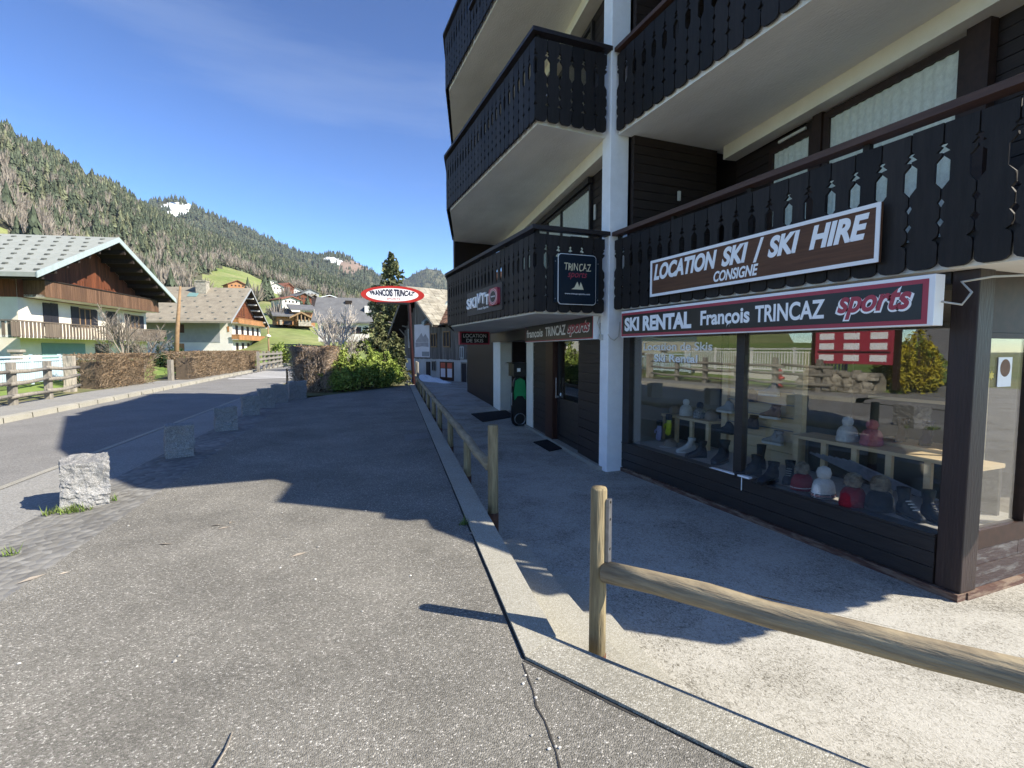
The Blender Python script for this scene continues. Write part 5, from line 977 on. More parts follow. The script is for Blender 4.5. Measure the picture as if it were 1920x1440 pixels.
mb = MB(); a0, z1 = f1(193, 520, 0); a1, z0 = f1(213, 545, 0); mb.obox(A1, CU, CN, a0, a1, 0.042, 0.06, z0, z1); part('gable_hatch', mb, 'larch_boards', t)
for q in np.linspace(0.12, 0.95, 7):                           # purlin ends under the roof overhang
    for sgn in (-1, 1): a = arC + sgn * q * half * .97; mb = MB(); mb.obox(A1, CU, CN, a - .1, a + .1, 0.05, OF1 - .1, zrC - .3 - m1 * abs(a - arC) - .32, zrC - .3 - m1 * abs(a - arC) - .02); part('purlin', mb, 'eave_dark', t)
ua0, uz1 = f1(83, 519, 1.2); ua1 = f1(297, 566, 1.2)[0]; uz1 = (uz1 + f1(297, 566, 1.2)[1]) / 2; uz0 = (f1(80, 551, 1.2)[1] + f1(297, 585, 1.2)[1]) / 2
board_balcony(t, A1, CU, CN, ua0, ua1, 1.2, uz0, uz1, 'balcony_larch', 'house_white', 'eave_dark', gap=0.012, pitch=0.2)
la0, lz1 = f1(22, 599, 1.2); la1 = f1(311, 619, 1.2)[0]; lz0 = f1(239, 636, 1.2)[1]
b = board_balcony(t, A1, CU, CN, la0, la1, 1.2, lz0, lz1, 'balcony_grey', 'house_white', 'balcony_grey', gap=0.13, pitch=0.3)
for x0, x1 in ((20, 38), (84, 112), (200, 219), (236, 311)):
    mb = MB(); q0, q1 = f1(x0, 620, 1.2)[0], f1(x1, 620, 1.2)[0]; kk = max(2, int((q1 - q0) / .26))
    for i in range(kk): mb.obox(A1, CU, CN, q0 + (q1 - q0) * i / kk + .01, q0 + (q1 - q0) * (i + 1) / kk - .01, 1.2, 1.225, lz0 - .05, lz1 - .1)
    part('solid_boards', mb, 'balcony_grey', b)
def c1win(x0, y0, x1, y1, **k):
    a0, z1 = f1(x0, y0); a1 = f1(x1, y0)[0]; z0 = f1((x0 + x1) / 2, y1)[1]; house_window(t, A1, CU, CN, a0, a1, z0, z1, **k)
def c1shut(x0, y0, x1, y1, m='shutter_dark', nm='shutter'):
    a0, z1 = f1(x0, y0); a1 = f1(x1, y0)[0]; z0 = f1((x0 + x1) / 2, y1)[1]; mb = MB(); mb.obox(A1, CU, CN, a0, a1, 0.004, 0.05, z0, z1); part(nm, mb, m, t)
c1shut(79, 567, 93, 612); c1shut(93.5, 568, 107, 612); c1win(147, 577, 168, 614); c1shut(132, 574, 146, 613); c1shut(169, 580, 181, 614); c1shut(198, 583, 207, 614); c1shut(207.5, 584, 217, 615); c1win(243, 590, 259, 616); c1shut(233, 588, 242, 616); c1shut(260, 592, 268, 616)
c1shut(77, 643, 158, 685, 'garage_teal', 'garage_door'); c1win(178, 645, 203, 684, frame='door_brown'); c1win(234, 646, 246, 672); c1win(249, 647, 262, 672)
mb = MB(); q = A1 + CU * (arC - 1.2) - CN * 6; mb.obox(q, CU, CN, -.5, .5, -.4, .4, zrC - .8, zrC + .6); mb.obox(q, CU, CN, -.6, .6, -.5, .5, zrC + .6, zrC + .7); part('chimney', mb, 'field_stone', rf)
# ---- chalet with the tan roof behind the long hedge
A2 = az(437, 664, 0.75)[:2]; f2 = plane_fn(A2); W2 = f2(490, 664)[0]
t = thing('chalet', 'white chalet with broad tan tiled roof and honey coloured balconies beyond the long hedge', 'house', (A2[0], A2[1], 0.75))
OF2 = 1.6; al, zl = f2(433, 603, OF2); arr, zrr = f2(505, 612, OF2); za = f2(468, 540, OF2)[1]; half = (arr - al) / 2; arC = (arr + al) / 2; m2 = (za - (zl + zrr) / 2) / half
rf2, zs2 = gable_house(t, A2, CU, CN, W2, 24, 0.0, za - .3, arC, m2, OF2, half - max(arC, W2 - arC), 'house_white', 'tile_tan', tk=0.28)
verge(rf2, A2, CU, CN, za - .3, arC, m2, W2, OF2, half - max(arC, W2 - arC), 'house_grey', tk=0.3)
guards(rf2, A2, CU, CN, za - .3, arC, m2, al, 24, OF2, 6, 14, -1, tk=0.31, s=0.4)
mb = MB(); kk = int(W2 / .3); zb2 = f2(436, 596, 1.2)[1]
for i in range(kk):
    a0, a1 = W2 * i / kk, W2 * (i + 1) / kk; z1 = min(zs2(a0), zs2(a1)) - .03
    if z1 > zb2 + .1: mb.obox(A2, CU, CN, a0 + .01, a1 - .01, .004, .05, zb2 - .2, z1)
part('gable_boards', mb, 'larch_boards', t)
for q in np.linspace(.18, .96, 6): a = arC + q * half; mb = MB(); mb.obox(A2, CU, CN, a - .12, a + .12, .06, OF2 - .15, zs2(a) - .3, zs2(a) - .05); part('rafter_end', mb, 'house_white', t)
for yt, yb, ybs in ((594, 603, 606), (625, 634, 640)):
    z1 = f2(450, yt + 2, 1.1)[1]; z0 = f2(450, yb + 2, 1.1)[1]; board_balcony(t, A2, CU, CN, -.3, W2 - .2, 1.1, z0, z1, 'honey_wood', 'house_white', 'honey_wood', gap=.01, pitch=.3)
for i in range(5):
    a = W2 * (.1 + .185 * i); house_window(t, A2, CU, CN, a, a + 1.0, f2(450, 626)[1] - .1, f2(450, 611)[1], frame='door_brown'); house_window(t, A2, CU, CN, a, a + 1.0, f2(450, 656)[1], f2(450, 643)[1], frame='door_brown')
for i in range(2): a = arC - 1.6 + i * 2.0; house_window(t, A2, CU, CN, a, a + 1.1, zb2 + .7, zb2 + 2.2, frame='honey_wood')
for o in (1.5, 6.8, 11.5): mb = MB(); mb.extrude([P3(A2, CU, CN, a, -o - .12, z) for a, z in ((-.02, zs2(0) - .1), (-1.4, zs2(-1.4) - .05), (-.02, zs2(0) - 1.7))], np.array([CN[0] * .24, CN[1] * .24, 0])); part('eave_bracket', mb, 'honey_wood', t)
def sidewin(x0, x1, y0, y1, mat):                              # on the long eave wall
    q0 = apl(x0, y0, A2, CU); q1 = apl(x1, y1, A2, CU); o0, o1 = float((q0[:2] - A2) @ CN), float((q1[:2] - A2) @ CN); mb = MB(); mb.obox(A2, CU, CN, -.06, -.004, min(o0, o1), max(o0, o1), q1[2], q0[2]); part('shutter', mb, mat, t)
sidewin(331, 346, 608, 624, 'door_brown'); sidewin(331, 346, 644, 658, 'honey_wood'); sidewin(426, 430, 612, 622, 'honey_wood')
mb = MB(); q0 = apl(260, 600, A2, CU); q1 = apl(413, 642, A2, CU); mb.obox(A2, CU, CN, -.05, -.003, -23.9, float((q1[:2] - A2) @ CN), q1[2], zs2(0) - .1); part('grey_upper_wall', mb, 'house_grey', t)
qd = (np.array(ray(380, 560))[:2] / np.linalg.norm(ray(380, 560)[:2])); q = A2 + CU * (arC - 1.2) - CN * 5.2; mb = MB(); mb.obox(q, CU, CN, -.7, .7, -.75, .75, za - 2.4, za + .75); mb.obox(q, CU, CN, -.8, .8, -.85, .85, za + .75, za + .9); part('chimney', mb, 'field_stone', rf2)
q = A2 + CU * (arC - 2.3) - CN * 6.2; mb = MB(); zz = zs2(arC - 2.3) + .3; mb.extrude([P3(q, CU, CN, a, o, zz - m2 * (-a) + .06) for a, o in ((-.5, -.7), (.5, -.7), (.5, .7), (-.5, .7))], (0, 0, .06)); part('roof_window', mb, 'garage_teal', rf2)
# ---- old barn at the end of the terrace
AB = az(760, 707, -.32)[:2]; BB = az(930, 721, -.32)[:2]; LB = np.linalg.norm(BB - AB); BU = (BB - AB) / LB; BN = np.array([BU[1], -BU[0]]); fb = plane_fn(AB, BU, BN)
if BN @ (-AB) < 0: BN = -BN; fb = plane_fn(AB, BU, BN)
t = thing('barn', 'old grey plank barn with stone tiled gable roof and pale rendered base', 'barn', (AB[0], AB[1], -.32))
OB = 0.9; al, zl = fb(728, 629, OB); arr, zrr = fb(812, 608, OB); aa, za = fb(761, 538, OB); WB = fb(812, 650)[0] - .1
m_l = (za - zl) / (aa - al); m_r = (za - zrr) / (arr - aa)
zbase = fb(800, 672)[1]; DB = 9
mb = MB(); mb.obox(AB, BU, BN, 0, LB + 3, -DB, 0, -.4, zbase); part('base_wall', mb, 'barn_wall', t)
mb = MB(); kk = int((LB + 3) / .22); ze = fb(830, 606)[1]
ztop = lambda a: max(za - (m_l * (aa - a) if a < aa else m_r * (a - aa)) - .3, ze if a > WB - .3 else -9)
mb.extrude([P3(AB, BU, BN, a, -.1, z) for a, z in ((0, zbase), (LB + 3, zbase), (LB + 3, ze), (WB, ze), (aa, za - .35), (0, ztop(0)))], np.array([-BN[0] * (DB - .2), -BN[1] * (DB - .2), 0]))
for i in range(kk):
    a0, a1 = (LB + 3) * i / kk, (LB + 3) * (i + 1) / kk; z1 = min(ztop(a0), ztop(a1))
    if z1 > zbase: mb.obox(AB, BU, BN, a0 + .008, a1 - .008, -.09, .02 + random.uniform(-.008, .008), zbase - random.uniform(.0, .06), z1)
part('plank_wall', mb, 'barn_siding', t)
mb = MB(); na = 26                                              # gable roof in courses of stone tiles
for s_, e, m in ((-1, al, m_l), (1, arr, m_r)):
    L = abs(e - aa)
    for i in range(na):
        d0, d1 = L * i / na, L * (i + 1) / na; a0, a1 = aa + s_ * d0, aa + s_ * (d1 + .05); z0, z1 = za - m * d0, za - m * (d1 + .05)
        no = 24 if s_ > 0 else 1
        for j in range(no):
            o0 = OB - (DB + OB) * j / no; o1 = OB - (DB + OB) * (j + 1) / no + .01; h = random.uniform(0, .03)
            mb.extrude([P3(AB, BU, BN, a, o0, z) for a, z in ((a0, z0), (a1, z1), (a1, z1 + .05 + h), (a0, z0 + .035 + h))], np.array([BN[0] * (o1 - o0), BN[1] * (o1 - o0), 0]))
rb = part('roof', mb, 'tile_stone', t)
mb = MB()
for s_, e, m in ((-1, al, m_l), (1, arr, m_r)): mb.extrude([P3(AB, BU, BN, a, OB + .003, z) for a, z in ((aa, za - .14), (e, za - m * abs(e - aa) - .14), (e, za - m * abs(e - aa) + .03), (aa, za + .03))], np.array([BN[0] * .05, BN[1] * .05, 0]))
part('verge_board', mb, 'grey_wood', rb)
mb = MB()
for s_, e, m in ((-1, al, m_l), (1, arr, m_r)): mb.extrude([P3(AB, BU, BN, a, OB - .05, z) for a, z in ((aa, za - .15), (e, za - m * abs(e - aa) - .15), (e, za - m * abs(e - aa) - .01), (aa, za - .01))], np.array([-BN[0] * (DB + OB - .1), -BN[1] * (DB + OB - .1), 0]))
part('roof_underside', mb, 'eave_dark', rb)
mb = MB(); na = 12; a_end = LB + 3.2; pit = .75                # lean-to roof with brown tiles
for i in range(na):
    o0, o1 = .45 - 4.5 * i / na, .45 - 4.5 * (i + 1) / na - .04
    for j in range(26):
        a0 = WB - .2 + (a_end - WB + .2) * j / 26; a1 = WB - .2 + (a_end - WB + .2) * (j + 1) / 26 - .01; h = random.uniform(0, .035); z0, z1 = ze - .1 + pit * (.45 - o0), ze - .1 + pit * (.45 - o1)
        mb.extrude([P3(AB, BU, BN, a0, o, z) for o, z in ((o0, z0), (o1, z1), (o1, z1 + .045 + h), (o0, z0 + .07 + h))], np.array([BU[0] * (a1 - a0), BU[1] * (a1 - a0), 0]))
part('lean_to_roof', mb, 'tile_brown', t)
mb = MB(); mb.extrude([P3(AB, BU, BN, WB - .35, o, z) for o, z in ((.5, ze - .05), (-4.5, ze + 3.7), (-4.5, ze + 3.85), (.5, ze + .12))], np.array([BU[0] * .3, BU[1] * .3, 0])); part('valley_flashing', mb, 'zinc', t)
q = AB + BU * (aa + .3) - BN * 3.6; mb = MB(); mb.obox(q, BU, BN, -.5, .5, -.4, .4, za - 1, za + .45); mb.obox(q, BU, BN, -.65, .65, -.5, .5, za + .45, za + .55); part('chimney', mb, 'barn_wall', rb)
def bwin(x0, y0, x1, y1, frame='window_wood'):
    a0, z1 = fb(x0, y0); a1 = fb(x1, y0)[0]; z0 = fb((x0 + x1) / 2, y1)[1]; return house_window(t, AB, BU, BN, a0, a1, z0, z1, frame=frame, off=.03)
bwin(767, 617, 772, 652, 'rail_white'); bwin(809, 625, 820, 651); bwin(832, 621, 845, 651); bwin(864, 650, 871, 672, 'rail_white'); bwin(811, 677, 818, 695, 'grey_wood'); bwin(866, 679, 888, 722, 'grey_wood')
mb = MB(); a0, z1 = fb(800, 678); a1 = fb(807, 678)[0]; mb.obox(AB, BU, BN, a0, a1, .003, .05, -.32, z1); part('side_door', mb, 'shutter_dark', t)
mb = MB(); a0, z1 = fb(826, 678); a1 = fb(851, 678)[0]; am = (a0 + a1) / 2; mb.obox(AB, BU, BN, a0, am - .01, .003, .06, -.32, z1); mb.obox(AB, BU, BN, am + .01, a1, .003, .06, -.32, z1); bd = part('double_door', mb, 'door_brown', t)
zc_, zd_ = fb(838, 691)[1], fb(838, 707)[1]; w_ = (a1 - a0)
for k in (0, 1):
    b0 = a0 + w_ * (.08 + .5 * k); mb = MB(); mb.obox(AB, BU, BN, b0, b0 + w_ * .34, .062, .066, zc_ + .02, z1 - .06); part('red_notice', mb, 'poster_red', bd); mb = MB(); mb.obox(AB, BU, BN, b0, b0 + w_ * .34, .062, .066, zd_, zc_); part('white_notice', mb, 'poster_paper', bd)
mb = MB()
for d in (.9,): mb.tube([P3(AB, BU, BN, .3, .05, zl + .55), P3(AB, BU, BN, .3 - 1.1, .75, zl + .9)], .05, 6); mb.tube([P3(AB, BU, BN, .3, .05, zl - .1), P3(AB, BU, BN, -.35, .5, zl + .75)], .04, 6)
part('roof_strut', mb, 'grey_wood', t)
a0, z1 = fb(777, 609, .05); a1, z0 = fb(806, 670, .05); t2 = thing('poster', 'large pale printed banner showing two peaked roofs on the barn wall', 'banner', P3(AB, BU, BN, a0, .05, z0)); w_, h_ = a1 - a0, z1 - z0
mb = MB(); mb.obox(AB, BU, BN, a0, a1, .04, .06, z0, z1); part('sheet', mb, 'poster_paper', t2)
mb = MB()
def pp(u_, v_, d): return P3(AB, BU, BN, a0 + w_ * u_, .061 + d, z0 + h_ * v_)
for k, poly in enumerate((((.08, .5), (.30, .62), (.48, .74), (.62, .58), (.62, .46), (.1, .46)), ((.52, .46), (.56, .6), (.74, .7), (.94, .54), (.94, .46)), ((.06, .3), (.5, .33), (.94, .31), (.94, .45), (.06, .45)))):
    mb.extrude([pp(a, b, .0008 * k) for a, b in poly], np.array([BN[0], BN[1], 0]) * .001)
part('grey_print', mb, 'poster_grey', t2)
mb = MB(); mb.extrude([pp(a, b, .002) for a, b in ((.5, .03), (.97, .03), (.97, .17), (.5, .17))], np.array([BN[0], BN[1], 0]) * .001); part('dark_panel', mb, 'house_grey', t2)
# ---- modern chalet, grey barn roof, far houses
def far_house(label, px, pyb, r, w, hw, hr, wall, roofm, ang=12.2, name='house', D=None, of=.6, win=4, gable_to=1):
    """small house standing at range r under pixel (px, pyb); w wide, wall height hw, roof rise hr"""
    q = ar(px, pyb, r); u = np.array([math.sin(R(ang)), math.cos(R(ang))]); n = np.array([u[1], -u[0]]); A = q[:2] - u * w / 2
    t = thing(name, label, 'house', (A[0], A[1], q[2])); m = hr / (w / 2)
    gable_house(t, A, u, n, w, D or w * 1.2, q[2] - 3, q[2] + hw + hr, w / 2, m, of, of * .8, wall, roofm, tk=.25)
    for i in range(win):
        a = w * (.1 + .8 * (i + .3) / win); house_window(t, A, u, n, a, a + w * .09, q[2] + hw * .45, q[2] + hw * .85, frame='door_brown')
    return t, A, u, n
t, A_, u_, n_ = far_house('wooden chalet with pale red roof high on the meadow left of the dark firs', 445, 540, 235, 6.8, 1.4, 1.5, 'honey_wood', 'tile_red', ang=70)
far_house('small white chalet with red roof just above the modern chalet', 546, 572, 150, 5.0, 1.4, 0.8, 'house_white', 'tile_red', ang=60)
far_house('brown chalet with red roof highest on the far meadow', 541, 545, 330, 8.7, 2.2, 2.2, 'larch_boards', 'tile_red', ang=40)
far_house('grey roofed chalet beside the highest brown chalet', 518, 545, 320, 8.1, 2.2, 2.0, 'house_white', 'tile_slate', ang=75)
far_house('pale roofed cabin at the top edge of the far meadow', 508, 533, 380, 7.4, 1.7, 1.0, 'house_white', 'tile_grey', ang=80)
far_house('white walled chalet under the meadow edge', 556, 551, 340, 7.4, 1.9, 1.5, 'house_white', 'tile_grey', ang=80)
far_house('long grey roofed chalet at the far edge of the hamlet', 582, 556, 320, 9.9, 2.2, 2.0, 'house_grey', 'tile_slate', ang=70)
far_house('dark timber chalet between the two small firs', 570, 566, 190, 5.6, 1.7, 1.2, 'larch_boards', 'tile_slate', ang=60)
far_house('dark timber chalet right of the small firs', 588, 568, 200, 5.6, 1.7, 1.2, 'dark_siding', 'tile_tan', ang=45)
far_house('low cabin with a bright roof above the grey barn roof', 618, 563, 260, 8.1, 1.1, 1.1, 'larch_boards', 'snow', ang=80)
# modern chalet: two slabs of slate roof, honey timber, stone base and a small gable porch
q = ar(553, 609, 118); u_ = np.array([math.sin(R(80)), math.cos(R(80))]); n_ = np.array([u_[1], -u_[0]])
if n_ @ -q[:2] < 0: n_ = -n_
fm = plane_fn(q[:2], u_, n_); Am = q[:2]; z_ = q[2]
t = thing('modern_chalet', 'modern timber chalet with two slate roofs and stone base on the green slope', 'house', q)
def mrect(x0, y0, x1, y1, d0, d1, mat, nm):
    a0, z1 = fm(x0, y0); a1, z0 = fm(x1, y1); mb = MB(); mb.obox(Am, u_, n_, a0, a1, d0, d1, z0, z1); return part(nm, mb, mat, t)
def mslope(x0, y0, x1, y1, dback, mat, nm, o=1.0):
    a0, z1 = fm(x0, y0); a1, z0 = fm(x1, y1, o); mb = MB(); mb.extrude([P3(Am, u_, n_, a0, p, z) for p, z in ((o, z0), (o - dback, z1 + .2), (o - dback, z1 + .55), (o, z0 + .3))], np.array([u_[0] * (a1 - a0), u_[1] * (a1 - a0), 0])); return part(nm, mb, mat, t)
mrect(519, 593, 552, 609, -8, 0, 'honey_wood', 'wall'); mrect(544, 584, 592, 612, -9, -.6, 'honey_wood', 'upper_wall'); mrect(532, 602, 548, 609, .01, .1, 'shutter_dark', 'garage_door'); mrect(524, 600, 529, 609, .01, .4, 'field_stone', 'pier'); mrect(558, 600, 582, 612, .4, 1.2, 'field_stone', 'stone_wall'); mrect(554, 590, 557, 608, .2, .5, 'honey_wood', 'post'); mrect(560, 591, 578, 600, -.4, -.3, 'shutter_dark', 'glazing')
mslope(509, 579, 552, 594, 5.5, 'tile_slate', 'roof'); mslope(542, 572, 594, 583, 5.0, 'tile_slate', 'roof')
a0, z0 = fm(543, 594, 1.6); a1, _ = fm(587, 594, 1.6); zt_ = fm(566, 584, 1.6)[1]; am = (a0 + a1) / 2; mb = MB()
for s_, e in ((0, a0), (1, a1)): mb.extrude([P3(Am, u_, n_, a, 1.6, z) for a, z in ((am, zt_), (e, z0), (e, z0 - .35), (am, zt_ - .35))], np.array([-n_[0] * 2.4, -n_[1] * 2.4, 0]))
part('porch_roof', mb, 'window_wood', t)
for x in (558, 565, 572, 579): a = fm(x, 595, 1.3)[0]; mb = MB(); mb.obox(Am, u_, n_, a - .1, a + .1, 1.2, 1.4, fm(566, 602, 1.3)[1], fm(566, 590, 1.3)[1]); part('porch_post', mb, 'window_wood', t)
# grey roofed farmhouse behind the birch
q = ar(640, 628, 80); u_ = np.array([math.sin(R(96)), math.cos(R(96))]); n_ = np.array([u_[1], -u_[0]])
if n_ @ -q[:2] < 0: n_ = -n_
fg = plane_fn(q[:2], u_, n_); Ag = q[:2]
t = thing('farmhouse', 'white farmhouse under a huge plain grey roof behind the bare birch', 'house', q)
ga0, ga1 = fg(583, 606, .8)[0], fg(702, 606, .8)[0]; gz = fg(640, 606, .8)[1]; gt0, gt1 = fg(594, 561, -4)[0], fg(690, 560, -4)[0]; gzt = fg(640, 561, -4)[1]
mb = MB(); mb.add([P3(Ag, u_, n_, a, o, z) for a, o, z in ((ga0, .8, gz), (ga1, .8, gz), (gt1, -4, gzt), (gt0, -4, gzt), (ga0, .8, gz + .25), (ga1, .8, gz + .25), (gt1, -4, gzt + .25), (gt0, -4, gzt + .25), (ga0, -9.2, gz), (ga1, -9.2, gz))], [(0, 1, 2, 3), (4, 7, 6, 5), (0, 4, 5, 1), (1, 5, 6, 2), (3, 7, 4, 0), (2, 9, 8, 3)]); rg = part('roof', mb, 'tile_slate', t)
mb = MB(); mb.obox(Ag, u_, n_, ga0 + .9, ga1 - .8, -8.4, 0, q[2] - 1.0, gz + .1); mb.obox(Ag, u_, n_, ga1 - 1.4, ga1 - .79, -7, -1, gz, gzt - 1.2); part('wall', mb, 'house_white', t)
for i in range(6): a = ga0 + 1.6 + i * (ga1 - ga0 - 3.4) / 6; house_window(t, Ag, u_, n_, a, a + .8, gz - 1.5, gz - .5, frame='door_brown')
a, z = fg(654, 570, -3.0); mb = MB(); mb.obox(Ag, u_, n_, a - .5, a + .5, -3.4, -2.6, z - .5, z + .5); part('roof_vent', mb, 'eave_dark', rg)

# ================================================================== STREET FURNITURE ON THE FAR SIDE
p1, p2 = az(25, 757, .05), az(92, 746, .05); fd = (p2 - p1)[:2]; LFn = np.linalg.norm(fd); fd = fd / LFn; fnn = np.array([fd[1], -fd[0]])
t = thing('wooden_fence', 'weathered grey post and rail fence along the far pavement', 'fence', p1)
for k in range(-3, 2):
    c = p1[:2] + fd * LFn * k; mb = MB(); mb.obox(c, fd, fnn, -.09, .09, -.08, .08, -.05, 1.2 + random.uniform(-.06, .05)); part('post', mb, 'grey_wood', t, bevel=.02)
for z in (.28, .62, .92):
    mb = MB(); a = p1[:2] - fd * LFn * 3.3; b = p1[:2] + fd * LFn * 1.9
    for k in range(5): c, d = a + (b - a) * k / 5, a + (b - a) * (k + 1.05) / 5; mb.tube([(*(c + fnn * .1), z + random.uniform(-.05, .05)), (*((c + d) / 2 + fnn * .1), z - .02), (*(d + fnn * .1), z + random.uniform(-.05, .05))], [.06, .055, .05], 7)
    part('rail', mb, 'grey_wood', t, smooth=True)
def pillar(label, px, pyb, pyt, w, cap):
    q = az(px, pyb, .0); zt = ar(px, pyt, math.hypot(q[0], q[1]))[2]; t = thing('stone_pillar', label, 'pillar', q); mb = MB(); bm = bmesh.new(); bmesh.ops.create_cube(bm, size=1); bmesh.ops.subdivide_edges(bm, edges=bm.edges[:], cuts=7, use_grid_fill=True)
    from mathutils import noise
    for v in bm.verts: k = 1 + .16 * noise.noise(v.co * 5 + Vector((px, 0, 0))); v.co = Vector((q[0] + v.co.x * w * k, q[1] + v.co.y * w * k, (v.co.z + .5) * zt))
    bm.verts.index_update(); mb.add([tuple(v.co) for v in bm.verts], [tuple(v.index for v in f.verts) for f in bm.faces]); bm.free(); part('shaft', mb, 'field_stone', t)
    if cap: mb = MB(); mb.box(q[0] - w * .75, q[0] + w * .75, q[1] - w * .75, q[1] + w * .75, zt, zt + .1); part('cap', mb, 'field_stone', t, bevel=.02)
pillar('stone gate pillar with a flat cap beside the pale blue railing', 36, 735, 661, .25, True); pillar('rough leaning stone pillar at the end of the brown hedge', 133, 737, 667, .27, False)
def railing(label, P, Q, z0, z1, mat, step=.14, plinth=None):
    P, Q = np.array(P), np.array(Q); L = np.linalg.norm(Q - P); u = (Q - P) / L; n = np.array([u[1], -u[0]]); t = thing('railing', label, 'railing', (P[0], P[1], z0)); mb = MB()
    for i in range(int(L / step)): mb.obox(P, u, n, i * step, i * step + .05, -.015, .015, z0 + .12, z1 - .12)
    part('bars', mb, mat, t); mb = MB(); mb.obox(P, u, n, 0, L, -.03, .03, z1 - .06, z1); mb.obox(P, u, n, 0, L, -.03, .03, z1 - .2, z1 - .16); mb.obox(P, u, n, 0, L, -.03, .03, z0 + .06, z0 + .12)
    part('rails', mb, mat, t)
    for i in range(int(L / 2.2) + 1): a = min(L - .08, i * 2.2); mb = MB(); mb.obox(P, u, n, a, a + .08, -.04, .04, z0, z1 + .04); part('post', mb, mat, t)
    if plinth: mb = MB(); mb.obox(P, u, n, 0, L, -.12, .12, z0 - 1, z0); part('plinth', mb, plinth, t)
railing('long white metal railing on a low white wall behind the wooden fence', (-9.7, 12.6), (-9.9, 21.6), .55, 1.55, 'rail_white', plinth='house_white')
railing('pale blue metal railing and gate between the two stone pillars', (-8.9, 19.9), (-9.0, 26.0), .3, 1.28, 'rail_pale_blue')
# hydrant and information board on the stone wall, mirrored in the shop window
t = thing('fire_hydrant', 'small red fire hydrant by the white wall across the road', 'hydrant', (-8.2, 14.2, .02)); mb = MB(); mb.lathe([(.14, 0), (.14, .08), (.1, .1), (.1, .5), (.13, .52), (.13, .6), (.08, .7), (.03, .74)], (-8.2, 14.2, .02), 14); mb.tube([(-8.2, 14.0, .4), (-8.2, 14.4, .4)], .06, 10); part('body', mb, 'hydrant_red', t, smooth=True)
t = thing('information_board', 'large red information board with a yellow roof panel on the stone wall', 'sign', (-8.7, 13.1, .8)); mb = MB(); mb.box(-8.75, -8.68, 10.4, 13.1, 1.0, 2.25); part('panel', mb, 'sign_red', t)
mb = MB(); mb.box(-8.8, -8.6, 10.3, 13.2, 2.26, 2.5); part('yellow_top', mb, 'board_yellow', t)
mb = MB(); mb.box(-8.8, -8.66, 10.25, 10.39, .2, 2.5); mb.box(-8.8, -8.66, 13.11, 13.25, .2, 2.5); part('posts', mb, 'frame_brown', t)
mb = MB()
for z in (1.1, 1.5, 1.85):
    for y in (10.6, 11.5, 12.4): mb.box(-8.679, -8.674, y, y + .55, z, z + .22)
part('white_panels', mb, 'white_sign', t); mb = MB(); mb.box(-8.679, -8.675, 10.5, 13.0, 1.38, 1.44); mb.box(-8.679, -8.675, 10.5, 13.0, 2.12, 2.24); part('dark_bands', mb, 'sign_black', t)
mb = MB(); rs = random.Random(3)
for i in range(150):
    y = rs.uniform(10.9, 13.6); z = rs.uniform(-.05, .72); w, h, d = rs.uniform(.25, .5), rs.uniform(.14, .24), rs.uniform(.3, .45); c = (-8.5 + rs.uniform(-.05, .05) - z * .25, y, z); b = len(mb.v)
    mb.lathe([(.25, -.5), (.9, -.4), (1, 0), (.85, .42), (.3, .5)], (0, 0, 0), 8); mb.v[b:] = [(c[0] + p[0] * d * .5, c[1] + p[1] * w * .5, c[2] + p[2] * h) for p in mb.v[b:]]
mb.box(-9.2, -8.72, 10.9, 13.6, -.3, .7)
tag(part('stone_wall', mb, 'field_stone'), 'low dry stone wall carrying the red information board', 'wall')
# lamp post, rusty pole, fence by the second chalet
q = az(505, 688, 0); zt = ar(506, 612, math.hypot(q[0], q[1]))[2]; t = thing('street_lamp', 'thin brown lamp post beside the road beyond the long hedge', 'lamp post', q); mb = MB(); mb.tube([(q[0], q[1], -.1), (q[0], q[1], zt)], [.09, .05], 10); part('pole', mb, 'window_wood', t, smooth=True); mb = MB(); mb.lathe([(.05, 0), (.22, .1), (.2, .2), (.05, .3)], (q[0], q[1], zt * .72), 12); part('lamp_head', mb, 'letter_cream', t)
q = az(329, 703, 0); zt = ar(337, 537, math.hypot(q[0], q[1]))[2]; q2 = ar(338, 537, math.hypot(q[0], q[1])); mb = MB(); mb.tube([(q[0], q[1], -.1), (q[0] * .5 + q2[0] * .5 - .03, q[1] * .5 + q2[1] * .5, zt * .5), (q2[0], q2[1], zt)], [.15, .12, .06], 10); tag(part('timber_pole', mb, 'window_wood', smooth=True), 'tall reddish brown timber pole leaning behind the long hedge', 'pole')
t = thing('wooden_fence', 'low grey plank fence beyond the long hedge near the lamp post', 'fence', az(490, 690, .1)); f0, f1_ = az(484, 692, .1)[:2], az(528, 682, .1)[:2]; L = np.linalg.norm(f1_ - f0); fu = (f1_ - f0) / L; fv = np.array([fu[1], -fu[0]])
for k in range(6): mb = MB(); mb.obox(f0, fu, fv, L * k / 5.2, L * k / 5.2 + .2, -.08, .08, -.1, 1.35); part('post', mb, 'grey_wood', t)
for z in (.35, .7, 1.05): mb = MB(); mb.obox(f0, fu, fv, 0, L, .081, .12, z, z + .16); part('rail', mb, 'grey_wood', t)
q = az(442 - 110, 713, .03); mb = MB(); mb.obox(az(321, 714, 0)[:2], CU, CN, -.12, .12, -.1, .1, -.05, 1.0); tag(part('gate_post', mb, 'grey_wood', bevel=.02), 'short pale gate post at the near end of the long hedge', 'post')

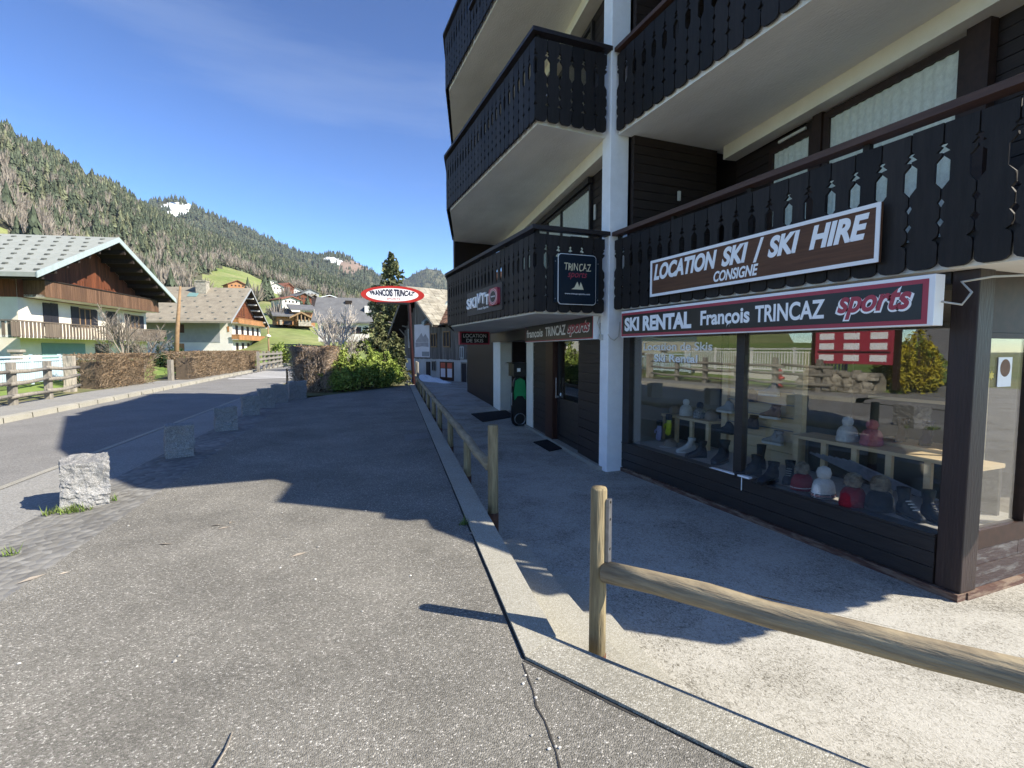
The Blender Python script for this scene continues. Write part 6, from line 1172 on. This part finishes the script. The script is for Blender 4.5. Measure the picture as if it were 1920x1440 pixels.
# ================================================================== VEGETATION
def quads(C, N, sz, asp=1.0, rng=RNG):
    """leaf quads: centres C (n,3), random orientation biased by N, sizes sz"""
    n = len(C); d = rng.normal(size=(n, 3)) + N; d /= np.linalg.norm(d, axis=1)[:, None]; r = rng.normal(size=(n, 3)); a = np.cross(d, r); a /= np.linalg.norm(a, axis=1)[:, None]; b = np.cross(d, a)
    sz = np.asarray(sz).reshape(-1, 1) * np.ones((n, 1)); V = np.stack([C - a * sz - b * sz * asp, C + a * sz - b * sz * asp, C + a * sz + b * sz * asp, C - a * sz + b * sz * asp], 1).reshape(-1, 3)
    return V, np.arange(4 * n).reshape(-1, 4)
def sticks(A, Bp, w, rng=RNG):
    """thin flat twigs from A to Bp"""
    n = len(A); d = Bp - A; r = rng.normal(size=(n, 3)); s_ = np.cross(d, r); s_ /= np.linalg.norm(s_, axis=1)[:, None] + 1e-9; w = np.asarray(w).reshape(-1, 1) * np.ones((n, 1))
    V = np.stack([A - s_ * w, A + s_ * w, Bp + s_ * w * .4, Bp - s_ * w * .4], 1).reshape(-1, 3); return V, np.arange(4 * n).reshape(-1, 4)
def join(*parts):
    V, Fq, b = [], [], 0
    for v, f in parts: V.append(v); Fq.append(f + b); b += len(v)
    return np.concatenate(V), np.concatenate(Fq)
def hedge(label, P, Q, wid, h, z0, n, twig='hedge_twigs', leaf=None, nleaf=0, green=False, w=.006, ln=.24):
    P, Q = np.array(P), np.array(Q); L = np.linalg.norm(Q - P); u = (Q - P) / L; v = np.array([u[1], -u[0]])
    t = thing('hedge', label, 'hedge', (P[0], P[1], z0))
    a, o, z = RNG.uniform(0, L, n), RNG.uniform(-.5, .5, n), RNG.uniform(0, 1, n) ** .8
    sh = RNG.uniform(size=n) < .65; side = RNG.choice([-.5, .5], n); o = np.where(sh, side * RNG.uniform(.8, 1.02, n), o); top = RNG.uniform(size=n) < .2; z = np.where(top, RNG.uniform(.9, 1.02, n), z)
    bow = 1 + .05 * np.sin(a * 2.1) + .04 * np.sin(a * 5.3 + 1)
    C = np.stack([P[0] + u[0] * a + v[0] * o * wid * bow, P[1] + u[1] * a + v[1] * o * wid * bow, z0 + z * h * (1 + .015 * np.sin(a * 3))], 1)
    d = RNG.normal(size=(n, 3)) * np.array([.6, .6, .55]) + np.array([0, 0, .75]); d += np.outer(o * 1.2, np.append(v, 0)); d *= (ln * RNG.uniform(.4, 1.2, n) / np.linalg.norm(d, axis=1))[:, None]
    B_ = C + d; B_[:, 2] = np.minimum(B_[:, 2], z0 + h * 1.03)
    V, Fq = sticks(C, B_, w * RNG.uniform(.5, 1.4, n)); raw_mesh('twigs', V, Fq, twig, t)
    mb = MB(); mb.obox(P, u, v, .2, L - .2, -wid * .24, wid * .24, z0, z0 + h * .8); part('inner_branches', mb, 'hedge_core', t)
    if nleaf:
        k = RNG.integers(0, n, nleaf); V, Fq = quads(B_[k] + RNG.normal(size=(nleaf, 3)) * .02, np.zeros(3), RNG.uniform(.012, .024, nleaf), .7); raw_mesh('leaves', V, Fq, leaf, t)
    return t
h0, h1 = az(152, 735, 0)[:2], az(272, 719, 0)[:2]; hedge('brown twiggy hedge beside the stone pillar across the road', h0 + (h1 - h0) * .04 + np.array([-.15, .5]), h1 + np.array([-.15, 0]), 1.0, 1.28, 0, 9000, nleaf=2500, leaf='beech_leaf', w=.008)
h0, h1 = az(331, 714, 0)[:2], az(478, 691, 0)[:2]; hedge('long clipped brown hedge in front of the tan roofed chalet', h0 + np.array([.1, .4]), h1 + np.array([-.2, 0]), 1.1, 1.35, 0, 14000, nleaf=8000, leaf='beech_leaf', w=.012)
hg0, hg1 = az(578, 741, 0)[:2] + np.array([.05, .1]), az(596, 727, 0)[:2]
hedge('clipped hedge of bare greyish twigs and rusty leaves at the head of the forecourt', (-.05, 18.5), (.4, 20.9), 1.0, 1.54, 0, 24000, twig='hedge_greyed', nleaf=5000, leaf='beech_leaf', w=.006, ln=.3)
def spruce(t, x, y, z0, h, r, levels, mat, bark='bark', card=.16, n_card=26, droop=.35, sparse=1.0, lean=0):
    """spruce: whorls of drooping boughs carrying many small needle sprays"""
    mb = MB(); mb.tube([(x, y, z0), (x + lean * .5, y, z0 + h * .5), (x + lean, y, z0 + h)], [h * .018 + .03, h * .011 + .02, .012], 8); part('trunk', mb, bark, t, smooth=True)
    A, Bq, C, S_ = [], [], [], []
    for i in range(levels):
        q = i / (levels - 1); zc = z0 + h * (.06 + .93 * q); rr = r * (1 - q) ** .8 * random.uniform(.75, 1.15) + .06; nb = max(4, int((9 if q < .7 else 6) * sparse))
        a0 = random.uniform(0, 6.28)
        for k in range(nb):
            if random.random() < .1: continue
            a = a0 + 6.283 * k / nb + random.uniform(-.25, .25); L = rr * random.uniform(.65, 1.1); dz = -droop * L * random.uniform(.5, 1.2) + (.3 * L if q > .8 else 0); px = x + lean * q
            A.append((px, y, zc)); e = (px + L * math.cos(a), y + L * math.sin(a), zc + dz); Bq.append(e); m = int(n_card * (.35 + L / r))
            for _ in range(m):
                s_ = random.random() ** .7; sp = .17 * L * (1.1 - s_) + card * .4; sag = .12 * L * math.sin(s_ * 3.1)
                C.append((px + L * s_ * math.cos(a) - sp * random.uniform(-1, 1) * math.sin(a), y + L * s_ * math.sin(a) + sp * random.uniform(-1, 1) * math.cos(a), zc + dz * s_ - sag * .6 - random.uniform(0, card * .8))); S_.append(card * random.uniform(.45, 1.0))
    C = np.array(C); V, Fq = quads(C, np.array([0, 0, .8]), np.array(S_), .32); V2, F2 = sticks(np.array(A), np.array(Bq), np.full(len(A), .012 + h * .0012)); raw_mesh('needles', V, Fq, mat, t); raw_mesh('boughs', V2, F2, bark, t); return t
D_ = 38; q = ar(737, 690, D_); zt = ar(737, 474, D_)[2]
t = thing('spruce', 'tall ragged spruce rising behind the oval sign', 'tree', (q[0], q[1], -.1)); spruce(t, q[0], q[1], -.2, zt + .2, 3.5, 32, 'spruce_old', card=.22, n_card=44, droop=.28, sparse=.85)
q = ar(712, 700, 28.0); t = thing('spruce', 'lower dark spruce between the birch and the tall spruce', 'tree', (q[0], q[1], -.1)); spruce(t, q[0], q[1], -.1, 3.5, 1.15, 18, 'spruce_old', card=.15, n_card=32, droop=.35, sparse=.7)
q = ar(741, 715, 24.5); t = thing('spruce', 'low bushy spruce against the left edge of the barn', 'tree', (q[0], q[1], -.1)); spruce(t, q[0], q[1], -.2, 2.5, .95, 15, 'spruce_old', card=.13, n_card=40, droop=.3)
def shrub(label, x, y, z0, w, d, h, n, mat, card=.07, seed=1, name='conifer_shrub'):
    rs = np.random.default_rng(seed); t = thing(name, label, 'shrub', (x, y, z0)); nb = 46
    a = rs.uniform(0, 6.283, nb); rr = np.sqrt(rs.uniform(0, 1, nb)); tip = np.stack([x + w * .5 * rr * np.cos(a), y + d * .5 * rr * np.sin(a), z0 + h * (1.0 - .45 * rr ** 2) * rs.uniform(.5, 1.12, nb)], 1); root = np.stack([x + w * .12 * np.cos(a), y + d * .12 * np.sin(a), np.full(nb, z0)], 1)
    k = rs.integers(0, nb, n); s_ = rs.uniform(.12, 1, n) ** .75; bend = np.stack([np.cos(a), np.sin(a), np.zeros(nb)], 1)[k] * (np.sin(s_ * 3.1) * .14 * w)[:, None]
    C = root[k] + (tip - root)[k] * s_[:, None] + bend + rs.normal(size=(n, 3)) * (np.array([.1 * w, .1 * d, .06 * h]) * (1.15 - s_)[:, None]); C[:, 2] = np.maximum(C[:, 2], z0 + .03)
    V, Fq = quads(C, np.array([0, -.2, .7]), card * rs.uniform(.4, 1.0, n), .3, rs); raw_mesh('foliage', V, Fq, mat, t)
    V, Fq = sticks(root, tip, np.full(nb, .02), rs); raw_mesh('stems', V, Fq, 'bark', t); return t
shrub('bright green bushy conifer shrub at the head of the forecourt', 1.75, 20.1, 0, 2.4, 2.0, 1.8, 7500, 'yew_needles', .075, 1)
shrub('lower green conifer shrub leaning towards the barn', 2.75, 20.9, 0, 1.5, 1.5, 1.35, 4500, 'yew_needles', .075, 2)
shrub('small green conifer shrub right beside the clipped hedge', .95, 19.0, 0, 1.4, 1.3, 1.15, 4200, 'yew_needles', .07, 3)
q = az(545, 683, 0); shrub('round green bush beside the road beyond the bollard', q[0] - .5, q[1], .1, 3.0, 3.0, 2.1, 4500, 'yew_needles', .16, 4, 'bush')
q = az(515, 680, 0); shrub('small reddish bare bush by the far fence', q[0], q[1] + 4, .2, 2.2, 2.2, 1.8, 1800, 'hedge_twigs', .14, 5, 'bush')
q = az(572, 683, 0); shrub('pale bare bush behind the clipped hedge', q[0], q[1] + 4, .1, 3.5, 3, 2.0, 2500, 'hedge_greyed', .1, 6, 'bush')
q = az(385, 702, 0); shrub('little green fir by the tall timber pole', az(340, 703, 0)[0] - 1.2, az(340, 703, 0)[1] + 3, 0, 1.6, 1.6, 2.2, 1500, 'spruce_needles', .12, 7, 'bush')
def bare_tree(t, x, y, z0, h, bark, twig, trunks=1, spread=.5, depth=5, r0=.1, seed=3, twl=.8, fork=3):
    rs = random.Random(seed); mb = MB(); A, B2, W_ = [], [], []
    def grow(p, d, L, r, dep):
        p2 = p + d * L; mid = p + d * L * .5 + Vector((rs.uniform(-1, 1), rs.uniform(-1, 1), rs.uniform(-.3, .3))) * L * .06
        if r > .012: mb.tube([p, mid, p2], [r, r * .86, r * .7], 7 if r > .04 else 5, caps=False)
        else: A.append(tuple(p)); B2.append(tuple(p2)); W_.append(max(r, .004))
        if dep == 0: return
        for k in range(fork if dep > 1 else fork + 2):
            f = rs.uniform(.45, 1.0); a = rs.uniform(0, 6.283); q = Vector((math.cos(a), math.sin(a), rs.uniform(-.1, .5))) * spread; nd = (d + q).normalized(); nd.z = max(nd.z, -.1); grow(p + d * L * f, nd, L * rs.uniform(.5, .78), r * rs.uniform(.42, .62), dep - 1)
        grow(p2, (d + Vector((rs.uniform(-1, 1), rs.uniform(-1, 1), .3)) * .16).normalized(), L * .72, r * .68, dep - 1)
    for k in range(trunks):
        a = 6.283 * k / max(1, trunks) + .5; d = Vector((math.cos(a) * .28 * (trunks > 1), math.sin(a) * .28 * (trunks > 1), 1)).normalized(); grow(Vector((x + .1 * math.cos(a), y + .1 * math.sin(a), z0)), d, h * .34 * rs.uniform(.75, 1.1), r0 * rs.uniform(.7, 1.1), depth)
    part('trunk', mb, bark, t, smooth=True)
    if A: V, Fq = sticks(np.array(A), np.array(B2), np.array(W_)); raw_mesh('crown', V, Fq, twig, t)
D_ = 40; q = ar(628, 690, D_); t = thing('birch', 'bare pale birch in front of the grey roofed farmhouse', 'tree', (q[0], q[1], 0)); bare_tree(t, q[0], q[1], -.2, 6.3, 'birch_bark', 'birch_bark', 3, .5, 4, .12, 11, fork=3)
q = ar(655, 690, 43); t = thing('birch', 'smaller bare birch with many thin stems right of the pale one', 'tree', (q[0], q[1], 0)); bare_tree(t, q[0], q[1], -.2, 3.9, 'birch_bark', 'bare_twigs', 4, .6, 4, .08, 5)
q = ar(258, 690, 30); t = thing('bare_tree', 'small bare fruit tree in front of the cream chalet', 'tree', (q[0], q[1], 0)); bare_tree(t, q[0], q[1], -.1, 3.6, 'bare_twigs', 'bare_twigs', 2, .75, 5, .1, 4)
M('forsythia', (0.5, 0.4, 0.03), (0.35, 0.33, 0.05), rough=.9, scale=3, island=.3)
shrub('yellow flowering bush beside the information board across the road', -9.6, 10.3, .0, 1.5, 1.2, 2.1, 3000, 'forsythia', .08, 21, 'bush')
shrub('green bush beside the driveway across the road', -11.4, 11.6, .1, 2.2, 2.0, 2.3, 3500, 'yew_needles', .1, 22, 'bush')
# ================================================================== HILLS
def elev(px, y): d = ray(px, y); return d[2] / math.hypot(d[0], d[1])
def azim(px): d = ray(px, 655); return math.atan2(d[0], d[1])
TAB = [(-420, [(62, 676), (90, 668), (180, 575), (330, 400), (520, 190), (640, 60)]), (-160, [(62, 676), (90, 668), (190, 565), (330, 400), (520, 200), (640, 120)]), (0, [(62, 676), (95, 668), (180, 560), (265, 425), (330, 372), (480, 262), (600, 232)]), (110, [(62, 676), (95, 666), (190, 560), (300, 440), (430, 350), (660, 288)]),
       (210, [(62, 676), (95, 664), (210, 560), (330, 460), (480, 390), (760, 346)]), (300, [(62, 676), (95, 662), (220, 560), (380, 480), (560, 430), (880, 400)]), (400, [(62, 676), (95, 658), (220, 570), (300, 535), (480, 490), (980, 442)]), (460, [(64, 677), (95, 654), (220, 570), (330, 532), (480, 505), (1040, 465)]),
       (500, [(66, 678), (95, 640), (130, 605), (230, 562), (380, 535), (560, 515), (1080, 480)]), (560, [(66, 678), (95, 642), (120, 615), (200, 578), (340, 553), (560, 540), (1130, 496)]), (600, [(66, 678), (95, 645), (125, 620), (220, 578), (340, 563), (560, 548), (1180, 512)]), (660, [(66, 678), (95, 648), (140, 620), (260, 585), (420, 570), (640, 560), (1240, 532)]),
       (740, [(66, 678), (95, 652), (160, 625), (300, 600), (700, 575), (1300, 556)]), (860, [(66, 678), (95, 655), (160, 630), (300, 608), (700, 590), (1300, 570)]), (1200, [(66, 670), (160, 640), (300, 610), (700, 580), (1300, 560)]), (2100, [(66, 670), (160, 640), (300, 600), (700, 540), (1300, 520)])]
TA = [azim(c[0]) for c in TAB]
RS = np.concatenate([np.linspace(40, 66, 4), np.geomspace(70, 1700, 92)])
from mathutils import noise as MN
def fbm(x, y, s, o=4): return MN.fractal(Vector((x * s, y * s, 3.1)), 0.9, 2.0, o)
def col_z(i, r):
    xs = [p[0] for p in TAB[i][1]]; zs = [1.5 + p[0] * elev(TAB[i][0], p[1]) for p in TAB[i][1]]
    if r <= xs[0]: return zs[0] - (xs[0] - r) * .06
    if r > xs[-1]: return zs[-1] - (r - xs[-1]) * .22
    return float(np.interp(r, xs, zs))
def ground_z(a, r):
    if a <= TA[0]: return col_z(0, r)
    if a >= TA[-1]: return col_z(len(TA) - 1, r)
    i = int(np.searchsorted(TA, a)) - 1; i = max(0, min(len(TA) - 2, i)); t = (a - TA[i]) / (TA[i + 1] - TA[i]); t = t * t * (3 - 2 * t) * .5 + t * .5; return col_z(i, r) * (1 - t) + col_z(i + 1, r) * t
AZS = np.linspace(TA[0] - .25, TA[-1], 210); GZ = np.zeros((len(AZS), len(RS))); VV = []
for i, a in enumerate(AZS):
    for j, r in enumerate(RS):
        z = ground_z(a, r); x, y = r * math.sin(a), r * math.cos(a)
        if r > 120: z += fbm(x, y, .012) * min(5.0, (r - 120) * .02)
        GZ[i, j] = z; VV.append((x, y, z))
def gz(a, r):
    fi = np.interp(a, AZS, np.arange(len(AZS))); fj = np.interp(r, RS, np.arange(len(RS))); i0 = np.minimum(fi.astype(int), len(AZS) - 2); j0 = np.minimum(fj.astype(int), len(RS) - 2); u, v = fi - i0, fj - j0
    return GZ[i0, j0] * (1 - u) * (1 - v) + GZ[i0 + 1, j0] * u * (1 - v) + GZ[i0, j0 + 1] * (1 - u) * v + GZ[i0 + 1, j0 + 1] * u * v
nr = len(RS); Fq = np.array([(i * nr + j, i * nr + j + 1, (i + 1) * nr + j + 1, (i + 1) * nr + j) for i in range(len(AZS) - 1) for j in range(nr - 1)])[:, ::-1]
def to_px(x, y, z):
    v = np.stack([x, y, z - 1.5], -1); d = v @ FW; return CX + F * (v @ RT) / d, CY - F * (v @ UPV) / d
# the lower line of the wood, in range per bearing: meadow in front of it, trees beyond it
WOOD = [(-420, 150), (-100, 190), (0, 262), (60, 250), (110, 150), (200, 150), (300, 190), (330, 215), (370, 300), (420, 420), (480, 440), (520, 420), (560, 440), (620, 430), (700, 330), (860, 300), (1200, 300), (2100, 200)]
WA = [azim(p) for p, _ in WOOD]; wood_r = lambda a: np.interp(a, WA, [w for _, w in WOOD])
cen = np.array([(AZS[i] + AZS[min(i + 1, len(AZS) - 1)]) / 2 for i in range(len(AZS) - 1) for j in range(nr - 1)]); cr_ = np.array([RS[j] for i in range(len(AZS) - 1) for j in range(nr - 1)])
mi = (cr_ > wood_r(cen) * 1.0).astype(int)
tag(raw_mesh('hillside', np.array(VV), Fq, ['meadow', 'forest_floor'], mi=mi, smooth=True), kind='structure')
# rest of the ground, reaching the horizon all round
mb = MB(); n_ = 64
rings = [(0.0, -.75), (44, -.75), (200, -2.5), (1500, -8), (4800, -20)]
vs = [(0, 0, -.75)] + [(r * math.cos(6.2832 * k / n_), r * math.sin(6.2832 * k / n_), z) for r, z in rings[1:] for k in range(n_)]
fs = [(0, 1 + k, 1 + (k + 1) % n_) for k in range(n_)] + [(1 + i * n_ + k, 1 + (i + 1) * n_ + k, 1 + (i + 1) * n_ + (k + 1) % n_, 1 + i * n_ + (k + 1) % n_) for i in range(3) for k in range(n_)]
struct('ground', MB().add(vs, fs), 'meadow')
# far mountains
def mountain(name, sky, r_ridge, r_foot, foot_y, snow=(), seed=0, na=260, nrr=40, mats=('forest_floor', 'snow', 'scree')):
    xs = np.array([p[0] for p in sky]); ys = np.array([p[1] for p in sky]); px = np.linspace(xs[0], xs[-1], na); V, mi = [], []
    for x in px:
        a = azim(x); y = np.interp(x, xs, ys)
        for j in range(nrr):
            t = j / (nrr - 1) * 1.25; r = r_foot + (r_ridge - r_foot) * t; e0, e1 = 1.5 + r_foot * elev(x, foot_y), 1.5 + r_ridge * elev(x, y); z = e0 + (e1 - e0) * (t if t <= 1 else 1 - (t - 1) * 1.3)
            X, Y = r * math.sin(a), r * math.cos(a); z += fbm(X, Y, .004) * 14 * min(1, t * 3) * (1 if t < .97 else .25); V.append((X, Y, z))
    Fq = np.array([(i * nrr + j, (i + 1) * nrr + j, (i + 1) * nrr + j + 1, i * nrr + j + 1) for i in range(na - 1) for j in range(nrr - 1)]); V = np.array(V); c = V[Fq].mean(1); cx, cy = to_px(c[:, 0], c[:, 1], c[:, 2])
    mi = np.zeros(len(Fq), int)
    for k, (x0, x1, y0, y1, mm) in enumerate(snow):
        w = np.array([fbm(p[0], p[1], .012) + .6 * fbm(p[0], p[1], .05) for p in c]) * 1.0 + ((cx - (x0 + x1) / 2) / ((x1 - x0) / 2)) ** 2 + ((cy - (y0 + y1) / 2) / ((y1 - y0) / 2)) ** 2; mi[w < 1.0] = mm
    tag(raw_mesh(name, V, Fq, list(mats), mi=mi, smooth=False), kind='structure'); return c, mi, V
M('scree', (0.24, 0.17, 0.13), (0.16, 0.12, 0.09), rough=1, scale=.02, detail=10)
mc1 = mountain('snowy_mountain', [(180, 410), (250, 395), (285, 386), (300, 382), (335, 376), (358, 379), (400, 402), (440, 420), (480, 436), (520, 456), (560, 473), (600, 480), (625, 477), (650, 483), (690, 505), (730, 534), (780, 570), (860, 590)], 1750, 1150, 600, ((300, 364, 381, 407, 1), (606, 634, 481, 492, 1), (626, 644, 487, 499, 1), (632, 700, 486, 512, 2)), 1, na=420, nrr=70)
mc2 = mountain('wooded_mountain', [(690, 570), (730, 540), (770, 519), (800, 504), (825, 507), (850, 530), (900, 565), (1000, 600)], 2600, 2000, 640, (), 2, na=90, nrr=26)
# forest: conifers and bare broadleaf trees beyond the wood line
def conifer_proto(seed, tiers=7, k=7):
    rs = np.random.default_rng(seed); V, Fq = [], []
    for i in range(tiers):
        q = i / tiers; z0 = .06 + .80 * q; r = .19 * (1 - q) ** .85 * rs.uniform(.85, 1.15) + .012; top = z0 + .30 * (1 - .45 * q); a0 = rs.uniform(0, 6.28)
        for j in range(k):
            a = a0 + 6.283 * j / k; b = 6.283 / k * .62; rr = r * rs.uniform(.6, 1.2); n0 = len(V); dz = rs.uniform(-.03, .02)
            V += [(rr * math.cos(a - b), rr * math.sin(a - b), z0 + .015), (rr * 1.1 * math.cos(a), rr * 1.1 * math.sin(a), z0 - .045 + dz), (rr * math.cos(a + b), rr * math.sin(a + b), z0 + .015), (0, 0, min(top, 1.0))]; Fq.append((n0, n0 + 1, n0 + 2, n0 + 3))
    return np.array(V), np.array(Fq)
def bare_proto(seed, n=46):
    rs = np.random.default_rng(seed); d = rs.normal(size=(n, 3)); d /= np.linalg.norm(d, axis=1)[:, None]; d[:, 2] = np.abs(d[:, 2]) * .9 + .1; A = np.array([[0, 0, .25]]) + d * rs.uniform(.0, .2, (n, 1)); Bq = np.array([[0, 0, .42]]) + d * np.array([.34, .34, .55]) * rs.uniform(.6, 1.1, (n, 1)); return sticks(A, Bq, np.full(n, .014), rs)
def scatter(name, label, pos, hts, protos, mat, wid=(.85, 1.25), kind='stuff', cat='wood'):
    Vs, Fs, b = [], [], 0; pi = RNG.integers(0, len(protos), len(pos))
    for k, (pv, pf) in enumerate(protos):
        s_ = pi == k
        if not s_.any(): continue
        p, h = pos[s_], hts[s_]; m = len(p); rot = RNG.uniform(0, 6.28, m); w = h * RNG.uniform(*wid, m); c, s2 = np.cos(rot), np.sin(rot)
        X = (pv[None, :, 0] * c[:, None] - pv[None, :, 1] * s2[:, None]) * w[:, None] + p[:, 0:1]; Y = (pv[None, :, 0] * s2[:, None] + pv[None, :, 1] * c[:, None]) * w[:, None] + p[:, 1:2]; Z = pv[None, :, 2] * h[:, None] + p[:, 2:3]
        Vs.append(np.stack([X, Y, Z], -1).reshape(-1, 3)); Fs.append((pf[None] + (np.arange(m) * len(pv))[:, None, None] + b).reshape(-1, pf.shape[1])); b += m * len(pv)
    return tag(raw_mesh(name, np.concatenate(Vs), np.concatenate(Fs), mat), label, cat, kind=kind)
CP = [conifer_proto(i, 6 + i % 3) for i in range(6)]; BP = [bare_proto(i) for i in range(5)]
n = 30000; a = RNG.uniform(azim(-330), azim(900), n); r = RNG.uniform(0, 1, n) ** .62 * 1150 + 130; z = gz(a, r); pos = np.stack([r * np.sin(a), r * np.cos(a), z], 1)
ridge = np.interp(a, TA, [c[1][-1][0] for c in TAB]); dens = np.array([fbm(p[0], p[1], .01) for p in pos]); ok = (r > wood_r(a) * (1 + .06 * dens)) & (r < ridge * 1.03)
bare = RNG.uniform(size=n) < np.clip(.55 - (r - wood_r(a)) / 450 + dens * .35, .07, .75)
pc = pos[ok & ~bare]; hc = RNG.uniform(6.5, 13, len(pc)); hc *= np.clip(np.interp(np.hypot(pc[:, 0], pc[:, 1]), [150, 300, 600], [.6, .85, 1.0]), 0, 1)
hc *= RNG.choice([.6, .8, 1.0, 1.2], len(pc)); ol = RNG.uniform(size=len(pc)) < .2 + .35 * np.array([fbm(p[0], p[1], .02) for p in pc])
M('olive_needles', (0.10, 0.115, 0.06), (0.165, 0.17, 0.1), rough=0.95, scale=.03, detail=8, island=.4, spec=.1)
scatter('forest', 'dense dark conifer forest covering the long hillside', pc[~ol], hc[~ol], CP, 'forest_needles'); scatter('forest', 'lighter olive conifers mixed through the hillside forest', pc[ol], hc[ol], CP, 'olive_needles')
pb = pos[ok & bare]; scatter('bare_wood', 'greyish brown leafless broadleaf wood along the lower edge of the conifer forest', pb, RNG.uniform(7, 12, len(pb)), BP, 'bare_twigs', (.8, 1.2))
def on_mountain(mc, n, mats=(0,)):
    c, mi, V = mc; s_ = np.where(np.isin(mi, mats))[0]; k = RNG.choice(s_, n); return c[k] + RNG.normal(size=(n, 3)) * np.array([5, 5, 0])
p = on_mountain(mc1, 7500); px_, py_ = to_px(p[:, 0], p[:, 1], p[:, 2]); p = p[(px_ > 150) & (px_ < 860)]; scatter('mountain_forest', 'far dark conifer forest on the snow patched mountain', p - np.array([0, 0, 3]), RNG.uniform(14, 24, len(p)), CP, 'forest_needles', (1.0, 1.4))
p = on_mountain(mc1, 70, (2,)); scatter('sparse_firs', 'scattered tiny firs around the snow patches', p - np.array([0, 0, 2]), RNG.uniform(8, 14, len(p)), CP, 'forest_needles')
p = on_mountain(mc2, 2600); scatter('distant_forest', 'bluish conifer forest on the rounded mountain right of the spruce', p - np.array([0, 0, 3]), RNG.uniform(16, 26, len(p)), CP, 'forest_needles', (1.1, 1.5))
# single trees on the meadow, each one an object
def one_tree(name, label, px, py, r, h, pr, mat, group=None, w=1.0):
    q = ar(px, py, r); aa = math.atan2(q[0], q[1]); zz = float(gz(np.array([aa]), np.array([float(r)]))[0]); v, f = pr; o = raw_mesh(name, v * np.array([h * w, h * w, h]) + np.array([q[0], q[1], zz - .3]), f, mat, at=(q[0], q[1], zz)); return tag(o, label, 'tree', group)
for px, py, r, h, lab in ((30, 400, 240, 12, 'broad dark conifer low on the left meadow'), (62, 400, 235, 19, 'tall dense spruce standing forward of the wood on the left meadow'), (12, 360, 290, 16, 'dark spruce cut by the left picture edge'), (90, 440, 190, 14, 'light green spruce above the grey chalet roof'), (118, 440, 185, 13, 'second light green spruce above the grey chalet roof'), (150, 450, 180, 13, 'mid green spruce over the chalet ridge'), (180, 460, 170, 12, 'mid green spruce right of the chalet chimney'), (265, 500, 150, 12, 'mid green spruce just right of the chalet gable'), (285, 505, 160, 14, 'tall green spruce beyond the chalet gable'), (320, 515, 170, 13, 'spruce standing over the tan roof ridge'),
                          (497, 545, 215, 12, 'dark fir left of the hillside chalets'), (465, 540, 210, 11, 'dark fir above the end of the tan roof'), (505, 550, 215, 10, 'second dark fir left of the hillside chalets'), (563, 575, 165, 6.5, 'small dark fir left of the dark timber chalet'), (577, 575, 168, 7, 'small dark fir right of the dark timber chalet'), (600, 570, 180, 6, 'small fir above the grey barn roof')):
    one_tree('spruce', lab, px, py, r, h, conifer_proto(int(px) + 40, 11, 11), 'forest_needles', w=1.15)
for k, (px, py, r, h) in enumerate(((140, 420, 215, 13), (235, 470, 180, 12), (350, 530, 170, 11), (300, 480, 210, 13), (325, 520, 180, 11), (480, 555, 190, 9), (535, 560, 210, 8), (520, 590, 120, 6.5), (385, 540, 230, 9))):
    lab = ['bare tree over the chalet roof', 'bare tree right of the grey roof ridge', 'round bare tree behind the stone chimney', 'bare tree high above the chalet gable', 'bare tree left of the stone chimney', 'bare tree left of the dark firs', 'reddish bare tree below the hillside chalets', 'bare tree beside the modern chalet', 'bare tree at the left end of the far meadow'][k]
    one_tree('bare_tree', lab, px, py, r, h, bare_proto(50 + k, 170), 'bare_twigs', w=1.2)

# ================================================================== HAZE
hm = bpy.data.materials.new('haze_air'); hm.use_nodes = True; hn = hm.node_tree.nodes; hn.clear(); ho = hn.new('ShaderNodeOutputMaterial'); hv = hn.new('ShaderNodeVolumePrincipled')
hv.inputs['Color'].default_value = (0.8, 0.88, 1.0, 1); hv.inputs['Density'].default_value = 0.00007; hv.inputs['Anisotropy'].default_value = 0.0; hm.node_tree.links.new(hv.outputs[0], ho.inputs['Volume']); MATS['haze_air'] = hm
mb = MB(); mb.box(-5000, 5000, -5000, 5000, -22, 760); tag(part('haze', mb, 'haze_air'), 'thin bluish haze filling the valley air', 'haze', kind='stuff')
